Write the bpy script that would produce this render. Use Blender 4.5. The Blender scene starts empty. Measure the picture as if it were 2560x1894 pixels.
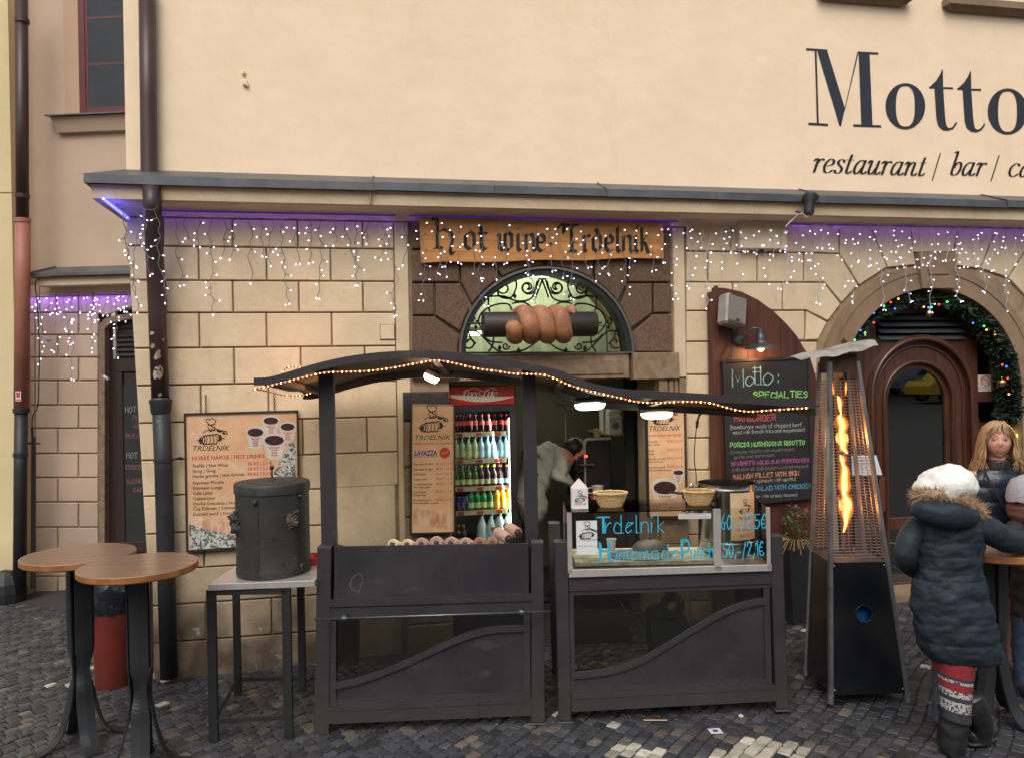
import bpy,bmesh,math,random
from mathutils import Vector,Matrix
random.seed(7)
R=random.uniform
PI=math.pi
rad=math.radians
sc=bpy.context.scene
COL=sc.collection
# ---------------------------------------------------------------- camera
YAW,PITCH,ROLL=rad(11.1),rad(-0.14),-0.018
CAM=Vector((-1.232,-6.28,2.1))
FPX=2000.0
MC=Matrix.Rotation(-YAW,3,'Z') @ Matrix.Rotation(PI/2+PITCH,3,'X') @ Matrix.Rotation(ROLL,3,'Z')
cam_d=bpy.data.cameras.new('camera'); cam=bpy.data.objects.new('camera',cam_d); COL.objects.link(cam)
cam.matrix_world=Matrix.Translation(CAM) @ MC.to_4x4()
cam_d.sensor_width=36; cam_d.lens=FPX/2560*36; cam_d.clip_start=.05; cam_d.clip_end=300
sc.camera=cam
# ---------------------------------------------------------------- daylight, overcast street
SUN_EL,SUN_ROT=rad(48),rad(200)
wd=bpy.data.worlds.new('World'); sc.world=wd; wd.use_nodes=True
nt=wd.node_tree; nt.nodes.clear()
sky=nt.nodes.new('ShaderNodeTexSky'); sky.sky_type='NISHITA'; sky.sun_disc=False
sky.sun_elevation=SUN_EL; sky.sun_rotation=SUN_ROT; sky.air_density=1.6; sky.dust_density=4.5; sky.ozone_density=.6
hsv=nt.nodes.new('ShaderNodeHueSaturation'); hsv.inputs['Saturation'].default_value=.42
bg=nt.nodes.new('ShaderNodeBackground'); bg.inputs['Strength'].default_value=.12
wo=nt.nodes.new('ShaderNodeOutputWorld')
nt.links.new(sky.outputs[0],hsv.inputs['Color']); nt.links.new(hsv.outputs[0],bg.inputs[0]); nt.links.new(bg.outputs[0],wo.inputs[0])
sd=bpy.data.lights.new('sun','SUN'); sd.energy=.6; sd.angle=rad(35); sd.color=(1,.95,.88)
so=bpy.data.objects.new('sun',sd); COL.objects.link(so)
# light travels from the street side (south west, behind the camera) down on to the facade
so.rotation_euler=Vector((.25,.75,-.95)).to_track_quat('-Z','Y').to_euler()
sc.view_settings.view_transform='Standard'; sc.view_settings.look='None'
sc.view_settings.gamma=1; sc.view_settings.use_curve_mapping=False
sc.view_settings.exposure=0.6
# ---------------------------------------------------------------- frames and pixel rays
class Frame:
    """a local frame standing at loc, turned by rz; at() gives the local point seen at a pixel on a local plane"""
    def __init__(s,loc=(0,0,0),rz=0):
        s.loc=Vector(loc); s.rz=rz
        s.m=Matrix.Translation(s.loc) @ Matrix.Rotation(rz,4,'Z'); s.i=s.m.inverted()
    def at(s,px,py,y=None,z=None,x=None):
        o=s.i @ CAM
        d=s.i.to_3x3() @ (MC @ Vector(((px-1280)/FPX,-(py-947)/FPX,-1)))
        if y is not None: t=(y-o.y)/d.y
        elif z is not None: t=(z-o.z)/d.z
        else: t=(x-o.x)/d.x
        return o+d*t
    def w(s,p): return s.m @ Vector(p)
W=Frame()
GS=.028
def gz(x): return GS*x
def ground_at(px,py,h=0):
    o=CAM; d=MC @ Vector(((px-1280)/FPX,-(py-947)/FPX,-1))
    t=(GS*o.x+h-o.z)/(d.z-GS*d.x)
    return o+d*t
def deep(px,py,dist):
    """world point at a given distance along the camera's heading"""
    d=MC @ Vector(((px-1280)/FPX,-(py-947)/FPX,-1))
    hd=Vector((math.sin(YAW),math.cos(YAW),0))
    return CAM+d*(dist/d.dot(hd))
# ---------------------------------------------------------------- mesh builder
def cr(pts,n=6,closed=False):
    """Catmull-Rom through points"""
    P=[Vector(p) for p in pts]
    if len(P) < 3: return P
    out=[]
    m=len(P)
    for i in range(m if closed else m-1):
        if closed: a,b,c,d=P[(i-1) % m],P[i],P[(i+1) % m],P[(i+2) % m]
        else: a,b,c,d=P[max(i-1,0)],P[i],P[i+1],P[min(i+2,m-1)]
        for k in range(n):
            t=k/n
            out.append(.5*((2*b)+(c-a)*t+(2*a-5*b+4*c-d)*t*t+(3*b-a-3*c+d)*t ** 3))
    if not closed: out.append(P[-1])
    return out
class MB:
    def __init__(s): s.v=[]; s.f=[]; s.mi=[]; s.m=0; s.sm=[]; s.smooth=False; s.tone=None; s.tones=[]
    def face(s,idx): s.f.append(tuple(idx)); s.mi.append(s.m); s.sm.append(s.smooth); s.tones.append(s.tone if s.tone is not None else 0)
    def vs(s,pts):
        b=len(s.v); s.v += [tuple(p) for p in pts]; return b
    def quad(s,a,b,c,d): k=s.vs((a,b,c,d)); s.face((k,k+1,k+2,k+3))
    def poly(s,pts): k=s.vs(pts); s.face(range(k,k+len(pts)))
    def box(s,x0,x1,y0,y1,z0,z1,M=None):
        p=[(x,y,z) for z in (z0,z1) for (x,y) in ((x0,y0),(x1,y0),(x1,y1),(x0,y1))]
        if M is not None: p=[M @ Vector(q) for q in p]
        k=s.vs(p)
        for f in ((3,2,1,0),(4,5,6,7),(0,1,5,4),(1,2,6,5),(2,3,7,6),(3,0,4,7)): s.face([k+i for i in f])
    def bbox(s,x0,x1,y0,y1,z0,z1,c,M=None):
        """box with chamfered edges"""
        bm=bmesh.new(); bmesh.ops.create_cube(bm,size=1)
        for v in bm.verts: v.co=Vector(((x0+x1)/2+v.co.x*(x1-x0),(y0+y1)/2+v.co.y*(y1-y0),(z0+z1)/2+v.co.z*(z1-z0)))
        bmesh.ops.bevel(bm,geom=list(bm.edges),offset=c,segments=1,affect='EDGES',profile=.5)
        s.addbm(bm,M); bm.free()
    def addbm(s,bm,M=None):
        bm.verts.index_update()
        k=s.vs([(M @ v.co if M is not None else v.co.copy()) for v in bm.verts])
        for f in bm.faces: s.face([k+v.index for v in f.verts])
    def hexa(s,p):
        """eight corners: four bottom ccw, four top ccw"""
        k=s.vs(p)
        for f in ((3,2,1,0),(4,5,6,7),(0,1,5,4),(1,2,6,5),(2,3,7,6),(3,0,4,7)): s.face([k+i for i in f])
    def prism(s,poly,y0,y1,ch=0):
        """poly = [(x,z)] ; front at y0 (towards the street), back at y1, front edge chamfered by ch (convex polygons)"""
        n=len(poly)
        A=sum(poly[i][0]*poly[(i+1) % n][1]-poly[(i+1) % n][0]*poly[i][1] for i in range(n))
        if A < 0: poly=poly[::-1]
        if ch > 0:
            fr=inset(poly,ch)
            k=s.vs([(x,y0,z) for x,z in fr]+[(x,y0+ch,z) for x,z in poly]+[(x,y1,z) for x,z in poly])
            s.face([k+i for i in range(n)])
            for l in (0,1):
                for i in range(n):
                    j=(i+1) % n; s.face((k+l*n+i,k+l*n+n+i,k+l*n+n+j,k+l*n+j))
        else:
            k=s.vs([(x,y0,z) for x,z in poly]+[(x,y1,z) for x,z in poly])
            s.face([k+i for i in range(n)]); s.face([k+n+i for i in range(n-1,-1,-1)])
            for i in range(n):
                j=(i+1) % n; s.face((k+i,k+n+i,k+n+j,k+j))
    def ring(s,outer,inner,y0,y1):
        """open or closed band between two equally long outlines [(x,z)], extruded y0..y1"""
        n=len(outer)
        for i in range(n-1):
            o1,o2,a1,a2=outer[i],outer[i+1],inner[i],inner[i+1]
            p=[(a1[0],y0,a1[1]),(a2[0],y0,a2[1]),(o2[0],y0,o2[1]),(o1[0],y0,o1[1]),
                 (a1[0],y1,a1[1]),(a2[0],y1,a2[1]),(o2[0],y1,o2[1]),(o1[0],y1,o1[1])]
            k=s.vs(p)
            s.face((k,k+1,k+2,k+3)); s.face((k+7,k+6,k+5,k+4)); s.face((k+3,k+2,k+6,k+7)); s.face((k,k+4,k+5,k+1))
            if i == 0: s.face((k,k+3,k+7,k+4))
            if i == n-2: s.face((k+1,k+5,k+6,k+2))
    def tube(s,pts,r,n=6,cap=True,flat=None):
        P=[Vector(p) for p in pts]; m=len(P)
        if m < 2: return
        rr=r if isinstance(r,(list,tuple)) else [r]*m
        up=Vector((0,0,1)); base=None; prev=None; rings=[]
        for i in range(m):
            t=(P[min(i+1,m-1)]-P[max(i-1,0)])
            t=t.normalized() if t.length > 1e-9 else Vector((0,0,1))
            if prev is None:
                u=t.cross(up);
                if u.length < .05: u=t.cross(Vector((0,1,0)))
                u.normalize()
            else:
                u=prev-t*prev.dot(t)
                if u.length < 1e-6: u=t.cross(up)
                u.normalize()
            prev=u; w=t.cross(u)
            fl=flat or 1
            rings.append(s.vs([P[i]+(u*math.cos(2*PI*k/n)+w*math.sin(2*PI*k/n)*fl)*rr[i] for k in range(n)]))
        for a,b in zip(rings,rings[1:]):
            for k in range(n): s.face((a+k,a+(k+1) % n,b+(k+1) % n,b+k))
        if cap: s.face([rings[0]+k for k in range(n-1,-1,-1)]); s.face([rings[-1]+k for k in range(n)])
    def lathe(s,prof,c=(0,0,0),n=24,M=None,a0=0,a1=2*PI):
        """prof = [(r,z)]; corners sharper than 35 degrees get their own rings so that smooth shading stays crisp"""
        full=abs(a1-a0-2*PI) < 1e-6
        def ring(r,z):
            pts=[]
            for k in range(n if full else n+1):
                a=a0+(a1-a0)*k/n
                p=Vector((c[0]+r*math.cos(a),c[1]+r*math.sin(a),c[2]+z))
                if M is not None: p=M @ p
                pts.append(p)
            return s.vs(pts)
        q=n if full else n+1
        prev=None; pd=None
        for (r0,z0),(r1,z1) in zip(prof,prof[1:]):
            d=Vector((r1-r0,z1-z0))
            if d.length < 1e-9: continue
            sharp=prev is None or pd.angle(d) > rad(35)
            a=ring(r0,z0) if sharp else prev
            b=ring(r1,z1)
            for k in range(n): s.face((a+k,a+(k+1) % q,b+(k+1) % q,b+k))
            prev=b; pd=d
    def disc(s,c,r,n=20,ax='z',flip=False):
        pts=[]
        for k in range(n):
            a=2*PI*k/n; u,v=r*math.cos(a),r*math.sin(a)
            pts.append((c[0]+u,c[1]+v,c[2]) if ax == 'z' else (c[0]+u,c[1],c[2]+v) if ax == 'y' else (c[0],c[1]+u,c[2]+v))
        if flip: pts.reverse()
        s.poly(pts)
    def sphere(s,c,r,n=10,m=6,sc3=(1,1,1),M=None):
        rings=[]
        for j in range(m+1):
            t=PI*j/m
            pts=[]
            for k in range(n):
                a=2*PI*k/n
                p=Vector((math.sin(t)*math.cos(a)*r*sc3[0],math.sin(t)*math.sin(a)*r*sc3[1],-math.cos(t)*r*sc3[2]))
                if M is not None: p=M @ p
                pts.append(Vector(c)+p)
            rings.append(s.vs(pts))
        for a,b in zip(rings,rings[1:]):
            for k in range(n): s.face((a+k,a+(k+1) % n,b+(k+1) % n,b+k))
    def mesh(s,name,mats):
        me=bpy.data.meshes.new(name); me.from_pydata(s.v,[],s.f)
        for m in (mats if isinstance(mats,(list,tuple)) else [mats]): me.materials.append(m)
        me.polygons.foreach_set('material_index',s.mi); me.polygons.foreach_set('use_smooth',s.sm)
        if s.tone is not None:
            at=me.attributes.new('tone','FLOAT','FACE'); at.data.foreach_set('value',s.tones)
        me.validate(); me.update(); return me
def inset(poly,d):
    """inset a convex ccw polygon [(x,z)]"""
    n=len(poly); out=[]
    for i in range(n):
        a,b,c=Vector(poly[i-1]),Vector(poly[i]),Vector(poly[(i+1) % n])
        e1=(b-a).normalized(); e2=(c-b).normalized()
        n1=Vector((-e1.y,e1.x)); n2=Vector((-e2.y,e2.x))
        k=n1+n2; k=k/max(k.dot(n1),.35)
        out.append(tuple(b+k*d))
    return out
def ccw(poly):
    n=len(poly)
    A=sum(poly[i][0]*poly[(i+1) % n][1]-poly[(i+1) % n][0]*poly[i][1] for i in range(n))
    return poly if A > 0 else poly[::-1]
def link(o,parent=None):
    COL.objects.link(o)
    if parent is not None: o.parent=parent
    return o
def thing(name,label,cat,loc=(0,0,0),rz=0,group=None):
    o=bpy.data.objects.new(name,None); link(o); o.empty_display_size=.1
    o.location=loc; o.rotation_euler=(0,0,rz); o['label']=label; o['category']=cat
    if group: o['group']=group
    return o
def part(name,mb,m,parent=None,kind=None,label=None):
    me=mb.mesh(name,m) if isinstance(mb,MB) else mb
    o=link(bpy.data.objects.new(name,me),parent)
    if kind: o['kind']=kind
    if label: o['label']=label
    return o
def solo(name,mb,m,label,cat,group=None,loc=(0,0,0),rz=0):
    o=part(name,mb,m); o.location=loc; o.rotation_euler=(0,0,rz)
    o['label']=label; o['category']=cat
    if group: o['group']=group
    return o
def struct(name,mb,m,parent=None):
    o=part(name,mb,m,parent)
    if parent is None: o['kind']='structure'
    return o
def copy_tree(o,parent=None,label=None):
    c=o.copy(); COL.objects.link(c); c.parent=parent
    if label: c['label']=label
    for ch in list(o.children): copy_tree(ch,c)
    return c
# ---------------------------------------------------------------- materials
def lin(r,g,b):
    f=lambda c: (c/255/12.92) if c <= 10.3 else ((c/255+.055)/1.055) ** 2.4
    return (f(r),f(g),f(b),1)
def newmat(name):
    m=bpy.data.materials.new(name); m.use_nodes=True
    return m,m.node_tree,m.node_tree.nodes['Principled BSDF']
def mat(name,ca,cb=None,scale=6,rough=.6,metal=0,bump=0,bscale=60,tone=0,rnd=0,stretch=None,detail=5,spec=.5,grime=None,coord='pos',contrast=(.35,.65),rvar=0,coat=0,marks=()):
    """two-colour noise material with fine relief; grime=(colour, top z, amount) adds splash dirt near the ground"""
    m,t,p=newmat(name); N=t.nodes.new; Lk=t.links.new
    if len(ca) == 3: ca=(*ca,1)
    cb=ca if cb is None else (cb if len(cb) == 4 else (*cb,1))
    if coord == 'pos': src=N('ShaderNodeNewGeometry').outputs['Position']
    else: src=N('ShaderNodeTexCoord').outputs['Object']
    if stretch:
        mp=N('ShaderNodeMapping'); mp.inputs['Scale'].default_value=stretch; Lk(src,mp.inputs[0]); vec=mp.outputs[0]
    else: vec=src
    nz=N('ShaderNodeTexNoise'); nz.inputs['Scale'].default_value=scale; nz.inputs['Detail'].default_value=detail; nz.inputs['Roughness'].default_value=.6
    Lk(vec,nz.inputs['Vector'])
    mr=N('ShaderNodeMapRange'); mr.inputs[1].default_value,mr.inputs[2].default_value=contrast; Lk(nz.outputs[0],mr.inputs[0])
    mx=N('ShaderNodeMix'); mx.data_type='RGBA'; mx.inputs[6].default_value=ca; mx.inputs[7].default_value=cb; Lk(mr.outputs[0],mx.inputs[0])
    col=mx.outputs[2]
    if tone or rnd:
        if tone: a=N('ShaderNodeAttribute'); a.attribute_name='tone'; val=a.outputs['Fac']; amt=tone
        else: val=N('ShaderNodeObjectInfo').outputs['Random']; amt=rnd
        r2=N('ShaderNodeMapRange'); r2.inputs[3].default_value=1-amt; r2.inputs[4].default_value=1+amt; Lk(val,r2.inputs[0])
        h=N('ShaderNodeHueSaturation'); Lk(r2.outputs[0],h.inputs['Value']); Lk(col,h.inputs['Color']); col=h.outputs[0]
    if grime:
        gc,ztop,amt=grime
        sx=N('ShaderNodeSeparateXYZ'); Lk(src,sx.inputs[0])
        g=N('ShaderNodeMapRange'); g.inputs[1].default_value=ztop; g.inputs[2].default_value=0; g.inputs[3].default_value=0; g.inputs[4].default_value=amt; Lk(sx.outputs[2],g.inputs[0])
        n2=N('ShaderNodeTexNoise'); n2.inputs['Scale'].default_value=3.1; n2.inputs['Detail'].default_value=8; Lk(src,n2.inputs['Vector'])
        mm=N('ShaderNodeMath'); mm.operation='MULTIPLY'; Lk(g.outputs[0],mm.inputs[0]); Lk(n2.outputs[0],mm.inputs[1]); mm.use_clamp=True
        m2=N('ShaderNodeMix'); m2.data_type='RGBA'; Lk(mm.outputs[0],m2.inputs[0]); Lk(col,m2.inputs[6]); m2.inputs[7].default_value=(*gc[:3],1); col=m2.outputs[2]
    for (mc,sc_,lo,hi,am,st) in marks:      # stains, pits and scuffs with a shape of their own
        mp=N('ShaderNodeMapping'); mp.inputs['Scale'].default_value=st; mp.inputs['Location'].default_value=(sc_,3.3,lo); Lk(src,mp.inputs[0])
        n3=N('ShaderNodeTexNoise'); n3.inputs['Scale'].default_value=sc_; n3.inputs['Detail'].default_value=6; n3.inputs['Roughness'].default_value=.65; Lk(mp.outputs[0],n3.inputs['Vector'])
        r4=N('ShaderNodeMapRange'); r4.inputs[1].default_value=lo; r4.inputs[2].default_value=hi; r4.inputs[4].default_value=am; Lk(n3.outputs[0],r4.inputs[0])
        m3=N('ShaderNodeMix'); m3.data_type='RGBA'; Lk(r4.outputs[0],m3.inputs[0]); Lk(col,m3.inputs[6]); m3.inputs[7].default_value=(*mc,1); col=m3.outputs[2]
    Lk(col,p.inputs['Base Color'])
    p.inputs['Roughness'].default_value=rough; p.inputs['Metallic'].default_value=metal; p.inputs['Specular IOR Level'].default_value=spec
    if coat: p.inputs['Coat Weight'].default_value=coat; p.inputs['Coat Roughness'].default_value=.2
    if rvar:
        r3=N('ShaderNodeMapRange'); r3.inputs[3].default_value=rough-rvar; r3.inputs[4].default_value=rough+rvar; Lk(nz.outputs[0],r3.inputs[0]); Lk(r3.outputs[0],p.inputs['Roughness'])
    if bump:
        nb=N('ShaderNodeTexNoise'); nb.inputs['Scale'].default_value=bscale; nb.inputs['Detail'].default_value=4; Lk(vec,nb.inputs['Vector'])
        b=N('ShaderNodeBump'); b.inputs['Strength'].default_value=1; b.inputs['Distance'].default_value=bump; Lk(nb.outputs[0],b.inputs['Height']); Lk(b.outputs[0],p.inputs['Normal'])
    return m
def emit(name,col,strength,sample=False):
    m=bpy.data.materials.new(name); m.use_nodes=True; t=m.node_tree; t.nodes.clear()
    e=t.nodes.new('ShaderNodeEmission'); e.inputs[0].default_value=(*col[:3],1); e.inputs[1].default_value=strength
    o=t.nodes.new('ShaderNodeOutputMaterial'); t.links.new(e.outputs[0],o.inputs[0])
    if not sample: m.cycles.emission_sampling='NONE'
    return m
def glass(name,col=(1,1,1),rough=.02,alpha=.25,ior=1.45):
    """thin pane: mostly see-through, mirror-like at grazing angles"""
    m=bpy.data.materials.new(name); m.use_nodes=True; t=m.node_tree; t.nodes.clear(); N=t.nodes.new; Lk=t.links.new
    tr=N('ShaderNodeBsdfTransparent'); tr.inputs[0].default_value=(*col[:3],1)
    gl=N('ShaderNodeBsdfGlossy'); gl.inputs['Roughness'].default_value=rough
    fr=N('ShaderNodeFresnel'); fr.inputs[0].default_value=ior
    mr=N('ShaderNodeMath'); mr.operation='MULTIPLY_ADD'; mr.inputs[1].default_value=1; mr.inputs[2].default_value=alpha; mr.use_clamp=True; Lk(fr.outputs[0],mr.inputs[0])
    mx=N('ShaderNodeMixShader'); Lk(mr.outputs[0],mx.inputs[0]); Lk(tr.outputs[0],mx.inputs[1]); Lk(gl.outputs[0],mx.inputs[2])
    o=N('ShaderNodeOutputMaterial'); Lk(mx.outputs[0],o.inputs[0]); return m
def lamp(name,typ,loc,energy,color,size=.1,rot=None,sizey=None,parent=None):
    d=bpy.data.lights.new(name,typ); d.energy=energy; d.color=color
    if typ == 'AREA':
        d.size=size
        if sizey: d.shape='RECTANGLE'; d.size_y=sizey
    else: d.shadow_soft_size=size
    o=bpy.data.objects.new(name,d); link(o,parent); o.location=loc
    if rot is not None: o.rotation_euler=rot
    return o
# ---------------------------------------------------------------- lettering
_tc=bpy.data.curves.new('text','FONT'); _to=bpy.data.objects.new('text',_tc)
def text_in(mb,s,x,z,y,size,sx=1,shear=0,align='LEFT',bold=0,rot=0,F=None):
    """built-in font as flat faces at local (x,z) on plane y, facing the street"""
    _tc.body=s; _tc.size=size; _tc.shear=shear; _tc.align_x=align; _tc.offset=bold*size; _tc.resolution_u=2
    me=bpy.data.meshes.new_from_object(_to)
    c,sn=math.cos(rot),math.sin(rot)
    k=mb.vs([(x+(v.co.x*c*sx-v.co.y*sn),y,z+(v.co.x*sx*sn+v.co.y*c)) for v in me.vertices])
    for p in me.polygons: mb.face([k+i for i in p.vertices])
    w=max([v.co.x for v in me.vertices],default=0)*sx
    bpy.data.meshes.remove(me); return w
# stroke font: point = two digits x,y (baseline 2, x-height 6, capitals 9, descender 0); ~ smooth
SF={
'a': '~46260503021242 464252','b': '09020103 ~0416364543220203'.replace('020103','02'),'c': '~4536160503124243','d': '~45261604031242 494252','e': '~042546361604031233','f': '~393928180802 0636'.replace('39392818','4938281727').replace('0802','2212'),
'g': '~46260503021343 ~46413010','h': '0902 ~0426364442','i': '0602 0808','j': '~26211000 2828','k': '0902 360432','l': '~09030212','m': '0602 ~0426353532 ~3446565562','n': '0602 ~04163645 4542',
'o': '~260604032232444626','p': '0600 ~051636444322 2202','q': '~46260503021343 4640','r': '0602 ~04152636','s': '~361605143332120302'.replace('120302','2202'),'t': '~18031222 0626'.replace('18','1813'),'u': '~0603122244 464252','v': '061236','w': '0612253256','x': '0642 4602','y': '0613 ~46231000','z': '06460242',
'A': '022942 1434','B': '0209 ~09293726161626 ~06263433220202','C': '~4738281805031222324344'.replace('4344','43'),'D': '0209 ~0929384743322202','E': '49090242 0636','F': '490902 0636','G': '~47291906041222424545 4525','H': '0902 4942 0646','I': '0902','J': '~39331202','K': '0902 490642','L': '090242','M': '0209245969'.replace('5969','4942'),'N': '02094249',
'O': '~291806041222334547392929'.replace('392929','3829'),'P': '0209 ~09394735050505'.replace('35050505','350505'),'Q': '~2918060412223345473829 3442','R': '0209 ~093947350505 2542','S': '~473829180716354433221203','T': '0949 2922','U': '~09041222334449','V': '092249','W': '0912263249','X': '0942 4902','Y': '092649 2622','Z': '09490242',
'0': '~291806041222334547382929','1': '0729 2922','2': '~071939473602 0242','3': '~08193837261634332202','4': '33390444','5': '490906 ~06364433220203','6': '~39170412323445250504'.replace('0504','05'),'7': '094912','8': '~2608293826040222334426','9': '~45250619394745321202',
'(': '~2916041120',')': '~0916141100',',': '1301','.': '1212',':': '1312 1615','-': '0434','/': '4900','€': '~4839170512324243 0645'.replace('0645','0636 0434'),'|': '0900','!': '0904 0202',"'": '0907','í': '0602 0829','=': '0434 0636','´': '0829',
}
def glyph_strokes(ch):
    g=SF.get(ch)
    if not g: return [],3
    out=[]; mxx=0
    for st in g.split():
        smooth=st[0] == '~'; d=st.lstrip('~')
        pts=[Vector((int(d[i]),int(d[i+1])-2,0)) for i in range(0,len(d)-1,2)]
        mxx=max([mxx]+[p.x for p in pts])
        if len(pts) == 2 and (pts[0]-pts[1]).length < .1: pts[1]=pts[1]+Vector((.3,.3,0))
        out.append(cr(pts,4) if smooth and len(pts) > 2 else pts)
    return out,mxx+1.7
_yo=[0]
def ribbon(mb,P,w,y,nib=None):
    """P list of (x,z); flat ribbon; nib=(wide, angle) gives a broad pen"""
    P=[Vector((p[0],p[1])) for p in P]
    q=[P[0]]
    for p in P[1:]:
        if (p-q[-1]).length > 1e-6: q.append(p)
    P=q
    if len(P) < 2: return
    _yo[0]=(_yo[0]+1) % 12; yy=y-_yo[0]*.00012
    if nib:
        nv=Vector((math.cos(nib[1]),math.sin(nib[1])))*nib[0]/2
        for j,(a,b) in enumerate(zip(P,P[1:])):
            y2=yy-(j % 5)*.00003
            pts=[a-nv,a+nv,b+nv,b-nv]
            mb.poly([(p.x,y2,p.y) for p in ccw([tuple(p) for p in pts]) for p in [Vector(p)]])
    L=[]; Rr=[]
    for i in range(len(P)):
        t=P[min(i+1,len(P)-1)]-P[max(i-1,0)]
        if t.length < 1e-9: t=Vector((1,0))
        t.normalize(); n=Vector((-t.y,t.x))*w/2
        e=t*w/2*(-1 if i == 0 else 1 if i == len(P)-1 else 0)
        L.append(P[i]+n+e); Rr.append(P[i]-n+e)
    for i in range(len(P)-1):
        mb.quad((Rr[i].x,yy,Rr[i].y),(Rr[i+1].x,yy,Rr[i+1].y),(L[i+1].x,yy,L[i+1].y),(L[i].x,yy,L[i].y))
def write(mb,s,x,z,y,size,w,sx=1,shear=0,nib=None,rot=0,jit=0,gap=1,fit=None):
    """hand lettering; size = capital height"""
    u=size/7
    tot=sum((glyph_strokes(c)[1] if c != ' ' else 3) for c in s)*u*sx*gap
    k=(fit/tot) if fit else 1
    cx=0; c_,s_=math.cos(rot),math.sin(rot)
    for c in s:
        if c == ' ': cx += 3*u*sx*gap*k; continue
        st,adv=glyph_strokes(c); jy=R(-jit,jit)*u
        for P in st:
            pts=[]
            for p in P:
                a=cx+(p.x*sx*k+p.y*shear)*u; b=p.y*u+jy
                pts.append((x+a*c_-b*s_,z+a*s_+b*c_))
            ribbon(mb,pts,w,y,nib)
        cx += adv*u*sx*gap*k
    return cx
# ================================================================= MATERIALS
M={}
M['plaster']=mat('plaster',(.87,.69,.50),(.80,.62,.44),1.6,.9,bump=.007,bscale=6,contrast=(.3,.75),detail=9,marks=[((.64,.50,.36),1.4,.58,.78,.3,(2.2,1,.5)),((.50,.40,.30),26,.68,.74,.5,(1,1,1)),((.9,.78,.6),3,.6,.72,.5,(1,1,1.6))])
M['block']=mat('block_paint',(.66,.525,.355),(.55,.42,.275),3.4,.85,bump=.005,bscale=22,rnd=.07,grime=((.10,.072,.05),1.15,2.1),detail=9,contrast=(.38,.78),marks=[((.30,.21,.13),2.2,.58,.76,.38,(2.6,2.6,.7)),((.22,.15,.09),30,.67,.72,.75,(1,1,1)),((.74,.62,.45),9,.62,.7,.4,(1,1,1))])
M['groove']=mat('groove_dirt',(.22,.155,.095),(.36,.26,.165),7,.95,bump=.002,bscale=60)
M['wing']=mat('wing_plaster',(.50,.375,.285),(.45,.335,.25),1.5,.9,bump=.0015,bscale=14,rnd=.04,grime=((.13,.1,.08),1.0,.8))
M['yellow']=mat('yellow_plaster',(.68,.56,.33),(.6,.49,.28),1.4,.9,bump=.002,bscale=10,grime=((.2,.17,.12),.5,.8))
M['brown']=mat('brown_stone',(.15,.088,.055),(.085,.048,.030),70,.9,bump=.006,bscale=55,detail=4,contrast=(.4,.62),rnd=.12)
M['tanstone']=mat('tan_stone',(.27,.19,.12),(.17,.115,.07),14,.9,bump=.004,bscale=70,rnd=.08)
M['archstone']=mat('arch_stone',(.26,.18,.11),(.2,.135,.085),5,.88,bump=.002,bscale=80)
M['zinc']=mat('zinc',(.13,.14,.155),(.085,.09,.10),5,.5,metal=.45,bump=.001,bscale=14)
M['pipe']=mat('brown_pipe',(.055,.03,.028),(.04,.023,.024),3,.42,metal=.2,stretch=(1,1,.2))
M['pipe_dark']=mat('cast_iron',(.032,.034,.038),(.024,.025,.028),6,.5,metal=.3)
M['pipe_pink']=mat('pink_pipe',(.36,.14,.10),(.3,.115,.085),5,.55)
M['redwood']=mat('red_frame',(.11,.012,.012),(.08,.01,.01),5,.4)
M['darkglass']=mat('dark_pane',(.012,.015,.02),(.02,.024,.032),2.2,.12,spec=.35)
M['door']=mat('door_wood',(.095,.034,.018),(.045,.016,.010),5,.42,bump=.0006,bscale=30,stretch=(9,9,.6),coat=.5)
M['door_dark']=mat('dark_door_wood',(.035,.017,.012),(.022,.011,.008),5,.5,stretch=(9,9,.6))
M['shutter']=mat('shutter_wood',(.10,.028,.014),(.03,.011,.007),2.6,.55,bump=.001,bscale=18,stretch=(9,9,.7),contrast=(.3,.75),rnd=.22)
M['black']=mat('black_paint',(.012,.012,.014),(.02,.02,.022),8,.45)
M['iron']=mat('wrought_iron',(.01,.01,.01),(.018,.016,.015),30,.5,metal=.3)
M['signwood']=mat('sign_pine',(.58,.27,.075),(.40,.16,.035),2.6,.55,bump=.0006,bscale=20,stretch=(.8,4,9),contrast=(.3,.75))
M['letter_black']=mat('black_lettering',(.012,.01,.01),None,rough=.6)
M['letter_navy']=mat('navy_lettering',(.014,.018,.032),None,rough=.6)
M['white']=mat('white_plastic',(.62,.6,.56),(.55,.53,.5),6,.5)
M['cream_box']=mat('cream_box',(.6,.5,.37),(.55,.45,.33),6,.6)
M['cable']=mat('clear_cable',(.17,.155,.15),None,rough=.4)
M['cable_dark']=mat('black_cable',(.012,.012,.012),None,rough=.5)
M['bulb']=emit('icicle_bulb',(.78,.76,1.0),4.5)
M['bulb_sleeve']=mat('bulb_sleeve',(.42,.41,.44),None,rough=.3)
M['led_violet']=emit('violet_led',(.2,.07,1.0),.12)
M['led_blue']=emit('blue_led',(.05,.05,1.0),5)
M['led_white']=emit('white_led',(.75,.8,1.0),9)
def Z6(x,y): return (980+x/2.863,500+y/2.863)
def Z4(x,y): return (380+x/2.899,430+y/2.899)
def B1(x,y): return (600+x/2.791,840+y/2.791)
def B2(x,y): return (1300+x/2.754,900+y/2.754)
def B3(x,y): return (740+x/2.781,1300+y/2.781)
def B4(x,y): return (1360+x/2.781,1300+y/2.781)
def B5(x,y): return (1700+x/2.58,660+y/2.58)
def B6(x,y): return (1960+x/2.36,600+y/2.36)
def B7(x,y): return (1960+x/1.848,1000+y/1.848)
def B8(x,y): return (1700+x/2.36,y/2.36)
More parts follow.
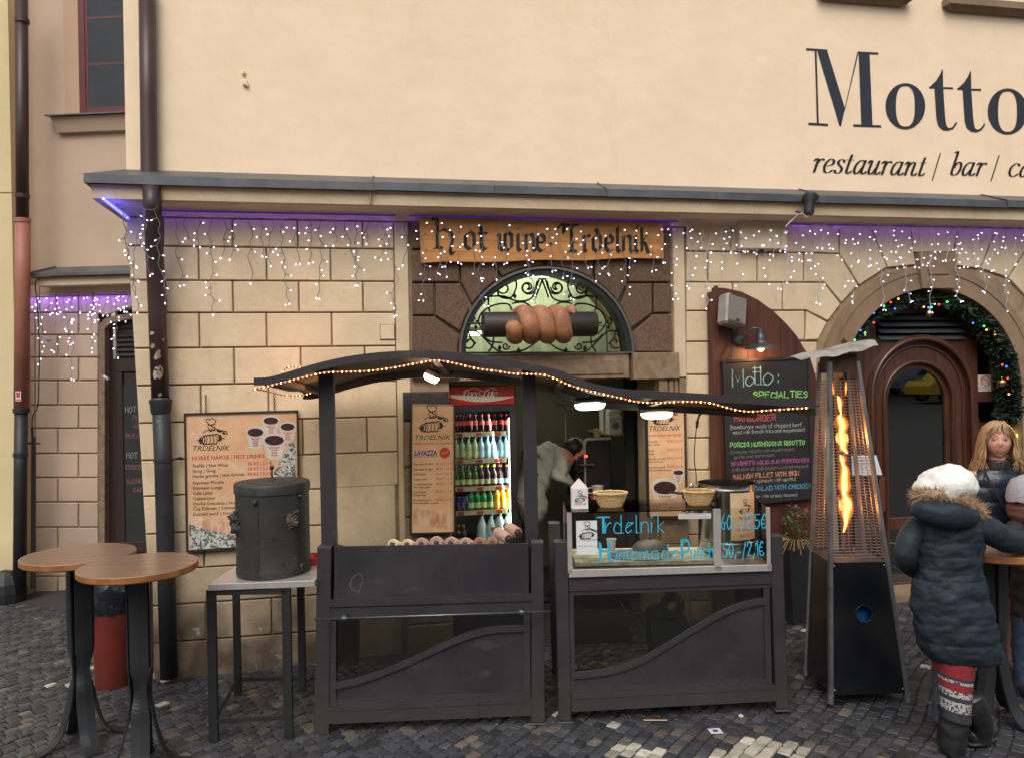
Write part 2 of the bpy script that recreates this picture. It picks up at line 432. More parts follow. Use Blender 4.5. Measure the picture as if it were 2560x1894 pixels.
def wp(p,y=0,F=W):
    q=F.at(p[0],p[1],y=y); return (q.x,q.z)
def sx_(px,y=0,F=W,py=950): return F.at(px,py,y=y).x
# ================================================================= MAIN BUILDING
bld=thing('corner_building','cream corner building with big black painted lettering, rusticated ground floor and brown stone doorway','building')
TOPZ=3.36
# upper storey plaster
m=MB(); m.box(-2.84,9.5,-.02,.45,3.36,9.5); m.box(-2.84,-2.45,.45,4.0,3.36,9.5); part('upper_wall',m,M['plaster'],bld)
# ---- openings
lunL,lunR,lunT=wp((1149,879),-.05),wp((1582,884),-.05),wp((1382,669),-.05)
LCX,LRX=(lunL[0]+lunR[0])/2,(lunR[0]-lunL[0])/2
LZ0=(lunL[1]+lunR[1])/2; LRZ=lunT[1]-LZ0
def larc(k=1.0,n=24,dx=0): return [(LCX+dx-LRX*k*math.cos(PI*i/n),LZ0+LRZ*(1+(k-1)*LRX/LRZ)*math.sin(PI*i/n)) for i in range(n+1)]
xFL,xFR=sx_(1028),sx_(1684)                 # brown frame
xDL,xDR=sx_(1122),sx_(1640,py=1000)         # doorway
zLIN=wp((1500,947),-.05)[1]
ac=W.at(2333,977,y=-.05); ACX,ACZ=ac.x,ac.z
RO=W.at(2333,663,y=-.05).z-ACZ; RI=W.at(2333,721,y=-.05).z-ACZ
print('arch',ACX,ACZ,RO,RI,'lun',LCX,LZ0,LRX,LRZ,'door',xDL,xDR,zLIN,xFL,xFR)
def sl(z): return -2.85+.133*(3.3-z)/3.4
m=MB()
m.prism([(sl(TOPZ),TOPZ),(sl(-.3),-.3),(xDL,-.3),(xDL,TOPZ)],0,.45)
A_=larc()
zc=3.2
for (x0,z0),(x1,z1) in zip(A_,A_[1:]): m.prism([(x0,z0),(x1,z1),(x1,TOPZ),(x0,TOPZ)],.001,.449)
m.prism([(xDL+.001,zLIN),(xDR-.001,zLIN),(xDR-.001,LZ0),(xDL+.001,LZ0)],.002,.448)
m.prism([(xDL+.001,LZ0),(A_[0][0],LZ0),(A_[0][0],TOPZ),(xDL+.001,TOPZ)],.0015,.448)
m.prism([(A_[-1][0],LZ0),(xDR-.001,LZ0),(xDR-.001,TOPZ),(A_[-1][0],TOPZ)],.0015,.448)
m.prism([(xDR,-.3),(ACX-RI-.02,-.3),(ACX-RI-.02,TOPZ),(xDR,TOPZ)],0,.45)
arcp=[(ACX-(RI+.02)*math.cos(PI*i/24),ACZ+(RI+.02)*math.sin(PI*i/24)) for i in range(25)]
for (x0,z0),(x1,z1) in zip(arcp,arcp[1:]): m.prism([(x0,z0),(x1,z1),(x1,TOPZ),(x0,TOPZ)],.001,.449)
m.prism([(ACX+RI+.02,-.3),(9.5,-.3),(9.5,TOPZ),(ACX+RI+.02,TOPZ)],0,.45)
m.prism([(-2.72,-.3),(-2.3,-.3),(-2.3,TOPZ),(-2.85,TOPZ)],.4505,4.0)
part('ground_floor_wall',m,M['groove'],bld)
def stone(poly,mt,y0=-.022,g=.006,ch=.005,back=.0005,nm='block'):
    m=MB(); m.prism(inset(ccw(poly),g),y0,back,ch); return part(nm,m,mt,bld)
LV=[3.315,3.106,2.855,2.616,2.357,2.085,1.811,1.539,1.277,1.0,.734,.472,.197,-.16]
XE=-.915
dpx0,dpx1=-1.405,XE+.0
for r,(zt,zb) in enumerate(zip(LV,LV[1:])):
    off=-2.591 if r % 2 == 0 else -2.352
    js=[off+.4785*k+R(-.006,.006) for k in range(-1,5)]
    js=[j for j in js if sl(zt)+.07 < j < XE-.07]
    ed=[None]+js+[XE]
    for a,b in zip(ed,ed[1:]):
        if zt < 1.3 and b > dpx0+.1:
            if a is not None and a >= dpx0-.1: continue
            b=dpx0
        xa0,xa1=(sl(zb),sl(zt)) if a is None else (a,a)
        stone([(xa0,zb),(b,zb),(b,zt),(xa1,zt)],M['block'],y0=-.022+R(-.0015,.0015))
stone([(XE,-.1),(xFL-.005,-.1),(xFL-.005,3.315),(XE,3.315)],M['block'],y0=-.02,g=.002)
# service hatch let into the blocks
m=MB(); m.bbox(dpx0+.012,dpx1-.03,-.016,0,.3,1.312,.002); hatch=part('service_hatch',m,M['block'],bld)
m=MB(); m.box(dpx0+.15,dpx0+.153,-.019,-.0165,1.15,1.18); m.box(dpx0+.0,dpx1-.015,-.012,-.001,1.314,1.322); m.box(dpx1-.028,dpx1-.020,-.012,-.001,.3,1.31); part('hatch_edge',m,M['groove'],hatch)
# small square cover plate on the wall, with scorched plaster above
q0,q1=wp(Z4(1655,1110),-.03),wp(Z4(1757,1212),-.03)
m=MB(); m.bbox(q0[0],q1[0],-.034,-.02,q1[1],q0[1],.004); part('cover_plate',m,M['block'],bld)
m=MB()
for (a,b,c,d) in ((q0[0]-.004,q1[0]+.004,q0[1],q0[1]+.004),(q0[0]-.004,q1[0]+.004,q1[1]-.004,q1[1]),(q0[0]-.004,q0[0],q1[1],q0[1]),(q1[0],q1[0]+.004,q1[1],q0[1])): m.box(a,b,-.0275,-.021,c,d)
part('plate_seam',m,M['black'],bld)
# ---- right of the doorway: plain strip, then blocks towards the arch
x17=sx_(1715)
stone([(xFR+.003,zLIN-.0),(x17,zLIN),(x17,3.315),(xFR+.003,3.315)],M['block'],y0=-.02,g=.002)
stone([(xDR+.25,-.1),(x17,-.1),(x17,zLIN-.06),(xDR+.25,zLIN-.06)],M['block'],y0=-.02,g=.002)
def wl(*pts): return [wp(p,-.02) for p in pts]
BR=[
 wl((1715,546),(1827,548),(1827,629),(1715,628)),wl((1827,548),(1960,549),(1960,631),(1827,629)),wl((1960,549),(2098,551),(2098,634),(1960,631)),
 wl((1715,628),(1770,629),(1770,706),(1715,705)),wl((1770,629),(1893,630),(1893,706),(1770,706)),wl((1893,630),(2009,632),(2009,706),(1893,706)),
 wl((2009,632),(2098,634),(2146,712),(2104,758),(2060,706),(2009,706)),
 wl((1715,705),(1832,706),(1832,777),(1715,777)),wl((1832,706),(1956,706),(1956,776),(1832,777)),wl((1956,706),(2060,706),(2103,760),(2070,803),(2015,776),(1956,776)),
 wl((1715,777),(1774,777),(1774,854),(1715,854)),wl((1774,777),(1893,777),(1893,853),(1774,854)),wl((1893,777),(2012,776),(2012,851),(1893,853)),wl((2015,776),(2069,805),(2046,850),(2012,851)),
 wl((2098,551),(2170,552),(2219,668),(2148,714),(2098,634)),wl((2170,552),(2277,554),(2289,663),(2219,670)),
 wl((2277,554),(2398,556),(2384,632),(2283,632)),wl((2398,556),(2497,558),(2450,672),(2382,664)),wl((2497,558),(2600,560),(2580,600),(2520,695),(2452,672)),wl((2600,560),(2690,562),(2690,790),(2600,780),(2522,697),(2582,600))]
for b in BR: stone(b,M['block'],y0=-.022+R(-.001,.001))
ys=[854,936,1014.6,1094,1173.6,1253,1335,1418,1500,1570]
for r,(a,b) in enumerate(zip(ys,ys[1:])):
    e=[1715,(1774 if r % 2 == 1 else 1832),1893 if r % 2 == 1 else 1956,2043]
    for p,q in zip(e,e[1:]): stone([wp((p,a),-.02),wp((q,a),-.02),wp((q,b),-.02),wp((p,b),-.02)],M['block'])
for r,(zt,zb) in enumerate(zip(LV[3:],LV[4:])):
    e=[ACX+RO+.01]+[ACX+RO+(.31 if r % 2 else .55)+.48*k for k in range(8)]
    for a,b in zip(e,e[1:]): stone([(a,zb),(b,zb),(b,zt),(a,zt)],M['block'])
for r,(zt,zb) in enumerate(zip(LV[:3],LV[1:4])):
    e=[ACX+RO+.55+(.24 if r % 2 else 0)+.48*k for k in range(7)]
    for a,b in zip(e,e[1:]): stone([(a,zb),(b,zb),(b,zt),(a,zt)],M['block'])
# ---- brown stone surround of the doorway and lunette
def z6(*pts): return [wp(Z6(*p),-.05) for p in pts]
def az(a):  # outline point of the lunette in degrees from the left
    t=rad(a); return (LCX-LRX*1.012*math.cos(t),LZ0+LRZ*1.015*math.sin(t))
arcs=lambda a,b,n=4: [az(a+(b-a)*i/n) for i in range(n+1)]
BS=[z6((133,140),(480,140),(480,355),(135,355)),z6((135,355),(485,355),(490,592),(138,592)),
 z6((480,140),(740,140),(740,355),(485,355)),
 z6((485,355),(740,355),(735,470))+arcs(58,33)+z6((490,592)),
 z6((740,140),(1105,140),(1105,300))+[az(88)]+arcs(86,60)+z6((735,470)),
 z6((1105,140),(1445,140),(1445,480))+arcs(122,90),
 z6((1445,140),(1695,140),(1690,590))+arcs(145,124)+z6((1445,480)),
 z6((1695,140),(2000,140),(2000,592),(1690,592)),
 z6((138,592),(305,592),(307,828),(143,828)),z6((305,592),(490,592))+arcs(31,14)+z6((307,828)),
 z6((143,828),(307,828))+arcs(12,0)+z6((480,1290),(140,1290)),
 z6((1690,592),(1868,592),(1868,812))+arcs(165,147),z6((1868,592),(2002,592),(2006,812),(1868,812)),
 z6((1868,812),(2006,812),(2012,1092),(1730,1092))+arcs(179,167)]
for b in BS: stone(b,M['brown'],y0=-.052+R(-.003,.003),g=.007,ch=.008,nm='stone')
zl0=zLIN
c0,c1=z6((1712,1092),(2050,1281))
stone([(c0[0],c1[1]),(c1[0],c1[1]),(c1[0],c0[1]),(c0[0],c0[1])],M['tanstone'],y0=-.085,g=.003,nm='stone')
c0,c1=z6((480,1110),(1700,1275))
stone([(c0[0],zl0),(c1[0],zl0),(c1[0],LZ0-.012),(c0[0],LZ0-.012)],M['tanstone'],y0=-.05,g=.002,nm='stone')
stone([(c0[0]+.3,zl0+.035),(c1[0]-.05,zl0+.035),(c1[0]-.05,LZ0-.055),(c0[0]+.3,LZ0-.055)],M['tanstone'],y0=-.062,g=.002,back=-.049,nm='stone')
# jambs, rough squared stones with chiselled grooves
zs=[zLIN-.07,1.77,1.42,1.03,.62,.2,-.1]
xj0,xj1=sx_(1006,y=-.06),sx_(1122,y=-.06)
for a,b in zip(zs,zs[1:]): stone([(xj0,b),(xj1,b),(xj1,a),(xj0,a)],mat('dark_jamb_stone',(.05,.045,.042),(.03,.027,.026),25,.9,bump=.006,bscale=50) if a == zs[0] else M['tanstone'],y0=-.07,g=.004,ch=.012,nm='stone')
xr0,xr1=xDR,sx_(1716,y=-.05)
k=0
for xa,xb in ((xr0,xr0+.09),(xr0+.09,xr0+.18),(xr0+.18,xr1)):
    stone([(xa,zLIN-.32),(xb,zLIN-.32),(xb,zLIN-.008),(xa,zLIN-.008)],M['tanstone'],y0=-.06,g=.006,nm='stone')
for a,b in zip([zLIN-.32,1.5,1.1,.7,.3],[1.5,1.1,.7,.3,-.05]): stone([(xr0,b),(xr1,b),(xr1,a),(xr0,a)],M['tanstone'],y0=-.055,g=.003,nm='stone')
# ---- arch surround
def arcpts(r,n=40,z0=-.2,cx=ACX): return [(cx-r,z0)]+[(cx-r*math.cos(PI*i/n),ACZ+r*math.sin(PI*i/n)) for i in range(n+1)]+[(cx+r,z0)]
m=MB(); m.ring(arcpts(RO),arcpts(RI),-.05,.44); part('arch_surround',m,M['archstone'],bld)
m=MB(); m.ring(arcpts(RO-.05),arcpts(RO-.065),-.058,-.0505); m.ring(arcpts(RI+.04),arcpts(RI),-.062,-.0507); part('arch_moulding',m,M['archstone'],bld)
stone(wl((2284,634),(2382,634),(2374,724),(2292,724)),M['archstone'],y0=-.09,g=.002,nm='keystone')
stone(wl((2303,652),(2363,652),(2358,690),(2307,690)),M['archstone'],y0=-.1,g=.002,back=-.088,nm='keystone')
m=MB(); m.box(ACX-1.15,ACX+1.15,-.12,.44,-.3,W.at(2250,1492,y=-.1).z+.02); part('door_step',m,M['tanstone'],bld)
# ---- cornice and flashing
COX0,COX1=-3.0,9.5
def cornice(name,prof,mt,x0,x1,xin=None,par=bld,lab=None):
    """prof = [(out, z)] out from the wall, mitred return at the left end"""
    m=MB(); n=len(prof)
    a=m.vs([(x0-max(o,0)*.56,-o,z) for o,z in prof]); b=m.vs([(x1,-o,z) for o,z in prof]); c=m.vs([(x0-max(o,0)*.56,2.5,z) for o,z in prof])
    for i in range(n):
        j=(i+1) % n
        m.face((a+i,b+i,b+j,a+j)); m.face((c+i,a+i,a+j,c+j))
    m.face([b+i for i in range(n)][::-1]); m.face([c+i for i in range(n)])
    return part(name,m,mt,par,label=lab)
zB=3.35
cornice('cornice',[(-.1,3.325),(.02,3.325),(.02,3.342),(.04,3.344),(.045,3.36),(.08,3.364),(.1,3.374),(.255,3.378),(.262,3.383),(.275,3.39),(.285,3.468),(.29,3.484),(-.1,3.52)],M['block'],-2.845,9.5)
m=MB()
xs_=[-2.85]+[-2.87+.9*k for k in range(1,13)]+[9.4]
for i,(a,b) in enumerate(zip(xs_,xs_[1:])):
    w1,w2=R(-.004,.004),R(-.004,.004)
    if i == 0:
        m.hexa([(a-.185,-.33,3.485),(b,-.325,3.482),(b,-.02,3.62),(a,-.02,3.625),(a-.185,-.33,3.548),(b,-.325,3.544),(b,-.02,3.66),(a,-.02,3.66)])
        m.hexa([(a-.185,2.5,3.485),(a-.185,-.33,3.485),(a,-.02,3.625),(a,2.5,3.62),(a-.185,2.5,3.548),(a-.185,-.33,3.548),(a,-.02,3.66),(a,2.5,3.66)])
    else:
        m.hexa([(a,-.327+w1,3.486+w2),(b-.002,-.327+w2,3.486+w1),(b-.002,-.019,3.62),(a,-.019,3.62),(a,-.327+w1,3.545+w2),(b-.002,-.327+w2,3.545+w1),(b-.002,-.019,3.66),(a,-.019,3.66)])
        if i % 2 == 0: m.hexa([(a-.006,-.335,3.482),(a+.004,-.335,3.482),(a+.012,-.018,3.625),(a,-.018,3.625),(a-.03,-.335,3.553),(a-.02,-.335,3.553),(a+.012,-.018,3.67),(a,-.018,3.67)])
part('flashing',m,M['zinc'],bld)
m=MB(); x93=sx_(930); m.box(x93,x93+.012,-.305,-.2,3.39,3.482); m.box(-2.85,9.3,-.31,-.28,3.4785,3.4845); part('cornice_joint',m,M['groove'],bld)
# plaster scars
for (px,py,w,h) in ((609,182,.02,.03),(613,208,.035,.04),(618,214,.02,.02)):
    c=W.at(px,py,y=-.03); m=MB(); m.bbox(c.x-w/2,c.x+w/2,-.045,-.019,c.z-h/2,c.z+h/2,.004); part('plaster_stub',m,M['plaster'],bld)
# ledges of two upstairs windows just above the picture
for (a,b,ya,yb) in ((2060,2274,-6,7),(2378,2760,14,55)):
    p,q=W.at(a,ya,y=-.1),W.at(b,yb,y=-.1)
    m=MB(); z=(p.z+q.z)/2
    m.hexa([(p.x+.03,-.06,z),(q.x-.03,-.06,z),(q.x-.03,-.0195,z),(p.x+.03,-.0195,z),(p.x,-.1,z+.03),(q.x,-.1,z+.03),(q.x,-.0195,z+.03),(p.x,-.0195,z+.03)])
    m.box(p.x-.03,q.x+.03,-.12,-.0192,z+.031,z+.09); part('window_ledge',m,M['archstone'],bld)
# ---- painted lettering
m=MB()
def b8(*pts): return [wp(B8(*p),-.0245) for p in pts]
def flat(mb,pts,y): mb.poly([(x,y,z) for x,z in ccw(pts)])
YL=-.0245
flat(m,b8((745,285),(868,293),(870,303),(745,297)),YL)            # M, top left serif
flat(m,b8((1048,305),(1170,311),(1170,322),(1048,315)),YL-.0002)
flat(m,b8((757,725),(873,732),(873,744),(757,738)),YL-.0002)
flat(m,b8((1022,735),(1187,741),(1187,753),(1022,747)),YL-.0002)
flat(m,b8((795,298),(806,299),(819,732),(808,731)),YL-.0004)
flat(m,b8((808,295),(868,299),(973,640),(950,745),(942,745)),YL-.0006)
flat(m,b8((1046,312),(1054,312),(973,650),(958,700)),YL-.0008)
flat(m,b8((1054,312),(1118,316),(1136,745),(1070,741)),YL-.001)
def ell(cx,cy,rx,ry,n=36,sq=2.0):
    out=[]
    for i in range(n+1):
        a=2*PI*i/n; c,s=math.cos(a),math.sin(a)
        out.append((cx+rx*math.copysign(abs(c) ** (2/sq),c),cy+ry*math.copysign(abs(s) ** (2/sq),s)))
    return out
for cx,cy in ((1330,628),(1933,659)):
    o=b8(*ell(cx,cy,117,136)); i_=b8(*ell(cx,cy,56,120,sq=2.6))
    for k in range(len(o)-1): flat(m,[o[k],o[k+1],i_[k+1],i_[k]],YL-.0002)
for dx,dy in ((0,0),(166,9)):
    def t(*pts): return b8(*[(x+dx,y+dy) for x,y in pts])
    flat(m,t((1470,517),(1510,480),(1535,440),(1546,412),(1551,412),(1553,525),(1500,522)),YL)
    flat(m,t((1470,514),(1611,517),(1611,527),(1470,521)),YL-.0002)
    o=t((1502,520),(1507,600),(1513,700),(1525,745),(1550,768),(1580,773),(1612,762),(1632,735),(1634,722))
    i_=t((1553,520),(1558,600),(1564,690),(1570,735),(1578,752),(1590,758),(1608,750),(1624,728),(1626,722))
    for k in range(len(o)-1): flat(m,[o[k],o[k+1],i_[k+1],i_[k]],YL-.0004)
part('motto_lettering',m,M['letter_navy'],bld)
m=MB()
p,q=wp(B8(780,1018),YL),wp(B8(1438,1028),YL); rot=math.atan2(q[1]-p[1],q[0]-p[0]); u=wp(B8(780,935),YL)[1]-p[1]
IT={
'r': (.56,[(.0,.82),(.12,1.0),(.19,.88),(.09,0)],[(.12,.5),(.27,.86),(.42,1.0),(.5,.88)]),'e': (.60,[(.08,.48),(.36,.56),(.5,.76),(.43,.97),(.27,.98),(.08,.68),(.04,.28),(.15,.02),(.32,.03),(.5,.22)]),
's': (.56,[(.46,.78),(.4,.97),(.24,.98),(.13,.8),(.21,.6),(.37,.38),(.36,.13),(.22,0),(.06,.04),(.03,.22)]),'t': (.48,[(.24,1.36),(.14,.6),(.1,.12),(.2,0),(.38,.2)],[(0,.98),(.4,.98)]),
'a': (.74,[(.52,.9),(.36,1.0),(.14,.78),(.03,.32),(.12,.0),(.3,.14),(.46,.5)],[(.56,1.0),(.44,.25),(.48,.02),(.6,.04),(.7,.2)]),'u': (.76,[(0,.8),(.11,1.0),(.18,.9),(.09,.28),(.15,.02),(.29,.06),(.46,.45)],[(.57,1.0),(.46,.25),(.5,.02),(.62,.04),(.72,.2)]),
'n': (.78,[(0,.8),(.11,1.0),(.18,.9),(.08,0)],[(.12,.45),(.28,.85),(.43,1.0),(.52,.86),(.44,.25),(.49,.02),(.61,.04),(.71,.2)]),'b': (.64,[(.06,1.66),(.2,1.68),(.07,.3),(.13,.02),(.29,.02),(.47,.3),(.51,.76),(.4,.99),(.25,.86),(.13,.5)]),
'c': (.56,[(.46,.8),(.4,.98),(.24,.96),(.07,.66),(.04,.26),(.16,.01),(.32,.03),(.48,.22)]),'f': (.45,[(.58,1.6),(.48,1.7),(.36,1.5),(.2,.3),(.1,-.3),(0,-.38)],[(.08,.98),(.44,.98)])}
def itl(s,x0,xe,zc):
    m=MB(); tot=sum(IT[c][0] for c in s); k=(xe-x0)/tot; x=x0
    for c in s:
        for st in IT[c][1:]: ribbon(m,[(x+(p.x+p.y*.16)*k,zc+p.y*u) for p in cr([(a,b,0) for a,b in st],7)],.0042,YL,nib=(.026,.06))
        x += IT[c][0]*k
    part('tagline_word',m,M['letter_black'],bld)
itl('restaurant',p[0],wp(B8(1450,1028),YL)[0],p[1])
p2=wp(B8(1592,1034),YL); itl('bar',p2[0],wp(B8(1800,1034),YL)[0],p2[1])
p3=wp(B8(1935,1042),YL); itl('ca',p3[0],wp(B8(2085,1042),YL)[0],p3[1])
for a,b in (((1490,1062),(1535,910)),((1836,1066),(1882,922))):
    a,b=wp(B8(*a),YL),wp(B8(*b),YL); m=MB(); ribbon(m,[a,b],.011,YL); part('tagline_slash',m,M['letter_black'],bld)
# ================================================================= LEFT WING AND YELLOW HOUSE
LWp=deep(150,1465,8.7)
LW=Frame((LWp.x,LWp.y,0),-YAW-rad(4))
def lp(px,py,y=0): q=LW.at(px,py,y=y); return (q.x,q.z)
wing=thing('side_wing','pinkish plaster wing set back to the left with a red window and purple-lit ledge','building',LW.loc,LW.rz)
xl,xr=LW.at(30,900,y=0).x,3.0
zled=lp(150,690)[1]
m=MB(); m.box(xl-.1,xr,0,.3,zled,9.5)
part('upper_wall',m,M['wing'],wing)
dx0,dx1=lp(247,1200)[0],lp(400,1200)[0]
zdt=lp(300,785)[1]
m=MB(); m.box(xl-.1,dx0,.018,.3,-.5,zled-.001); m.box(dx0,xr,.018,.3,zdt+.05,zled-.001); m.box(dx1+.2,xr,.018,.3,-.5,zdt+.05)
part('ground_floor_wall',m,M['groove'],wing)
rows=[712,782,837,893,951,1012,1070,1133,1193,1254,1317,1378,1440,1500]
for r,(a,b) in enumerate(zip(rows,rows[1:])):
    j=144 if r % 2 == 0 else 196
    e=[66,87,j,246] if r else [66,140,196,232,400]
    for p,q in zip(e,e[1:]):
        P=[lp(p,a),lp(q,a),lp(q,b),lp(p,b)]
        if r == 0 and q == 400: P=[lp(p,a),lp(q,a),lp(q,762),lp(330,768),lp(262,790),lp(p,782)]
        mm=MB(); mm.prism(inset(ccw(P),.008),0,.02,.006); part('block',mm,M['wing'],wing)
# window
a,b=lp(201,290),lp(420,-60)
m=MB(); m.box(a[0]-.17,a[0],-.001,-.004+.0,0,0.001)
fr=MB(); fr.box(a[0],a[0]+.07,-.012,.05,a[1],b[1]); fr.box(a[0]+.07,b[0],-.012,.05,a[1],a[1]+.06)
win=part('window',fr,M['redwood'],wing)
fr=MB(); fr.box(a[0]+.07,a[0]+.1,-.004,.03,a[1]+.06,b[1]); fr.box(a[0]+.1,b[0],-.004,.03,a[1]+.06,a[1]+.085)
for y in (160,44): z=lp(260,y)[1]; fr.box(a[0]+.1,b[0],-.004,.03,z-.012,z+.012)
part('sash',fr,M['redwood'],win)
zz=[a[1]+.085,lp(260,160)[1]-.012,lp(260,160)[1]+.012,lp(260,44)[1]-.012,lp(260,44)[1]+.012,b[1]]
for k in (0,2,4): g=MB(); g.box(a[0]+.1,b[0],-.002,.01,zz[k],zz[k+1]); part('pane',g,M['darkglass'],win)
m=MB(); m.box(a[0]-.17,a[0]-.002,-.006,.001,a[1]-.02,b[1]); part('window_reveal',m,mat('reveal_plaster',(.47,.32,.23),(.44,.3,.21),2,.9),wing)
s0,s1=lp(138,300),lp(420,325)
m=MB(); m.hexa([(s0[0]+.06,-.06,s1[1]),(s1[0],-.06,s1[1]),(s1[0],0,s1[1]),(s0[0]+.06,0,s1[1]),(s0[0]+.02,-.12,s0[1]-.01),(s1[0],-.12,s0[1]-.01),(s1[0],0,s0[1]-.01),(s0[0]+.02,0,s0[1]-.01)]); part('window_sill',m,M['wing'],wing)
m=MB(); m.hexa([(s0[0]-.02,-.16,s0[1]-.008),(s1[0],-.16,s0[1]-.008),(s1[0],0,s0[1]+.02),(s0[0]-.02,0,s0[1]+.02),(s0[0]-.02,-.16,s0[1]+.005),(s1[0],-.16,s0[1]+.005),(s1[0],0,s0[1]+.035),(s0[0]-.02,0,s0[1]+.035)]); part('sill_flashing',m,M['zinc'],wing)
# ledge
l0,l1=lp(66,692,-.3),lp(400,692,-.3)
zt=lp(150,668,0)[1]; l0w=l0[1]
m=MB(); m.box(l0[0]+.06,3,-.24,0,l0[1]-.09,l0[1]); m.box(l0[0]+.1,3,-.06,0,l0[1]-.16,l0[1]-.0905); part('ledge',m,M['block'],wing)
m=MB(); m.hexa([(l0[0]-.03,-.3,l0[1]),(3,-.3,l0[1]),(3,.002,zt-.04),(l0[0]+.05,.002,zt-.04),(l0[0]-.03,-.3,l0[1]+.03),(3,-.3,l0[1]+.03),(3,.002,zt),(l0[0]+.05,.002,zt)]); x_=lp(115,680)[0]; m.hexa([(x_,-.305,l0[1]),(x_+.02,-.305,l0[1]),(x_+.12,0,zt-.03),(x_+.1,0,zt-.03),(x_,-.305,l0[1]+.045),(x_+.02,-.305,l0[1]+.045),(x_+.12,0,zt+.012),(x_+.1,0,zt+.012)]); part('ledge_flashing',m,M['zinc'],wing)
# side door
pl=[lp(247,1470),lp(247,812),lp(262,797),lp(295,787),lp(400,776),lp(400,1470)]
il=[lp(262,1470),lp(262,822),lp(276,808),lp(305,800),lp(400,790),lp(400,1470)]
m=MB(); m.ring(pl,il,-.005,.16); part('door_surround',m,M['tanstone'],wing)
dr=MB(); dr.box(lp(262,1)[0]-.02,dx1+.3,.12,.17,-.4,zdt+.1)
ddoor=part('side_door',dr,M['door_dark'],wing)
m=MB()
q0,q1=lp(276,905,.1),lp(400,925,.1)
for (x0,x1,y0,y1) in ((262,278,800,1470),(278,300,930,1470),(278,400,895,930),(300,400,1352,1380),(300,306,930,1352),(278,400,800,822)):
    p,q=lp(x0,y1,.1),lp(x1,y0,.1); m.bbox(p[0],q[0],.09+(.004 if x0 == 278 else 0),.125,p[1],q[1],.006)
part('door_frame',m,M['door_dark'],ddoor)
m=MB()
for k in range(5):
    p,q=lp(291,832+k*12+10,.1),lp(400,832+k*12,.1); m.hexa([(p[0],.085,p[1]),(q[0],.085,p[1]),(q[0],.1,p[1]),(p[0],.1,p[1]),(p[0],.11,q[1]),(q[0],.11,q[1]),(q[0],.118,q[1]),(p[0],.118,q[1])])
part('louvre',m,M['black'],ddoor)
g=MB(); p,q=lp(306,1352,.1),lp(400,960,.1); g.box(p[0],q[0],.105,.118,p[1],q[1]); part('chalk_pane',g,mat('blackboard',(.012,.014,.016),(.022,.025,.025),4,.5),ddoor)
mcw,mcp=mat('chalk_white',(.3,.28,.28),None,rough=.9),mat('chalk_pink',(.27,.10,.12),None,rough=.9)
ch_w,ch_p=mcw,mcp
for s,px,py,mb in (('HOT',313,1030,ch_w),('PEAR',332,1050,ch_p),('APPLE',336,1070,ch_p),('PINEAP',315,1095,ch_p),('HOT',316,1145,ch_w),('CHOCOL',314,1172,ch_p),('SACHER',316,1208,ch_p),('CAKE',334,1228,ch_p)):
    p=lp(px,py,.1); m=MB(); write(m,s,p[0],p[1],.1035,.062 if mb is ch_w else .05,.0055,jit=.3,sx=.9); part('chalk_word',m,mb,ddoor)
yh=thing('yellow_house','plain pale yellow house wall at the far left edge','building')
CF=Frame((CAM.x,CAM.y,0),-YAW)           # street frame squared to the stalls: x right, y away from the camera
YD=8.45
def cp(px,py,d): q=CF.at(px,py,y=d); return q
a=cp(37,900,YD).x; zj=cp(20,483,YD).z
m=MB(); M_=CF.m
for z0,z1 in ((-.6,zj-.01),(zj+.01,9.5)): m.box(-9,a,YD,YD+1.2,z0,z1,M_)
m.box(-9,a-.01,YD+.012,YD+1.1,zj-.012,zj+.012,M_)
part('wall',m,M['yellow'],yh)
m=MB()
gsx=cp(8,1485,YD-.12)
m.sphere((0,0,0),.2,12,8,(1.0,.7,1.15));
solo('guard_stone',m,M['pipe_dark'],'dark rounded guard stone at the foot of the yellow house','guard stone',loc=M_ @ Vector((cp(14,1480,8.3).x,8.3,cp(14,1478,8.3).z)),rz=.3)
# ---- drainpipes
def pipe_thing(name,lab,segs,F,extra=None):
    t=thing(name,lab,'drainpipe')
    for nm,pts,r,mt in segs:
        m=MB(); m.smooth=True; m.tube([F.w(p) for p in pts],r,16); part(nm,m,mt,t)
    return t
def pw(px,py,y): return W.at(px,py,y=y)
t=pipe_thing('drainpipe','tall brown drainpipe with peeling stickers down the corner of the cream building',[
    ('upper_pipe',[pw(367,-30,-.09),pw(371,250,-.09),pw(373,440,-.09),pw(375,466,-.1)],.058,M['pipe']),
    ('lower_pipe',[pw(379,467,-.3),pw(381,520,-.3),pw(384,575,-.24),pw(388,660,-.15),pw(393,780,-.12),pw(401,1000,-.12)],.062,M['pipe']),
    ('iron_pipe',[pw(402,998,-.12),pw(409,1180,-.12),pw(415,1400,-.12),pw(423,1692,-.12)],.062,M['pipe_dark'])],W)
m=MB(); m.smooth=True
c=pw(402,1004,-.12); m.lathe([(.062,-.09),(.07,-.07),(.074,-.02),(.08,0),(.08,.015),(.07,.018),(.064,.03)],c,20); part('socket_collar',m,M['pipe_dark'],t)
for px,py,y,r in ((373,445,-.09,.066),(408,1150,-.12,.067)):
    m=MB(); m.smooth=True; c=pw(px,py,y); m.lathe([(r-.006,-.012),(r,-.01),(r,.01),(r-.006,.012)],c,18); m.tube([c+Vector((r-.01,0,0)),c+Vector((r+.03,.02,.01)),c+Vector((r+.035,.1,.01))],.008); part('pipe_bracket',m,M['pipe_dark'],t)
random.seed(3)
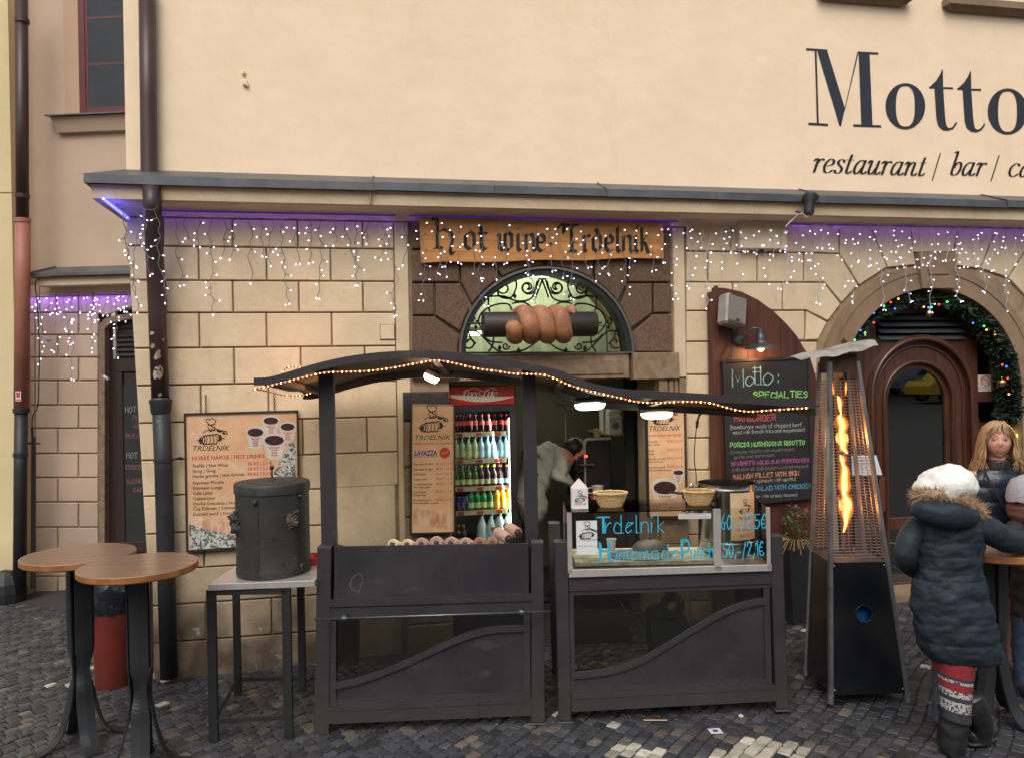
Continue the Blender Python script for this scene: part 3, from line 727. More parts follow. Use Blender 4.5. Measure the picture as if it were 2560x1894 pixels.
def sticker(px,py,w,h,r=.0632,yc=-.12,ragged=True):
    c=pw(px,py,-.12); ax=pw(379+(py-466)*.0415 if py < 1000 else 402+(py-1000)*.031,py,-.12)
    a0=math.asin(max(-.9,min(.9,(c.x-ax.x)/r)))
    pts=[]; n=9
    for k in range(n):
        t_=2*PI*k/n; f=R(.6,1.15) if ragged else 1
        a=a0+math.cos(t_)*w/2/r*f; z=c.z+math.sin(t_)*h/2*f
        pts.append((ax.x+r*math.sin(a),ax.y-r*math.cos(a)*1.0,z))
    return pts
m=MB(); m2=MB()
for px,py,w,h,q in ((384,834,.05,.03,0),(386,865,.045,.04,1),(400,885,.05,.07,1),(412,850,.02,.03,1),(392,935,.035,.08,0),(404,930,.05,.09,1),(405,985,.03,.03,1),(398,920,.05,.02,0),(394,895,.03,.04,0)):
    (m2 if q else m).poly(sticker(px,py,w,h,.0632+.0003*random.random()))
part('sticker',m,mat('torn_white_sticker',(.5,.47,.42),(.12,.1,.09),60,.7),t); part('sticker',m2,mat('torn_beige_sticker',(.35,.25,.15),(.08,.05,.04),50,.8),t)
m=MB(); m.poly(sticker(401,1050,.036,.036,ragged=False)); part('sticker',m,mat('grey_sticker',(.2,.2,.21),(.07,.07,.07),90,.6),t,label='round grey sticker')
def cw(px,py,d=8.3): return M_ @ cp(px,py,d)
t=pipe_thing('drainpipe','slim drainpipe between the yellow house and the pink wing, salmon pink in the middle',[
    ('upper_pipe',[cw(53,-30),cw(55,300),cw(56,552)],.062,M['pipe']),
    ('pink_pipe',[cw(57,548),cw(56,700),cw(54,1022)],.072,M['pipe_pink']),
    ('iron_pipe',[cw(53,1020),cw(51,1200),cw(49,1478)],.062,M['pipe_dark'])],Frame())
for px,py,r,mt in ((56,551,.08,'pipe_pink'),(53,1025,.078,'pipe_dark'),(51,1135,.07,'pipe_dark'),(55,52,.07,'pipe'),(56,490,.07,'pipe')):
    m=MB(); m.smooth=True; m.lathe([(r-.012,-.03),(r,-.025),(r,.015),(r-.012,.02)],cw(px,py),18); part('pipe_collar',m,M[mt],t)
m=MB(); c=cp(46,990,8.225); m.box(c.x-.028,c.x+.028,8.222,8.226,c.z-.05,c.z+.05,M_); st=part('sticker',m,M['white'],t,label='small white sticker with a red print')
m=MB(); m.box(c.x-.02,c.x+.018,8.2205,8.2215,c.z-.01,c.z+.04,M_); m.box(c.x-.02,c.x+.02,8.2205,8.2215,c.z-.042,c.z-.03,M_); part('sticker_print',m,mat('red_print',(.55,.04,.04),None),st)
t=thing('conduit','thin dark conduit with a loose black cable running up the pink wing wall','conduit')
m=MB(); m.tube([cw(84,1092,8.4),cw(83,1300,8.4),cw(82,1470,8.4)],.022,8); m.tube([cw(70,1107,8.4),cw(100,1107,8.4)],.01,6); m.tube([cw(81,1092,8.4),cw(80,1065,8.4)],.012,6); part('tube',m,M['pipe_dark'],t)
m=MB(); m.tube(cr([cw(80,1066,8.4),cw(82,1040,8.4),cw(94,1015,8.42),cw(97,960,8.42),cw(98,860,8.42),cw(93,760,8.42),cw(88,715,8.42),cw(93,700,8.36),cw(116,695,8.3)]),.006,5); part('cable',m,M['cable_dark'],t)
# ================================================================= GROUND
def gcol(): pass
gm=MB()
step=1
for (x0,x1,y0,y1) in ((-60,60,-60,60),): gm.quad((x0,y0,gz(x0)-.0125),(x1,y0,gz(x1)-.0125),(x1,y1,gz(x1)-.0125),(x0,y1,gz(x0)-.0125))
ground=struct('pavement',gm,mat('joint_dirt',(.035,.032,.03),(.02,.018,.017),18,.75,bump=.003,bscale=120))
M['cobble']=mat('cobble',(.060,.062,.070),(.032,.032,.036),12,.42,bump=.004,bscale=80,tone=.42,rvar=.14)
M['cobble_pale']=mat('pale_cobble',(.45,.42,.34),(.26,.235,.19),16,.62,bump=.004,bscale=80,tone=.35,contrast=(.4,.7))
M['cobble_tan']=mat('tan_cobble',(.125,.105,.085),(.08,.068,.058),12,.55,bump=.004,bscale=80,tone=.4)
def inpoly(x,y,poly):
    c=False; n=len(poly)
    for i in range(n):
        (x1,y1),(x2,y2)=poly[i],poly[i-1]
        if (y1 > y) != (y2 > y) and x < (x2-x1)*(y-y1)/(y2-y1)+x1: c=not c
    return c
def gp(pts): return [(lambda q: (q.x,q.y))(ground_at(*p)) for p in pts]
PALE=[gp([(1487,1890),(1562,1853),(1650,1862),(1742,1893),(1760,2000),(1400,2000)]),gp([(1770,1894),(1868,1836),(1998,1862),(1955,1905),(1850,2000),(1700,2000)]),gp([(1960,1862),(2030,1870),(2010,1900),(1960,1900)]),gp([(2493,1560),(2580,1545),(2600,1580),(2500,1575)])]
ASPH=gp([(0,1480),(150,1450),(330,1450),(330,1560),(180,1530),(0,1500)])
random.seed(11)
CB=[]; hd=rad(41)
e1=Vector((math.cos(hd),math.sin(hd))); e2=Vector((-math.sin(hd),math.cos(hd)))
S1,S2=.086,.074
def cam_px(p):
    v=MC.transposed() @ (Vector(p)-CAM)
    return (1280+FPX*v.x/-v.z,947-FPX*v.y/-v.z,-v.z) if v.z < 0 else (9e9,9e9,0)
O=Vector((-1.0,-3.0))
for j in range(-115,115):
    for i in range(-115,115):
        w_=.03*math.sin(i*.35) ;
        ctr=O+e1*(i*S1+S1*(.5+.5*math.sin(j*2.1))*.7+.01*math.sin(j*.7))+e2*(j*S2+w_)
        X,Y=ctr
        px,py,dd=cam_px((X,Y,gz(X)))
        if not (-300 < px < 3050 and py < 2100 and dd > .5): continue
        if X > sl(0) and Y > .0: continue
        if Y > 3.2 or (X > sl(0) and Y > .45): continue
        if inpoly(X,Y,ASPH) and R(0,1) < .93: continue
        CB.append((ctr,dd,px,py))
print('cobbles',len(CB))
CB.sort(key=lambda c: (not (0 <= c[2] <= 2560 and c[3] <= 1900),c[1]))
def cobble(mb,ctr,tone):
    a=S1/2-R(.001,.004); b=S2/2-R(.001,.004); rt=R(-.07,.07)
    h=R(-.004,.002)
    if R(0,1) < .04: h -= .006
    tx,ty=R(-.03,.03),R(-.03,.03)
    c,s=math.cos(rt+hd),math.sin(rt+hd); ring=[]
    cor=[(-a,-b),(a,-b),(a,b),(-a,b)]
    cor=[(x*R(.86,1.04),y*R(.86,1.04)) for x,y in cor]
    oct_=[]
    for k in range(4):
        x0,y0=cor[k]; x1,y1=cor[(k+1) % 4]
        oct_ += [(x0+(x1-x0)*.08,y0+(y1-y0)*.08),(x0+(x1-x0)*.92,y0+(y1-y0)*.92)]
    def P(x,y,z): X=ctr.x+x*c-y*s; return (X,ctr.y+x*s+y*c,gz(X)+h+z+x*tx+y*ty)
    mb.tone=tone
    k=mb.vs([P(x,y,-.03) for x,y in oct_]+[P(x,y,-.004) for x,y in oct_]+[P(x*.94,y*.93,0) for x,y in oct_]+[P(0,0,.002)])
    for l in (0,8):
        for q in range(8): r_=(q+1) % 8; mb.face((k+l+q,k+l+r_,k+l+8+r_,k+l+8+q))
    for q in range(8): mb.face((k+16+q,k+16+(q+1) % 8,k+24))
rest=[MB(),MB(),MB()]
cm=[M['cobble'],M['cobble_tan'],M['cobble_pale']]
for idx,(ctr,dd,px,py) in enumerate(CB):
    k=0
    if R(0,1) < .10: k=1
    if R(0,1) < .008: k=2
    if any(inpoly(ctr.x,ctr.y,p) for p in PALE) and R(0,1) < .9: k=2
    tone=min(1,max(0,random.gauss(.5,.3)))
    if idx < 300:
        mb=MB(); cobble(mb,ctr,tone); part('cobble',mb,cm[k],ground)
    else: cobble(rest[k],ctr,tone)
mb=MB(); mb.tone=0
for k in range(3):
    mb.m=k; o=len(mb.v); mb.v += rest[k].v
    for f,tn in zip(rest[k].f,rest[k].tones): mb.tone=tn; mb.face([o+i for i in f])
part('small_cobbles',mb,cm,ground,kind='stuff')
am=MB(); am.poly([(x,y,gz(x)-.007) for x,y in ccw(ASPH)]); part('tarmac_patch',am,mat('tarmac',(.045,.042,.042),(.032,.03,.03),30,.7,bump=.004,bscale=150),ground)
# ================================================================= RIGHT DOORWAY
M['glass']=glass('clear_glass',(.92,.92,.90),.01,.02,1.3)
M['doorglass']=glass('door_glass',(.35,.36,.36),.01,.22)
m=MB(); yb=2.6
m.box(ACX-1.1,ACX+1.1,yb,yb+.05,-.2,3.2); m.box(ACX-1.1,ACX+1.1,.5,yb,-.25,-.02)
m.box(ACX-1.15,ACX-1.1,.45,yb,-.2,3.2); m.box(ACX+1.1,ACX+1.15,.45,yb,-.2,3.2); m.box(ACX-1.1,ACX+1.1,.5,yb,3.2,3.25)
part('dark_interior',m,mat('interior_brown',(.05,.03,.02),(.03,.02,.015),2,.8),bld)
ent=MB()
YDR=.17
def d6(x,y,yy=YDR): return wp(B6(x,y),yy)
zth=d6(600,2100)[1]
# wooden screen filling the arch: pieces
def bar(mb,p,q,y0,y1,c=.006): mb.bbox(min(p[0],q[0]),max(p[0],q[0]),y0,y1,min(p[1],q[1]),max(p[1],q[1]),c)
gcx=d6(804,914)[0]; gcz=d6(804,914)[1]; r1=(d6(1118,1130)[0]-d6(490,1130)[0])/2; gx0=d6(608,1)[0]; gx1=d6(948,1)[0]
gr=(gx1-gx0)/2; gc2=(gx0+gx1)/2; gcz2=d6(772,755)[1]-gr
zb0=wp(B7(600,905),YDR)[1]
zrail0,zrail1=wp(B7(480,603),YDR)[1],wp(B7(480,547),YDR)[1]
def darc(cx,cz,r,zlow,n=24): return [(cx-r,zlow)]+[(cx-r*math.cos(PI*i/n),cz+r*math.sin(PI*i/n)) for i in range(n+1)]+[(cx+r,zlow)]
ed=thing('entrance_door','dark red-brown wooden entrance with a round-topped glass door and louvre above, under the stone arch','door',(gc2,YDR,0))
def eloc(o): o.location=(-gc2,-YDR,0); return o
m=MB()
outer=[(gc2-.95,zb0)]+[(gc2-.95,2.05)]*0
n_=26
oo=darc(gcx,gcz,r1,zb0);
sq=[]
for (x,z) in oo:
    dx,dz=x-gcx,max(z-gcz,0)
    sq.append((gcx+(dx/r1)*r1*1.0,z))
xl_,xr_=d6(455,1)[0],d6(1130,1)[0]; ztop=d6(800,592)[1]
rect=[]
for i,(x,z) in enumerate(oo):
    if i == 0: rect.append((xl_,zb0))
    elif i == len(oo)-1: rect.append((xr_,zb0))
    else:
        a=PI*(i-1)/24; ca,sa=-math.cos(a),math.sin(a)
        t=min((abs((xl_ if ca < 0 else xr_)-gcx)/abs(ca)) if abs(ca) > 1e-4 else 9e9,((ztop+.02-gcz)/sa) if sa > 1e-4 else 9e9)
        rect.append((gcx+ca*t,gcz+sa*t))
m.ring(rect,darc(gcx,gcz,r1-.0,zb0),YDR,YDR+.06); eloc(part('door_case',m,M['door'],ed))
m=MB(); m.ring(darc(gcx,gcz,r1,zb0),darc(gcx,gcz,r1-.035,zb0),YDR-.03,YDR+.05); m.ring(darc(gcx,gcz,r1-.0355,zb0),darc(gcx,gcz,r1-.06,zb0),YDR-.008,YDR+.05)
eloc(part('outer_architrave',m,M['door'],ed))
for rr2,cx2,cz2,tr,yo in ((r1-.035,gcx,gcz,.022,-.035),(r1-.1,gcx,gcz,.012,.008),(gr+.06,gc2,gcz2,.014,-.004)):
    m=MB(); m.smooth=True; m.tube([(x,YDR+yo,z) for x,z in darc(cx2,cz2,rr2,zb0)],tr,10); eloc(part('arched_bead',m,M['door'],ed))
m=MB(); rr_=r1-.0605
m.ring(darc(gcx,gcz,rr_,zb0),darc(gc2,gcz2,gr+.055,zb0),YDR+.012,YDR+.06); m.ring(darc(gc2,gcz2,gr+.075,zb0),darc(gc2,gcz2,gr+.045,zb0),YDR-.006,YDR+.0115)
eloc(part('door_leaf',m,M['door'],ed))
m=MB(); m.ring(darc(gc2,gcz2,gr+.0545,zb0),darc(gc2,gcz2,gr,zb0),YDR+.03,YDR+.07); m.bbox(gc2-gr,gc2+gr,YDR+.028,YDR+.07,zrail0,zrail1,.006); m.bbox(gc2-gr,gc2+gr,YDR+.028,YDR+.07,zb0,zb0+.13,.006)
eloc(part('glazing_frame',m,M['door'],ed))
m=MB(); m.prism([(x,z) for x,z in darc(gc2,gcz2,gr-.0005,zrail1)],YDR+.05,YDR+.056); eloc(part('pane',m,M['doorglass'],ed))
m=MB(); m.box(gc2-gr+.001,gc2+gr-.001,YDR+.05,YDR+.056,zb0+.13,zrail0); eloc(part('pane',m,M['doorglass'],ed))
# fanlight zone, louvre
l0,l1=d6(552,590),d6(1062,432)
m=MB(); xa,xb=ACX-RI+.0,ACX+RI
m.prism([(xa,ztop+.02),(l0[0],ztop+.02),(l0[0],ACZ+.9),(xa,ACZ+.9)],YDR+.02,YDR+.05)
m.prism([(l1[0],ztop+.02),(xb,ztop+.02),(xb,ACZ+.9),(l1[0],ACZ+.9)],YDR+.02,YDR+.05)
m.prism([(l0[0],l1[1]),(l1[0],l1[1]),(l1[0],ACZ+.9),(l0[0],ACZ+.9)],YDR+.021,YDR+.05)
m.bbox(xa,xl_-.001,YDR,YDR+.05,zb0,ztop+.02,.004)
eloc(part('upper_panel',m,M['door'],ed))
sl_h=(l1[1]-l0[1])/4
for k in range(4):
    z=l0[1]+sl_h*k; m=MB(); m.hexa([(l0[0]+.01,YDR-.035,z),(l1[0]-.01,YDR-.035,z),(l1[0]-.01,YDR-.02,z),(l0[0]+.01,YDR-.02,z),(l0[0]+.01,YDR+.025,z+sl_h*.82),(l1[0]-.01,YDR+.025,z+sl_h*.82),(l1[0]-.01,YDR+.04,z+sl_h*.82),(l0[0]+.01,YDR+.04,z+sl_h*.82)])
    eloc(part('louvre_blade',m,M['zinc'],ed))
# right side light
x2=ACX+RI+.02; p=d6(1130,895); q=d6(1280,952)
m=MB(); m.bbox(xr_+.001,x2,YDR,YDR+.05,q[1],p[1],.005); m.bbox(xr_+.001,x2,YDR,YDR+.05,zb0,zb0+.35,.005); m.bbox(x2-.12,x2-.0005,YDR-.002,YDR+.05,p[1]+.001,3.0,.004); m.bbox(xr_+.001,x2-.1205,YDR+.001,YDR+.05,ztop-.02,ztop+.019,.004)
eloc(part('side_light_frame',m,M['door'],ed))
m=MB(); m.box(xr_+.001,x2-.12,YDR+.028,YDR+.034,p[1],ztop-.02); eloc(part('pane',m,M['doorglass'],ed))
m=MB(); m.box(xr_+.001,x2,YDR+.028,YDR+.034,zb0+.35,q[1]); eloc(part('pane',m,M['doorglass'],ed))
m=MB(); c=d6(588,1500,YDR-.05); m.box(c[0]-.03,c[0]+.03,YDR-.03,YDR+.011,c[1]-.16,c[1]+.16); eloc(part('door_handle',m,mat('copper_plate',(.2,.07,.035),(.14,.05,.03),5,.35,metal=.4),ed))
# bentwood chair and counter faintly seen inside
ch=thing('bentwood_chair','dark bentwood chair back seen through the glass of the entrance door','chair',(gc2,1.0,0))
def bend(pts,r=.014):
    m=MB(); m.smooth=True; m.tube(cr(pts,6),r,8); return m
part('backrest',bend([(-.2,0,.45),(-.21,0,.75),(-.13,0,.95),(0,0,1.0),(.13,0,.95),(.21,0,.75),(.2,0,.45)]),M['door_dark'],ch)
part('scroll',bend([(-.12,0,.47),(-.13,0,.75),(-.03,0,.86),(.05,0,.78),(-.01,0,.72)],.01),M['door_dark'],ch)
m=MB(); m.smooth=True; m.lathe([(0,.45),(.2,.45),(.21,.465),(.2,.48),(0,.48)],(0,.2,0),20); part('seat',m,M['door_dark'],ch)
for sx in (-1,1):
    for sy in (0,.38): part('leg',bend([(sx*.18,sy,.45),(sx*.2,sy,.2),(sx*.22,sy+(.02 if sy else -.02),0)]),M['door_dark'],ch)
# warning sign with triangle and crossed-out circle
p,q=d6(1113,893,YDR+.02),d6(1223,794,YDR+.02); ns=thing('warning_sign','small white sign with yellow triangle and red no-smoking circle on the side window','sign',(p[0],YDR+.018,p[1]))
w_,h_=q[0]-p[0],q[1]-p[1]
m=MB(); m.bbox(0,w_,0,.004,0,h_,.001); part('plate',m,mat('sign_white',(.6,.6,.55),None,rough=.5),ns)
m=MB(); m.poly([(w_*.04,-.0012,h_*.42),(w_*.38,-.0012,h_*.42),(w_*.1,-.0012,h_*.9)][::1]); part('triangle',m,mat('sign_yellow',(.65,.5,.02),None),ns)
m=MB(); ribbon(m,[(w_*.7+.3*w_*.72*math.cos(a/20*2*PI),h_*.64+.3*w_*.72*math.sin(a/20*2*PI)) for a in range(21)],.009,-.0014); ribbon(m,[(w_*.56,h_*.78),(w_*.84,h_*.5)],.008,-.0016); m.box(w_*.42,w_*.46,-.0013,-.001,h_*.36,h_*.92); part('no_smoking_symbol',m,mat('sign_red',(.6,.03,.02),None),ns)
m=MB(); text_in(m,'VSTUP ZAKÁZÁN',w_*.05,h_*.2,-.0012,.018,sx=w_*.0+1); text_in(m,'NO SMOKING INSIDE',w_*.05,h_*.08,-.0012,.014); part('sign_text',m,M['letter_black'],ns)
# fir garland along the inner arch
gt=thing('fir_garland','green fir garland with coloured lights and gold baubles inside the stone arch','garland',(ACX,.03,ACZ))
M['fir']=mat('fir_needles',(.02,.05,.022),(.008,.02,.012),40,.7,coord='obj')
random.seed(5)
m=MB(); core=[]
gpts=[wp(B6(*p),.03) for p in ((340,625),(400,560),(470,480),(560,410),(680,365),(850,355),(1010,380),(1130,450),(1210,540),(1270,640),(1310,740),(1330,850),(1335,960),(1320,1020))]
GP=cr([(x-ACX,0,z-ACZ) for x,z in gpts],8)
m.smooth=False
for i,p in enumerate(GP):
    f=i/len(GP); rr=.075+.045*f
    for k in range(75):
        a,b=R(0,2*PI),R(-.6,.6)
        d=Vector((math.cos(a)*math.cos(b),math.sin(a)*math.cos(b)*.8,math.sin(b))).normalized()
        ln=R(.5,1.15)*rr; w=R(.006,.011); o=p+Vector((R(-.02,.02),R(-.02,.02),R(-.02,.02)))
        tt=d.cross(Vector((R(-1,1),R(-1,1),R(-1,1)))).normalized()*w
        m.quad(o-tt*.4,o+tt*.4,o+d*ln+tt,o+d*ln-tt)
part('needles',m,M['fir'],gt)
gl={'blue': (.05,.1,1),'green': (.05,1,.15),'red': (1,.04,.03),'amber': (1,.35,.05)}
for k,v in gl.items(): M['g'+k]=emit('garland_'+k,v,4)
for x,y,c in ((530,430,'blue'),(452,532,'blue'),(655,405,'blue'),(852,398,'blue'),(1115,490,'blue'),(1312,745,'blue'),(418,590,'green'),(590,390,'green'),(870,397,'green'),(963,365,'green'),(1180,508,'green'),(478,548,'green'),(630,367,'red'),(530,487,'red'),(914,380,'red'),(1288,735,'red'),(1320,815,'red'),(675,347,'amber'),(825,395,'amber'),(1195,530,'amber'),(1327,908,'amber'),(1245,556,'amber')):
    q=W.at(*B6(x,y),y=-.05); mb=MB(); mb.smooth=True; mb.sphere((q.x-ACX,-.08,q.z-ACZ),.008,8,6); part('fairy_light',mb,M['g'+c],gt,label=c+' fairy light')
gold=mat('gold_bauble',(.55,.36,.12),None,rough=.25,metal=1)
for x,y,r in ((856,433,.034),(1285,842,.036),(1243,562,.018),(478,565,.016)):
    q=W.at(*B6(x,y),y=-.05); mb=MB(); mb.smooth=True; mb.sphere((q.x-ACX,-.08,q.z-ACZ),r,16,10); mb.tube([(q.x-ACX,-.08,q.z-ACZ+r),(q.x-ACX,-.08,q.z-ACZ+r+.02)],.006,6); part('bauble',mb,gold,gt)
for x,y in ((1262,592),(1095,410),(350,597)):
    q=W.at(*B6(x,y),y=-.05); mb=MB(); pts=[]
    for k in range(10):
        a=PI/2+k*PI/5; r=.035 if k % 2 == 0 else .015; pts.append((q.x-ACX+r*math.cos(a),q.z-ACZ+r*math.sin(a)))
    mb.prism(pts,-.09,-.08); part('gold_star',mb,gold,gt)
# ================================================================= KIOSK INTERIOR
M['green_wall']=mat('interior_olive',(.20,.19,.14),(.15,.14,.10),1.6,.85)
m=MB()
RX0,RX1,RY=xDL-.5,xDR+.9,2.3
m.box(RX0,RX1,RY,RY+.05,-.1,2.3); m.box(RX0-.05,RX0,.46,RY,-.1,2.3); m.box(RX1,RX1+.05,.46,RY,-.1,2.3); m.box(RX0,RX1,.46,RY,2.24,2.3); m.box(RX0,RX1,.46,RY,-.12,-.06)
part('shop_room',m,M['green_wall'],bld)
# room behind the lunette
m=MB(); m.box(RX0,RX1,1.15,1.2,LZ0-.1,3.34); m.box(RX0,RX1,.46,1.15,LZ0-.12,LZ0-.07); m.box(RX0,RX0+.02,.46,1.15,LZ0,3.34); m.box(RX1-.02,RX1,.46,1.15,LZ0,3.34); m.box(RX0,RX1,.46,1.15,3.3,3.34)
part('lunette_room',m,mat('pale_green_wall',(.58,.60,.52),(.34,.37,.29),3.5,.7,stretch=(3,1,.8)),bld)
tube_m=emit('fluorescent_tube',(.9,1,.82),9,True)
def tube_lamp(x0,x1,y,z,lab):
    t=thing('tube_lamp',lab,'lamp',((x0+x1)/2,y,z)); w=(x1-x0)/2
    m=MB(); m.bbox(-w,w,-.05,.05,.02,.06,.005); part('housing',m,M['white'],t)
    m=MB(); m.smooth=True; m.tube([(-w+.02,0,0),(w-.02,0,0)],.02,10); part('tube',m,tube_m,t)
a,b=wp(Z6(930,575),.7),wp(Z6(1190,575),.7); tube_lamp(a[0],b[0],.72,a[1]+.05,'bright fluorescent tube at the top of the lunette window')
a,b=wp(Z6(470,930),.7),wp(Z6(700,930),.7); tube_lamp(a[0]-.1,b[0],.9,a[1]-.02,'bright fluorescent tube low at the left of the lunette window')
lamp('lunette_light','AREA',(LCX,.8,3.25),11,(.92,1,.8),1.0,(0,0,0),.3)
# lunette frame, reveal and glass
m=MB(); m.ring(larc(1.012),larc(.985),-.066,-.049); m.box(LCX-LRX*1.012,LCX+LRX*1.012,-.066,-.049,LZ0-.012,LZ0-.0005); lf=part('lunette_frame',m,mat('steel_trim',(.25,.24,.22),None,rough=.35,metal=.8),bld)
m=MB(); m.ring(larc(.984),larc(.93),-.048,.12); part('lunette_reveal',m,M['black'],lf)
m=MB(); m.prism([(x,z) for x,z in larc(.93)],.16,.166); part('lunette_pane',m,glass('frosted_green',(.88,.9,.8),.25,.02),lf)
# wrought iron grille
grl=thing('iron_grille','black wrought iron scroll grille filling the lunette window','grille',(LCX,.1,LZ0))
def g6(x,y): p=wp(Z6(x,y),.1); return (p[0]-LCX,0,p[1]-LZ0)
def scroll(cx,cy,r,a0,turns,dirn=1,n=22,shrink=.22):
    pts=[]
    for i in range(n+1):
        t=i/n; rr=r*(1-(1-shrink)*t); a=rad(a0)+dirn*turns*2*PI*t
        pts.append(g6(cx+rr*math.cos(a),cy-rr*math.sin(a)))
    return pts
m=MB(); m.tube(cr([g6(490,1092),g6(520,960),g6(590,820),g6(700,690),g6(850,590),g6(1000,545),g6(1150,535),g6(1300,570),g6(1430,650),g6(1540,780),g6(1610,920),g6(1640,1092)],5),.007,6); m.tube([g6(490,1092),g6(1640,1092)],.007,6); part('frame_bar',m,M['iron'],grl)
def sc_part(paths,r=.0078):
    m=MB()
    for p in paths: m.tube(p,r,5)
    part('scroll',m,M['iron'],grl)
for s in (1,-1):
    X=lambda x: 1075+s*(x-1075)
    A=lambda a: a if s > 0 else 180-a
    sc_part([scroll(X(1175),625,55,A(200),1.3,s),cr([g6(X(1120),640),g6(X(1090),560),g6(X(1050),640),g6(X(1030),700)],5)])
    sc_part([scroll(X(965),625,50,A(0),1.2,-s)] if s > 0 else [scroll(X(965),625,50,A(0),1.2,-s)])
    sc_part([scroll(X(800),630,55,A(90),1.3,s),cr([g6(X(750),620),g6(X(770),690),g6(X(850),700),g6(X(890),620),g6(X(880),560)],5)])
    sc_part([cr([g6(X(690),690),g6(X(690),760),g6(X(700),800)],4),cr([g6(X(700),690),g6(X(800),690),g6(X(900),725),g6(X(1000),700),g6(X(1040),580)],6)])
    sc_part([cr([g6(X(860),790),g6(X(830),745),g6(X(740),750),g6(X(650),800),g6(X(620),880),g6(X(680),960)],6),cr([g6(X(860),740),g6(X(950),735),g6(X(1030),800)],5)])
    sc_part([scroll(X(600),870,25,A(90),1,s),cr([g6(X(590),780),g6(X(545),880),g6(X(560),980),g6(X(600),1030)],6)])
    sc_part([scroll(X(555),1020,58,A(100),1.25,s),cr([g6(X(500),950),g6(X(600),940),g6(X(700),1030),g6(X(760),1080),g6(X(840),1090),g6(X(950),1070),g6(X(1040),1010)],6)])
    sc_part([scroll(X(815),1045,28,A(0),1.2,-s),cr([g6(X(730),960),g6(X(720),1040),g6(X(690),1085)],5),cr([g6(X(640),960),g6(X(700),1010),g6(X(790),1020)],5)])
    m=MB()
    for lx,ly,lw in ((770,1060,22),(880,690,20),(905,1072,18),(600,910,18)):
        m.prism([(g6(X(lx),ly+lw)[0],g6(X(lx),ly+lw)[2]),(g6(X(lx+lw*.7),ly)[0],g6(X(lx),ly)[2]),(g6(X(lx),ly-lw)[0],g6(X(lx),ly-lw)[2]),(g6(X(lx-lw*.7),ly)[0],g6(X(lx),ly)[2])],-.006,.006)
    part('leaf',m,M['iron'],grl)
# rod with bracket at right
m=MB(); m.tube([g6(1455,900),g6(1535,900),g6(1540,1085),g6(1650,1090)],.006,6); part('bracket',m,M['iron'],grl)
# ================================================================= BIG PASTRY MODEL ON ITS ROLLER
c=W.at(*Z6(1052,890),y=-.2); a,b=W.at(*Z6(650,887),y=-.2),W.at(*Z6(1456,893),y=-.2)
L2=(b.x-a.x)/2
pm=thing('pastry_model','oversized model of a spiral chimney cake on a dark roller, in front of the lunette','model',((a.x+b.x)/2,-.2,(a.z+b.z)/2))
m=MB(); m.smooth=True; rr=.098
ME=Matrix.Rotation(PI/2,4,'Y') @ Matrix.Rotation(.0,4,'Z')
def ax(mb,prof,n=24): mb.lathe(prof,(0,0,0),n,Matrix.Rotation(PI/2,4,'Y'))
ax(m,[(0,-L2),(rr-.006,-L2),(rr,-L2+.01),(rr*1.0,L2-.01),(rr-.006,L2),(0,L2)]); part('roller',m,mat('dark_roller',(.035,.02,.017),(.018,.011,.01),6,.55,bump=.001,bscale=30,stretch=(.5,5,5)),pm)
m=MB(); m.tube([(-L2-.12,0,.01),(-L2-.001,0,.01)],.008,6); part('spindle',m,M['iron'],pm); m=MB(); m.tube([(L2+.001,0,.01),(L2+.05,0,.01),(L2+.06,.25,.01)],.008,6); part('spindle',m,M['iron'],pm)
m=MB(); m.smooth=True
x0=W.at(*Z6(862,940),y=-.3).x-pm.location.x; x1=W.at(*Z6(1318,800),y=-.3).x-pm.location.x
n=130; turns=4.05; th0=rad(-62); prev=None; cs=14
for i in range(n+1):
    t=i/n; th=rad(20)-2*PI*3.9*t
    xx=x0+(x1-x0)*t
    e=min(1,math.sqrt(max(0,min(t,1-t)/.025)))
    wob=1+.03*math.sin(i*.9)
    A_r,A_x=.057*e*wob,(.070 if t < .93 else .048)*e*wob
    ring=[]
    for k in range(cs):
        a_=2*PI*k/cs; rad_=.098+math.cos(a_)*A_r; xo=math.sin(a_)*A_x
        # th measured from the street side: th=0 faces the street, grows upwards
        ring.append((xx+xo,-math.cos(th)*rad_,math.sin(th)*rad_))
    kk=m.vs(ring)
    if prev is not None:
        for k in range(cs): m.face((prev+k,prev+(k+1) % cs,kk+(k+1) % cs,kk+k))
    prev=kk
part('dough_coil',m,mat('baked_dough',(.46,.20,.085),(.24,.09,.045),8,.6,bump=.003,bscale=50,coord='obj',contrast=(.35,.65),detail=9,marks=[((.62,.5,.42),60,.58,.66,.6,(1,1,1))]),pm)
# ================================================================= WOODEN SIGN
p0,p1,p2,p3=[W.at(*Z6(*p),y=-.1) for p in ((210,450),(1945,415),(1940,165),(195,122))]
sg=thing('wooden_sign','orange pine board sign reading hot wine Trdelnik in black gothic letters','sign',(p0.x,-.1,p0.z))
m=MB(); rel=[(p.x-p0.x,p.z-p0.z) for p in (p0,p1,p2,p3)]
bot=[(rel[0][0]+(rel[1][0]-rel[0][0])*t,rel[0][1]+(rel[1][1]-rel[0][1])*t+.006*math.sin(t*17)) for t in [i/12 for i in range(13)]]
m.prism(bot+[rel[2],rel[3]],0,.028); part('board',m,M['signwood'],sg)
m=MB()
for z in (.09,.18): m.box(rel[0][0]+.01,rel[2][0]-.02,-.0006,-.0001,z-.001 ,z+.001)
for (x,z) in ((.04,.03),(.04,.1),(.035,.22),(2.0,.05),(2.02,.12),(2.0,.2),(.3,.24),(1.3,.03)): m.disc((min(x,rel[1][0]-.05),-.0008,z),.007,8,'y')
part('knot',m,mat('knot',(.12,.04,.015),None),sg,kind='stuff')
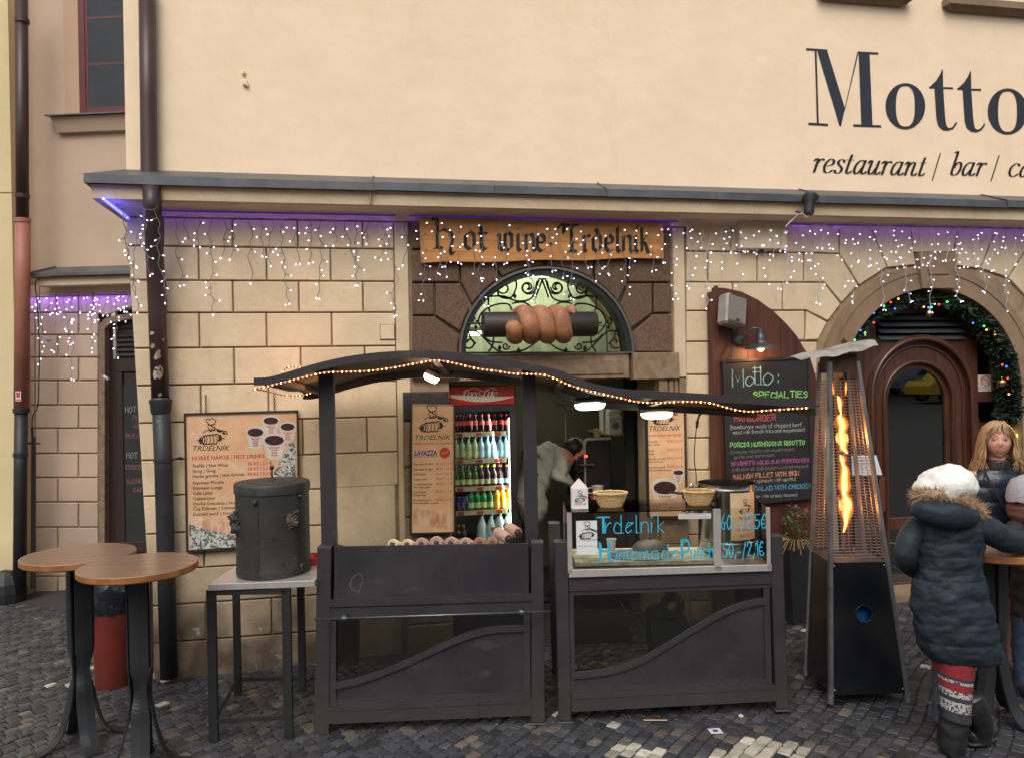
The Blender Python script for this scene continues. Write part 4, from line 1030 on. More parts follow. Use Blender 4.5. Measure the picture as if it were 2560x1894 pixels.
# gothic letters, drawn with a broad pen; point = (x, z) in units of x-height
GF={
 'H': [[(0,1.75),(.15,1.65),(.25,1.7)],[(.22,1.65),(.22,.05)],[(.02,0),(.22,.12),(.45,0)],[(.3,1.0),(.6,1.12),(.85,1.0),(.98,.7),(.98,.4),(.86,0),(.9,-.25),(1.02,-.3),(1.05,-.15)]],
 'o': [[(.05,.85),(.05,.2),(.3,0)],[(.05,.85),(.3,1.02),(.55,.85),(.55,.2),(.3,0)]],
 't': [[(.15,1.4),(.15,.2),(.35,0),(.5,.12)],[(-.05,.95),(.5,.95)]],
 'w': [[(.0,.95),(.08,.85),(.08,.15),(.3,0)],[(.42,1.0),(.42,.15),(.3,0)],[(.42,.1),(.62,0),(.8,.2),(.8,.9),(.6,1.05)]],
 'i': [[(-.03,.9),(.08,.97),(.08,.12),(.22,0)],[(.05,1.25),(.15,1.32)]],
 'í': [[(-.03,.9),(.08,.97),(.08,.12),(.22,0)],[(.05,1.3),(.28,1.62)]],
 'n': [[(-.03,.9),(.08,.97),(.08,.05)],[(.08,.85),(.38,1.02),(.52,.85),(.52,.12),(.64,0)]],
 'e': [[(.48,.55),(.05,.5)],[(.05,.85),(.05,.2),(.28,0),(.5,.15)],[(.05,.85),(.28,1.02),(.48,.82),(.46,.56)]],
 'T': [[(-.1,1.35),(.0,1.6),(.5,1.55),(1.0,1.6)],[(.62,1.55),(.62,.1)],[(.4,0),(.62,.1),(.85,0)],[(.2,1.5),(.2,1.1)]],
 'r': [[(-.03,.9),(.08,.97),(.08,.12),(.2,0)],[(.08,.85),(.3,1.0),(.42,.88)]],
 'd': [[(.05,.85),(.05,.2),(.28,0),(.5,.2),(.5,.85),(.2,1.35)],[(.05,.85),(.3,1.0)]],
 'l': [[(.0,1.4),(.08,1.45),(.08,.12),(.22,0)]],
 'k': [[(.0,1.4),(.08,1.45),(.08,.05)],[(.08,.6),(.38,1.0)],[(.1,.6),(.3,.5),(.45,0),(.55,0)]],
 '.': [[(.1,.4),(.25,.4)]],
}
def gothic(mb,ch,x,z,u,sxx=1):
    for st in GF[ch]:
        pts=st
        ribbon(mb,[(x+a*u*sxx,z+b*u) for a,b in pts],u*.05,-.0016,nib=(u*.26,rad(38)))
m=MB()
def SG(x,y): q=W.at(*Z6(x,y),y=-.1); return (q.x-p0.x,q.z-p0.z)
uu=(SG(590,235)[1]-SG(590,355)[1])
for ch_,x,y in (('H',295,350),('o',520,355),('t',622,358),('w',760,362),('i',893,365),('n',950,366),('e',1035,370),('T',1205,372),('r',1368,372),('d',1435,372),('e',1525,373),('l',1605,373),('n',1648,374),('í',1735,374),('k',1780,375)):
    if ch_ in 'wT': part('word',m,M['letter_black'],sg); m=MB()
    a,b=SG(x,y); gothic(m,ch_,a,b,uu*1.04,1.0 if ch_ not in 'HT' else 1.12)
part('word',m,M['letter_black'],sg); m=MB(); a,b=SG(1135,318); r_=.017; m.poly([(a-r_*1.3,-.0016,b),(a,-.0016,b-r_),(a+r_*1.3,-.0016,b),(a,-.0016,b+r_)])
part('dot',m,M['letter_black'],sg); m=MB(); a,b=SG(1312,308); m.poly([(a-.02,-.0016,b-.004),(a+.02,-.0016,b-.004),(a+.02,-.0016,b+.004),(a-.02,-.0016,b+.004)])
part('dash',m,M['letter_black'],sg)
# ================================================================= SMALL FIXTURES ON THE FACADE
p,q=W.at(*B8(355,1465),y=-.1),W.at(*B8(632,1290),y=-.1)
jb=thing('junction_box','cream painted metal box fixed to the wall right of the wooden sign','box',(p.x,-.02,p.z)); w_,h_=q.x-p.x,q.z-p.z
m=MB(); m.bbox(0,w_,-.08,0,0,h_,.004); part('casing',m,M['cream_box'],jb)
m=MB(); m.tube([(w_*.5,-.04,0),(w_*.5,-.04,-.02)],.015,8); part('cable_gland',m,M['black'],jb)
# small black spotlight on the flashing
c=W.at(*B8(765,1210),y=-.4)
sp=thing('spotlight','small black spotlight clamped to the edge of the zinc ledge','spotlight',c)
Msp=Matrix.Scale(1.35,4) @ Matrix.Rotation(rad(15),4,'Y') @ Matrix.Rotation(rad(-12),4,'X')
m=MB(); m.smooth=True; m.lathe([(0,-.06),(.025,-.06),(.03,-.045),(.03,.02),(.046,.045),(.046,.06),(.036,.07),(.03,.055),(0,.055)],(0,0,0),18,Msp); part('housing',m,M['pipe_dark'],sp)
m=MB(); m.tube(cr([(0,0,-.05),(-.04,.02,-.06),(-.09,.06,-.04)],4),.009,6); part('arm',m,M['black'],sp)
m=MB(); m.tube(cr([(0,0,-.06),(-.03,-.01,-.1),(-.06,.03,-.06),(-.1,.08,-.1),(-.16,.1,-.16)],5),.004,5); part('cable',m,M['white'],sp)
# wooden half-arch shutter board with planks, leaning beside the doorway
YS=-.1
def s5(x,y,yy=YS): return wp(B5(x,y),yy)
sh=thing('wooden_shutter','tall red-brown arched plank shutter standing against the wall behind the blackboard','shutter',(s5(190,900)[0],YS,0))
ox=sh.location.x
edge=[s5(*p) for p in ((200,152),(290,155),(400,180),(500,230),(600,300),(690,390),(750,460),(800,545),(840,600),(880,740),(900,900),(915,1100),(930,1300),(940,1550))]
zbt=ground_at(*B7(60,1045)).z
xL=s5(215,155)[0]; xR=edge[-1][0]+.05
def top_at(x):
    for (a,b),(c,d) in zip(edge,edge[1:]):
        if a <= x <= c: return b+(d-b)*(x-a)/max(c-a,1e-6)
    return edge[-1][1] if x > edge[-1][0] else edge[0][1]
nP=7; pw_=(xR-xL)/nP
for k in range(nP):
    a,b=xL+pw_*k+.0015,xL+pw_*(k+1)-.0015
    tops=[(a+(b-a)*i/6,top_at(a+(b-a)*i/6)) for i in range(7)]
    tops=[(x,max(z,zbt+.6)) for x,z in tops]
    m=MB(); m.prism([(x-ox,z) for x,z in [(a,zbt),(b,zbt)]+tops[::-1]],R(-.002,.002),.035); part('plank',m,M['shutter'],sh)
q0=s5(189,180); m=MB(); m.bbox(q0[0]-ox,xL-ox-.001,-.03,.05,zbt,q0[1],.004); m.bbox(xL-ox,xL-ox+.035,-.018,-.0025,zbt,q0[1]+.05,.002); part('edge_post',m,M['shutter'],sh)
# blackboard
bp=[W.at(*B5(*p),y=-.14) for p in ((272,618),(833,592),(860,1508),(300,1560))]
bb=thing('blackboard','large black menu board with coloured chalk lettering headed Motto in front of the shutter','blackboard',(bp[3].x,-.14,bp[3].z))
O_=bp[3]
def lb(px5,py5,y=0): q=W.at(*B5(px5,py5),y=-.14+y); return (q.x-O_.x,q.z-O_.z)
oc=[lb(272,618),lb(833,592),lb(862,1508),lb(305,1565)][::-1]
ic=inset(oc if True else oc,.0); oc=ccw(oc); ic=inset(oc,.022)
m=MB(); m.prism(ic,.004,.02); part('board',m,mat('blackboard_face',(.012,.012,.013),(.02,.02,.021),3,.55),bb)
m=MB(); m.ring(oc+[oc[0]],ic+[ic[0]],-.008,.022); part('frame',m,M['pipe_dark'],bb)
CH={k: mat('chalk_'+k,v,tuple(x*.55 for x in v),60,.95,contrast=(.4,.7)) for k,v in {'blue': (.22,.42,.52),'green': (.25,.6,.16),'red': (.5,.1,.1),'white': (.55,.55,.52),'grey': (.25,.25,.26),'magenta': (.42,.1,.3),'orange': (.62,.3,.15),'cyan': (.1,.32,.5)}.items()}
mbs={k: MB() for k in CH}
random.seed(21)
def chalk(s,x0,y0,x1,y1,h,col,w=.0027,caps=True,sxx=1):
    a,b=lb(x0,y0),lb(x1,y1); hh=lb(x0,y0-h)[1]-a[1]
    d=math.hypot(b[0]-a[0],b[1]-a[1]); mb=MB(); write(mb,s,a[0],a[1],.0028,hh,w,rot=math.atan2(b[1]-a[1],b[0]-a[0]),fit=d,jit=.35); part('chalk_line',mb,CH[col],bb)
chalk('M',340,788,440,785,115,'blue',.010); chalk('O',425,785,500,783,60,'blue',.010); chalk('LL',485,778,560,776,115,'blue',.010); chalk('=',470,720,560,715,90,'blue',.006); chalk('O',540,780,625,778,75,'blue',.010); chalk(':',620,765,660,765,90,'blue',.010)
chalk('SPECIALTIES',475,862,835,856,40,'green',.010)
chalk('HAMBURGER',352,1015,625,1005,38,'red',.008)
chalk('(hamburger made of chopped beef',325,1062,790,1045,26,'white'); chalk('meat with french fries and mayonnaise)',345,1095,808,1075,24,'white')
chalk('PORCINI MUSHROOMS RISOTTO',326,1180,812,1160,28,'green',.007)
chalk('(creamy risotto with mushrooms,',328,1222,745,1200,22,'grey'); chalk('garlic and parmesan)',352,1252,612,1236,20,'grey')
chalk('SPAGHETTI AGLIO OLIO PEPERONCINO',332,1298,848,1272,24,'magenta',.006)
chalk('(with olive oil, chilli peppers and parmesan)',336,1335,830,1308,22,'grey')
chalk('SALMON FILLET WITH SKIN',344,1385,775,1358,28,'orange',.007); chalk('with rice spinach with garlic)',380,1415,752,1390,22,'white')
chalk('MIXED SALAD WITH CHICKEN',370,1465,848,1440,28,'cyan',.007); chalk('with ham or with crispy bacon)',370,1510,760,1492,20,'white')
# barn lamp above the blackboard
M['galv']=mat('galvanised',(.13,.14,.15),(.07,.075,.08),14,.4,metal=.7)
c=W.at(*B5(520,500),y=-.24)
bl=thing('barn_lamp','lit grey metal barn lamp on a swan neck above the blackboard','lamp',(c.x,YS,c.z))
m=MB(); m.smooth=True; m.lathe([(.012,.1),(.02,.095),(.022,.075),(.03,.07),(.033,.045),(.036,.04),(.036,.01),(.042,.005),(.05,-.01),(.1,-.035),(.122,-.055),(.124,-.062),(.118,-.06),(.09,-.04),(.035,-.015),(.02,0)],(0,-.14,0),28); part('shade',m,M['galv'],bl)
m=MB(); m.smooth=True; m.tube(cr([(-.13,-.02,.02),(-.1,-.06,.03),(-.09,-.1,.08),(-.05,-.13,.11),(0,-.14,.1)],6),.008,8); part('arm',m,M['galv'],bl)
m=MB(); m.smooth=True; m.lathe([(0,-.03),(.04,-.028),(.05,-.015),(.052,0)],(-.13,0,.02),20,None); m2=MB(); m2.smooth=True; m2.lathe([(0,.035),(.035,.03),(.05,.012),(.052,0)],(0,0,0),20,Matrix.Translation((-.13,0,.02)) @ Matrix.Rotation(PI/2,4,'X')); part('wall_plate',m2,M['galv'],bl)
m=MB(); m.smooth=True; m.sphere((0,-.14,-.045),.03,14,10,(1,1,1.2)); part('bulb',m,emit('warm_bulb',(1,.52,.2),12,True),bl)
lamp('barn_lamp_light','POINT',(c.x,YS-.14,c.z-.1),2.2,(1,.55,.25),.03)
# grey loudspeaker
c=W.at(*B5(345,300),y=-.2)
ls=thing('loudspeaker','grey boxy loudspeaker tilted down at the top of the wooden shutter','loudspeaker',(c.x,-.2,c.z))
Ml=Matrix.Rotation(rad(14),4,'Z') @ Matrix.Rotation(rad(12),4,'Y') @ Matrix.Rotation(rad(-8),4,'X')
m=MB(); m.bbox(-.1,.1,-.04,.09,-.13,.13,.02,Ml); part('cabinet',m,mat('speaker_grey',(.33,.31,.28),(.24,.225,.2),7,.6),ls)
m=MB(); m.bbox(-.085,.085,-.052,-.0405,-.115,.115,.012,Ml); part('grille',m,mat('speaker_grille',(.2,.19,.17),(.15,.14,.125),90,.7),ls)
m=MB(); m.box(-.01,.02,-.056,-.0525,-.1,-.08,Ml); part('badge',m,M['black'],ls)
m=MB(); m.tube(cr([(0,.05,-.13),(.02,.05,-.19),(.03,.06,-.26),(.03,.07,-.3),(-.05,.08,-.4),(-.1,.09,-.42)],5),.006,5); m.tube([(.015,.05,-.16),(.025,.055,-.23)],.011,6); part('cable',m,M['cable_dark'],ls)
# ================================================================= POSTERS
def measure(s,shear=0):
    _tc.body=s; _tc.size=1; _tc.shear=shear; _tc.align_x='LEFT'; _tc.offset=0
    me=bpy.data.meshes.new_from_object(_to); w=max([v.co.x for v in me.vertices],default=1); bpy.data.meshes.remove(me); return w
def tpx(mb,s,cv,x0,y0,x1,y1,h,yl,O,shear=0,bold=.0):
    """print s from pixel (x0,y0) to (x1,y1), capital height h px, on plane y of poster with origin O"""
    a=W.at(*cv(x0,y0),y=O.y+yl); b=W.at(*cv(x1,y1),y=O.y+yl); t=W.at(*cv(x0,y0-h),y=O.y+yl)
    size=abs(t.z-a.z)/.73; d=math.hypot(b.x-a.x,b.z-a.z)
    text_in(mb,s,a.x-O.x,a.z-O.z,yl-.0005,size,sx=d/(measure(s,shear)*size),shear=shear,rot=math.atan2(b.z-a.z,b.x-a.x),bold=bold)
def tln(mt,*a,**k): mb=MB(); tpx(mb,*a,**k); part('menu_line',mb,M[mt],pt)
def logo(mb,x,z,s,yl):
    """baker leaning over a roller with coiled dough, line drawing about 2s wide"""
    def S(pts,w=.05,sm=True):
        P=cr([(a,b,0) for a,b in pts],4) if sm and len(pts) > 2 else [Vector((a,b,0)) for a,b in pts]
        ribbon(mb,[(x+p.x*s,z+p.y*s) for p in P],w*s,yl)
    def Fl(pts): mb.poly([(x+a*s,yl-.0002,z+b*s) for a,b in ccw(pts)])
    S([(-.75,.0),(-.8,-.2),(-.65,-.38),(-.45,-.3),(-.4,0),(-.5,.15),(-.75,.05)],.08); Fl([(-.78,-.05),(-.72,-.3),(-.55,-.32),(-.52,.08)])
    S([(-.95,-.12),(-.75,-.12)],.07)
    for k in range(4): S([(-.4+.25*k,.22),(-.25+.25*k,.1),(-.28+.25*k,-.25),(-.38+.25*k,-.42)],.05)
    S([(-.45,.22),(.55,.32)],.09); S([(-.5,-.42),(.45,-.4)],.08)
    Fl([(.55,.25),(.75,.28),(.85,.05),(.78,-.2),(.5,-.25),(.62,0)]); S([(.75,-.05),(1.0,.0)],.06)
    S([(-.1,.75),(.02,.6),(.15,.72),(.28,.62),(.36,.78)],.09); S([(-.12,.78),(-.18,.95),(-.05,1.0)],.05); S([(.1,.95),(.2,.85),(.34,.9)],.08); S([(-.15,1.15),(0,1.02),(.3,1.08)],.1); S([(-.2,1.2),(-.3,1.4),(-.15,1.5),(.0,1.4),(.15,1.55),(.3,1.42),(.42,1.35),(.35,1.12)],.06)
    S([(-.5,.45),(-.3,.62),(.1,.55),(.4,.62),(.9,.5)],.06); S([(.4,.75),(.8,.6),(1.15,.5),(1.2,.3),(.9,.35)],.07); Fl([(.5,.66),(.8,.55),(.78,.42),(.48,.5)]); Fl([(.9,.5),(1.1,.44),(1.05,.32),(.88,.38)])
M['paper']=mat('poster_paper',(.58,.34,.18),(.66,.43,.27),7,.45,spec=.5)
M['print_dark']=mat('brown_print',(.07,.03,.02),None,rough=.5)
M['print_red']=mat('red_print2',(.45,.035,.02),None,rough=.5)
M['print_blue']=mat('blue_print',(.01,.04,.25),None,rough=.5)
M['cup_white']=mat('cup_print',(.6,.57,.5),(.5,.46,.4),9,.5)
M['wine']=mat('wine_print',(.035,.008,.012),(.1,.05,.05),30,.5,contrast=(.55,.8))
M['fir_print']=mat('frosted_fir_print',(.07,.085,.06),(.55,.55,.52),55,.5,contrast=(.42,.58),detail=2)
M['roll_print']=mat('pastry_print',(.50,.20,.09),(.64,.46,.34),22,.5,stretch=(1,1,.4))
M['posterframe']=mat('poster_frame',(.02,.02,.022),None,rough=.5)
def poster(name,lab,cv,corners,y,rim):
    P=[W.at(*cv(*c),y=y) for c in corners]; O=P[3].copy(); O.y=y
    t=thing(name,lab,'poster',O)
    oc=ccw([(p.x-O.x,p.z-O.z) for p in P]); ic=inset(oc,rim)
    m=MB(); m.ring(oc+[oc[0]],ic+[ic[0]],-.012,.025); part('frame',m,M['posterframe'],t)
    m=MB(); m.prism(ic,.0,.015); part('sheet',m,M['paper'],t)
    return t,O
def cup(mbs,cv,cx,cy,rw,rh,bh,O,yl,F=None):
    def q(x,y): p=W.at(*cv(x,y),y=O.y+yl); return (p.x-O.x,p.z-O.z)
    body,wine,red=mbs
    body.poly([(a,yl-.0003,b) for a,b in ccw([q(cx-rw,cy),q(cx-rw*.62,cy+bh),q(cx-rw*.3,cy+bh+rh*.3),q(cx+rw*.3,cy+bh+rh*.3),q(cx+rw*.62,cy+bh),q(cx+rw,cy)])])
    body.poly([(a,yl-.0006,b) for a,b in ccw([q(cx+rw*math.cos(k*PI/12),cy+rh*math.sin(k*PI/12)) for k in range(24)])])
    wine.poly([(a,yl-.0009,b) for a,b in ccw([q(cx+rw*.82*math.cos(k*PI/12),cy+rh*.1+rh*.72*math.sin(k*PI/12)) for k in range(24)])])
    for k in range(4):
        yy=cy+bh*(.42+.14*k); w=rw*(.42 if k == 0 else .22)
        ribbon(red,[q(cx+w*(-1+2*i/8),yy+(bh*.06 if i % 2 else -bh*.02)) for i in range(9)],abs(q(0,0)[1]-q(0,bh*.05)[1]),yl-.0006)
random.seed(9)
# big poster at left
Z5=lambda x,y: (420+x/3.304,950+y/3.304)
pt,O=poster('menu_poster','framed orange hot drinks menu poster hung on chains behind the boiler',Z5,((132,272),(1076,246),(1095,1348),(152,1417)),-.06,.013)
m=MB(); cb,cw_,crd=MB(),MB(),MB()
for c in ((850,330,74,42,120),(988,380,70,42,125),(722,425,80,48,130),(878,490,96,56,150)):
    body,wine,red=MB(),MB(),MB(); cup((body,wine,red),Z5,*c,O,-.001)
    b_=part('cup_picture',body,M['cup_white'],pt); part('wine_picture',wine,M['wine'],b_); part('red_mark',red,M['print_red'],b_)
def area(mb,pts,O,cv,yl): mb.poly([(p.x-O.x,yl,p.z-O.z) for p in [W.at(*cv(*q),y=O.y+yl) for q in pts]][::-1])
m=MB(); area(m,((175,1180),(260,1215),(400,1250),(600,1290),(600,1375),(178,1400)),O,Z5,-.0012); part('fir_picture',m,M['fir_print'],pt); m=MB(); area(m,((1000,520),(1055,500),(1062,850),(960,870),(850,800),(900,720)),O,Z5,-.0006); part('fir_picture',m,M['fir_print'],pt)
for k in range(6):
    m=MB(); x=200+k*62; area(m,[(x+42*math.cos(a*PI/8),1175+k*14+(62+k*3)*math.sin(a*PI/8)) for a in range(16)],O,Z5,-.0004-k*.0001); part('pastry_picture',m,mat('pastry_print_%d' % k,(.6-.03*k,.36,.22),(.7,.52,.4),20,.5) if k < 2 else M['roll_print'],pt)
m=MB(); q=W.at(*Z5(350,480),y=O.y); s_=(W.at(*Z5(470,480),y=O.y).x-q.x); logo(m,q.x-O.x,q.z-O.z,s_*.95,-.0006)
tpx(m,'TRDELNÍK',Z5,195,582,512,577,44,-.0005,O,.3)
part('logo',m,M['letter_black'],pt)
md,mr,mbl=MB(),MB(),MB()
tln('print_red','HORKÉ NÁPOJE | HOT DRINKS',Z5,198,660,797,638,34,-.0005,O,bold=.012)
for s,x0,y0,x1,y1 in (('Svařák | Hot Wine',202,718,495,710),('Grog | Grog',202,762,392,756),('Horká griotka | Hot Griotte',202,806,630,786),('Espresso Piccolo',204,858,463,850),('Espresso Lungo',204,901,452,893),('Cafe Latte',206,944,366,939),('Cappuccino',206,987,388,981),('Horká čokoláda | Hot Chocolate',207,1031,740,1015),('Čaj Dilmah | Dilmah Tea',207,1073,640,1058),('Domácí punč | Homemade punch',207,1117,740,1098)): tln('print_dark',s,Z5,x0,y0,x1,y1,27,-.0005,O,bold=.012)
for y in (700,742,785): tln('print_red','50 Kč | 2,1 €',Z5,658,y,860,y-8,26,-.0007,O,bold=.012)
tln('print_red','40 Kč | 1,7 €',Z5,835,828,1027,822,26,-.0009,O,bold=.012)
tln('print_red','40 Kč | 1,7 €',Z5,835,868,1027,862,26,-.0009,O,bold=.012)
tln('print_blue','LAVAZZA',Z5,543,915,760,905,42,-.0007,O,.1,bold=.02)
pass
m=MB()
M['snow']=mat('snow_print',(.72,.58,.45),None)
for cx_,cy_ in ((275,330),(540,700),(200,440),(430,310)):
    m=MB(); q=W.at(*Z5(cx_,cy_),y=O.y)
    for k in range(3): a=k*PI/3; ribbon(m,[(q.x-O.x-.03*math.cos(a),q.z-O.z-.03*math.sin(a)),(q.x-O.x+.03*math.cos(a),q.z-O.z+.03*math.sin(a))],.003,-.0003)
    part('snowflake_print',m,M['snow'],pt)
for px5,top in ((312,-880),(880,100)):
    m=MB(); a=W.at(*Z5(px5,262),y=-.06); zt=a.z+.135; k=0
    while a.z-O.z+k*.017 < zt-O.z:
        z=a.z-O.z+k*.017; pts=[(a.x-O.x+.006*math.cos(t*PI/4)*(1 if k % 2 else .3),.01+.006*math.cos(t*PI/4)*(.3 if k % 2 else 1),z+.011*math.sin(t*PI/4)) for t in range(9)]
        m.tube(pts,.0022,4,cap=False); k += 1
    part('chain',m,M['iron'],pt)
# narrow poster left of the cooler
pt,O=poster('menu_poster','narrow framed coffee menu poster with a red round seal, left of the drinks cooler',B1,((1192,458),(1500,462),(1503,1372),(1187,1380)),-.12,.012)
m=MB(); q=W.at(*B1(1335,625),y=O.y); s_=W.at(*B1(1430,600),y=O.y).x-q.x; logo(m,q.x-O.x,q.z-O.z,s_,-.0006); tpx(m,'TRDELNÍK',B1,1212,722,1472,719,34,-.0005,O,.3); part('logo',m,M['letter_black'],pt)
md,mr,mbl=MB(),MB(),MB()
tln('print_red','HORKÉ NÁPOJE | HOT DRINKS',B1,1210,757,1478,753,15,-.0005,O,bold=.01); tln('print_blue','LAVAZZA',B1,1216,832,1373,829,36,-.0005,O,.1,bold=.03); tln('print_blue',"ITALY'S FAVOURITE COFFEE",B1,1216,845,1373,842,9,-.0005,O)
for s,x1,y,pr in (('Espresso Piccolo',1352,897,'40 Kč | 1,7 €'),('Espresso Lungo',1342,933,'40 Kč | 1,7 €'),('Cafe Latte',1296,968,'50 Kč | 2,1 €'),('Cappuccino',1307,1002,'50 Kč | 2,1 €'),('Horká čokoláda',1342,1037,'50 Kč | 2,1 €'),('Hot chocolate',1328,1058,''),('Čaj Dilmah',1302,1092,'40 Kč | 1,7 €'),('Dilmah Tea',1294,1113,''),('Domácí punč',1335,1148,'50 Kč | 2,1 €'),('Homemade punch',1385,1168,'')):
    tln('print_dark',s,B1,1210,y,x1,y-1,14,-.0005,O,bold=.01)
    if pr: tln('print_red',pr,B1,1366,y-2,1478,y-4,15,-.0005,O,bold=.01)
pass
m=MB(); pts=[]
q=W.at(*B1(1429,812),y=O.y); r_=W.at(*B1(1468,812),y=O.y).x-q.x
for k in range(48): a=2*PI*k/48; r=r_*(1 if k % 2 else .93); pts.append((q.x-O.x+r*math.cos(a),q.z-O.z+r*math.sin(a)))
m.poly([(x,-.0006,z) for x,z in pts]); sl_=part('round_seal',m,M['print_red'],pt)
m=MB(); tpx(m,'TAKE AWAY',B1,1405,822,1455,810,12,-.0012,O,bold=.01); part('seal_text',m,M['cup_white'],sl_)
for k in range(5):
    m=MB(); x=1240+k*52; area(m,[(min(max(x+48*math.cos(a*PI/8),1206),1482),1255+k*9+58*math.sin(a*PI/8)) for a in range(16)],O,B1,-.0004-k*.0001); part('pastry_picture',m,M['roll_print'],pt)
# narrow poster right
pt,O=poster('menu_poster','narrow framed hot wine menu poster with a white cup picture, right of the kiosk opening',B2,((866,318),(1136,318),(1150,1080),(880,1080)),-.12,.012)
m=MB(); q=W.at(*B2(985,405),y=O.y); s_=W.at(*B2(1072,405),y=O.y).x-q.x; logo(m,q.x-O.x,q.z-O.z,s_*.92,-.0006); tpx(m,'TRDELNÍK',B2,882,487,1108,482,36,-.0005,O,.3); part('logo',m,M['letter_black'],pt)
md,mr=MB(),MB()
tln('print_red','HORKÉ NÁPOJE | HOT DRINKS',B2,880,526,1112,521,15,-.0005,O,bold=.01)
for s,x1,y in (('Svařák',950,568),('Hot Wine',960,588),('Grog',920,628),('Grog',922,651),('Horká griotka',1004,685),('Hot Griotte',984,705),('Domácí punč',1000,743),('Homemade punch',1042,762)): tln('print_dark',s,B2,884,y,x1,y-2,14,-.0005,O,bold=.01)
for y in (564,623,680,738): tln('print_red','50 Kč | 2,1 €',B2,1012,y,1118,y-3,17,-.0005,O,bold=.01)
pass
for c in ((1090,770,42,22,70),(997,870,95,62,150)):
    body,wine,red=MB(),MB(),MB(); cup((body,wine,red),B2,*c,O,-.001); b_=part('cup_picture',body,M['cup_white'],pt); part('wine_picture',wine,M['wine'],b_); part('red_mark',red,M['print_red'],b_)
m=MB()
for px_ in (945,1062):
    a=W.at(*B2(px_,135),y=-.07); b=W.at(*B2(px_,325),y=-.1)
    n=int((a-b).length/.014)
    for k in range(n):
        c=b+(a-b)*(k/n)-O; m.tube([c+Vector((.004*math.cos(t*PI/3),0,.008*math.sin(t*PI/3))) for t in range(7)],.002,4,cap=False)
part('chain',m,M['iron'],pt,kind='stuff')
# ================================================================= ICICLE LIGHTS
bulb_mb=MB(); bulb_mb.smooth=True; bulb_mb.sphere((0,0,.0),.0036,6,4,(1,1,2.1)); BULB=bulb_mb.mesh('bulb',M['bulb'])
def icicles(lab,F,drops,y,header,seed,cab='cable',bscale=1.0,rt=.0026):
    random.seed(seed)
    t=thing('icicle_lights',lab,'string lights',F.w(header[0]),F.rz,'white icicle light strings under the ledges')
    O=Vector(header[0])
    m=MB(); m.tube([p-O for p in cr(header,4)],rt,4); part('header_cable',m,M[cab],t)
    for (x,z,ln) in drops:
        m=MB(); p=Vector((x,y+R(-.01,.01),z))-O; pts=[p.copy()]; nb=max(2,int(ln/.1)); bulbs=[]
        sgn=random.choice((-1,1)); br=[]
        for k in range(nb*2):
            sgn=-sgn if R(0,1) < .75 else sgn
            p=p+Vector((sgn*R(.004,.028),R(-.006,.004),-ln/nb/2*R(.8,1.15)))
            pts.append(p.copy())
            if R(0,1) < .72:
                d=Vector((random.choice((-1,1))*R(.015,.038),-R(.002,.015),R(-.026,.004))); br.append((p.copy(),p+d)); bulbs.append((p+d,d))
        bulbs.append((p+Vector((R(-.01,.01),-.004,-.015)),Vector((0,0,-1))))
        m.tube(cr(pts,2),rt,4,cap=False)
        for a,b in br: m.tube([a,b],rt*1.25,4,cap=False)
        s=part('strand',m,M[cab],t)
        for q,d in bulbs:
            o=bpy.data.objects.new('bulb',BULB); link(o,s); o.location=q; o.rotation_euler=d.to_track_quat('Z','Y').to_euler(); o.scale=(bscale,)*3
    return t
def hz(px,py): return wp((px,py),-.08)
def run(px0,px1,py0,py1,n,seed,longs=.75,long_every=3):
    random.seed(seed); out=[]; hd=[]
    for i in range(n):
        t=(i+.5)/n; px=px0+(px1-px0)*t; py=py0+(py1-py0)*t; x,z=hz(px,py)
        sag=.012*math.sin(i*1.3)
        ln=R(.18,.36) if i % long_every else R(.45,longs)
        out.append((x,z+sag,ln)); hd.append((x,-.08,z+sag))
    x,z=hz(px0,py0); hd.insert(0,(x,-.08,z)); x,z=hz(px1,py1); hd.append((x,-.08,z+.01)); return out,hd
d,h=run(322,418,542,541,5,31,.8,2); icicles('white icicle lights in front of the drainpipe at the building corner',Frame(),[(x,z,ln+.15) for x,z,ln in d],-.36,[(x,-.36,z) for x,y,z in h],1)
d,h=run(420,1030,541,552,20,32,.78); icicles('white icicle lights on the blocks between drainpipe and wooden sign',Frame(),d,-.06,h,2)
d,h=run(1036,1690,548,562,21,33,.6,4); icicles('white icicle lights hanging over the gothic wooden sign',Frame(),[(x,z,ln+.12) for x,z,ln in d],-.135,[(x,-.135,z) for x,y,z in h],3)
d,h=run(1700,2110,556,566,19,34,.72); icicles('white icicle lights over the cream box and above the shutter',Frame(),d,-.1,h,4,'bulb_sleeve')
d,h=run(2115,2600,562,575,23,35,.75); icicles('white icicle lights in front of the stone arch',Frame(),[(x,z,ln+.05) for x,z,ln in d],-.12,[(x,-.12,z) for x,y,z in h],5,'bulb_sleeve')
random.seed(36); dr_=[]; hd_=[]
for i in range(20):
    px=86+12.6*i; x,z=lp(px,732+R(-3,3),-.1); dr_.append((x,z,R(.12,.3) if i % 4 else R(.4,.75))); hd_.append((x,-.1,z))
dr_[6]=(dr_[6][0],dr_[6][1],.95)
icicles('white icicle lights on the pink wing under its small zinc ledge',LW,dr_,-.1,hd_,6,bscale=1.35)
for px,py,F,y,lab in ((118,845,LW,-.1,'white plug end of the wing lights cable'),(265,942,LW,-.12,'white plug hanging beside the side door')):
    q=F.at(px,py,y=y); t=thing('light_plug',lab,'plug',F.w(q),F.rz)
    m=MB(); m.smooth=True; m.tube([(-.03,0,.01),(.03,0,-.03)],.018,8); part('plug',m,M['bulb_sleeve'],t)
    m=MB(); m.tube(cr([(-.03,0,.02),(-.07,0,.2),(-.08,0,.45),(-.06,0,.6)],5),.005,5); part('cord',m,M['cable'],t)
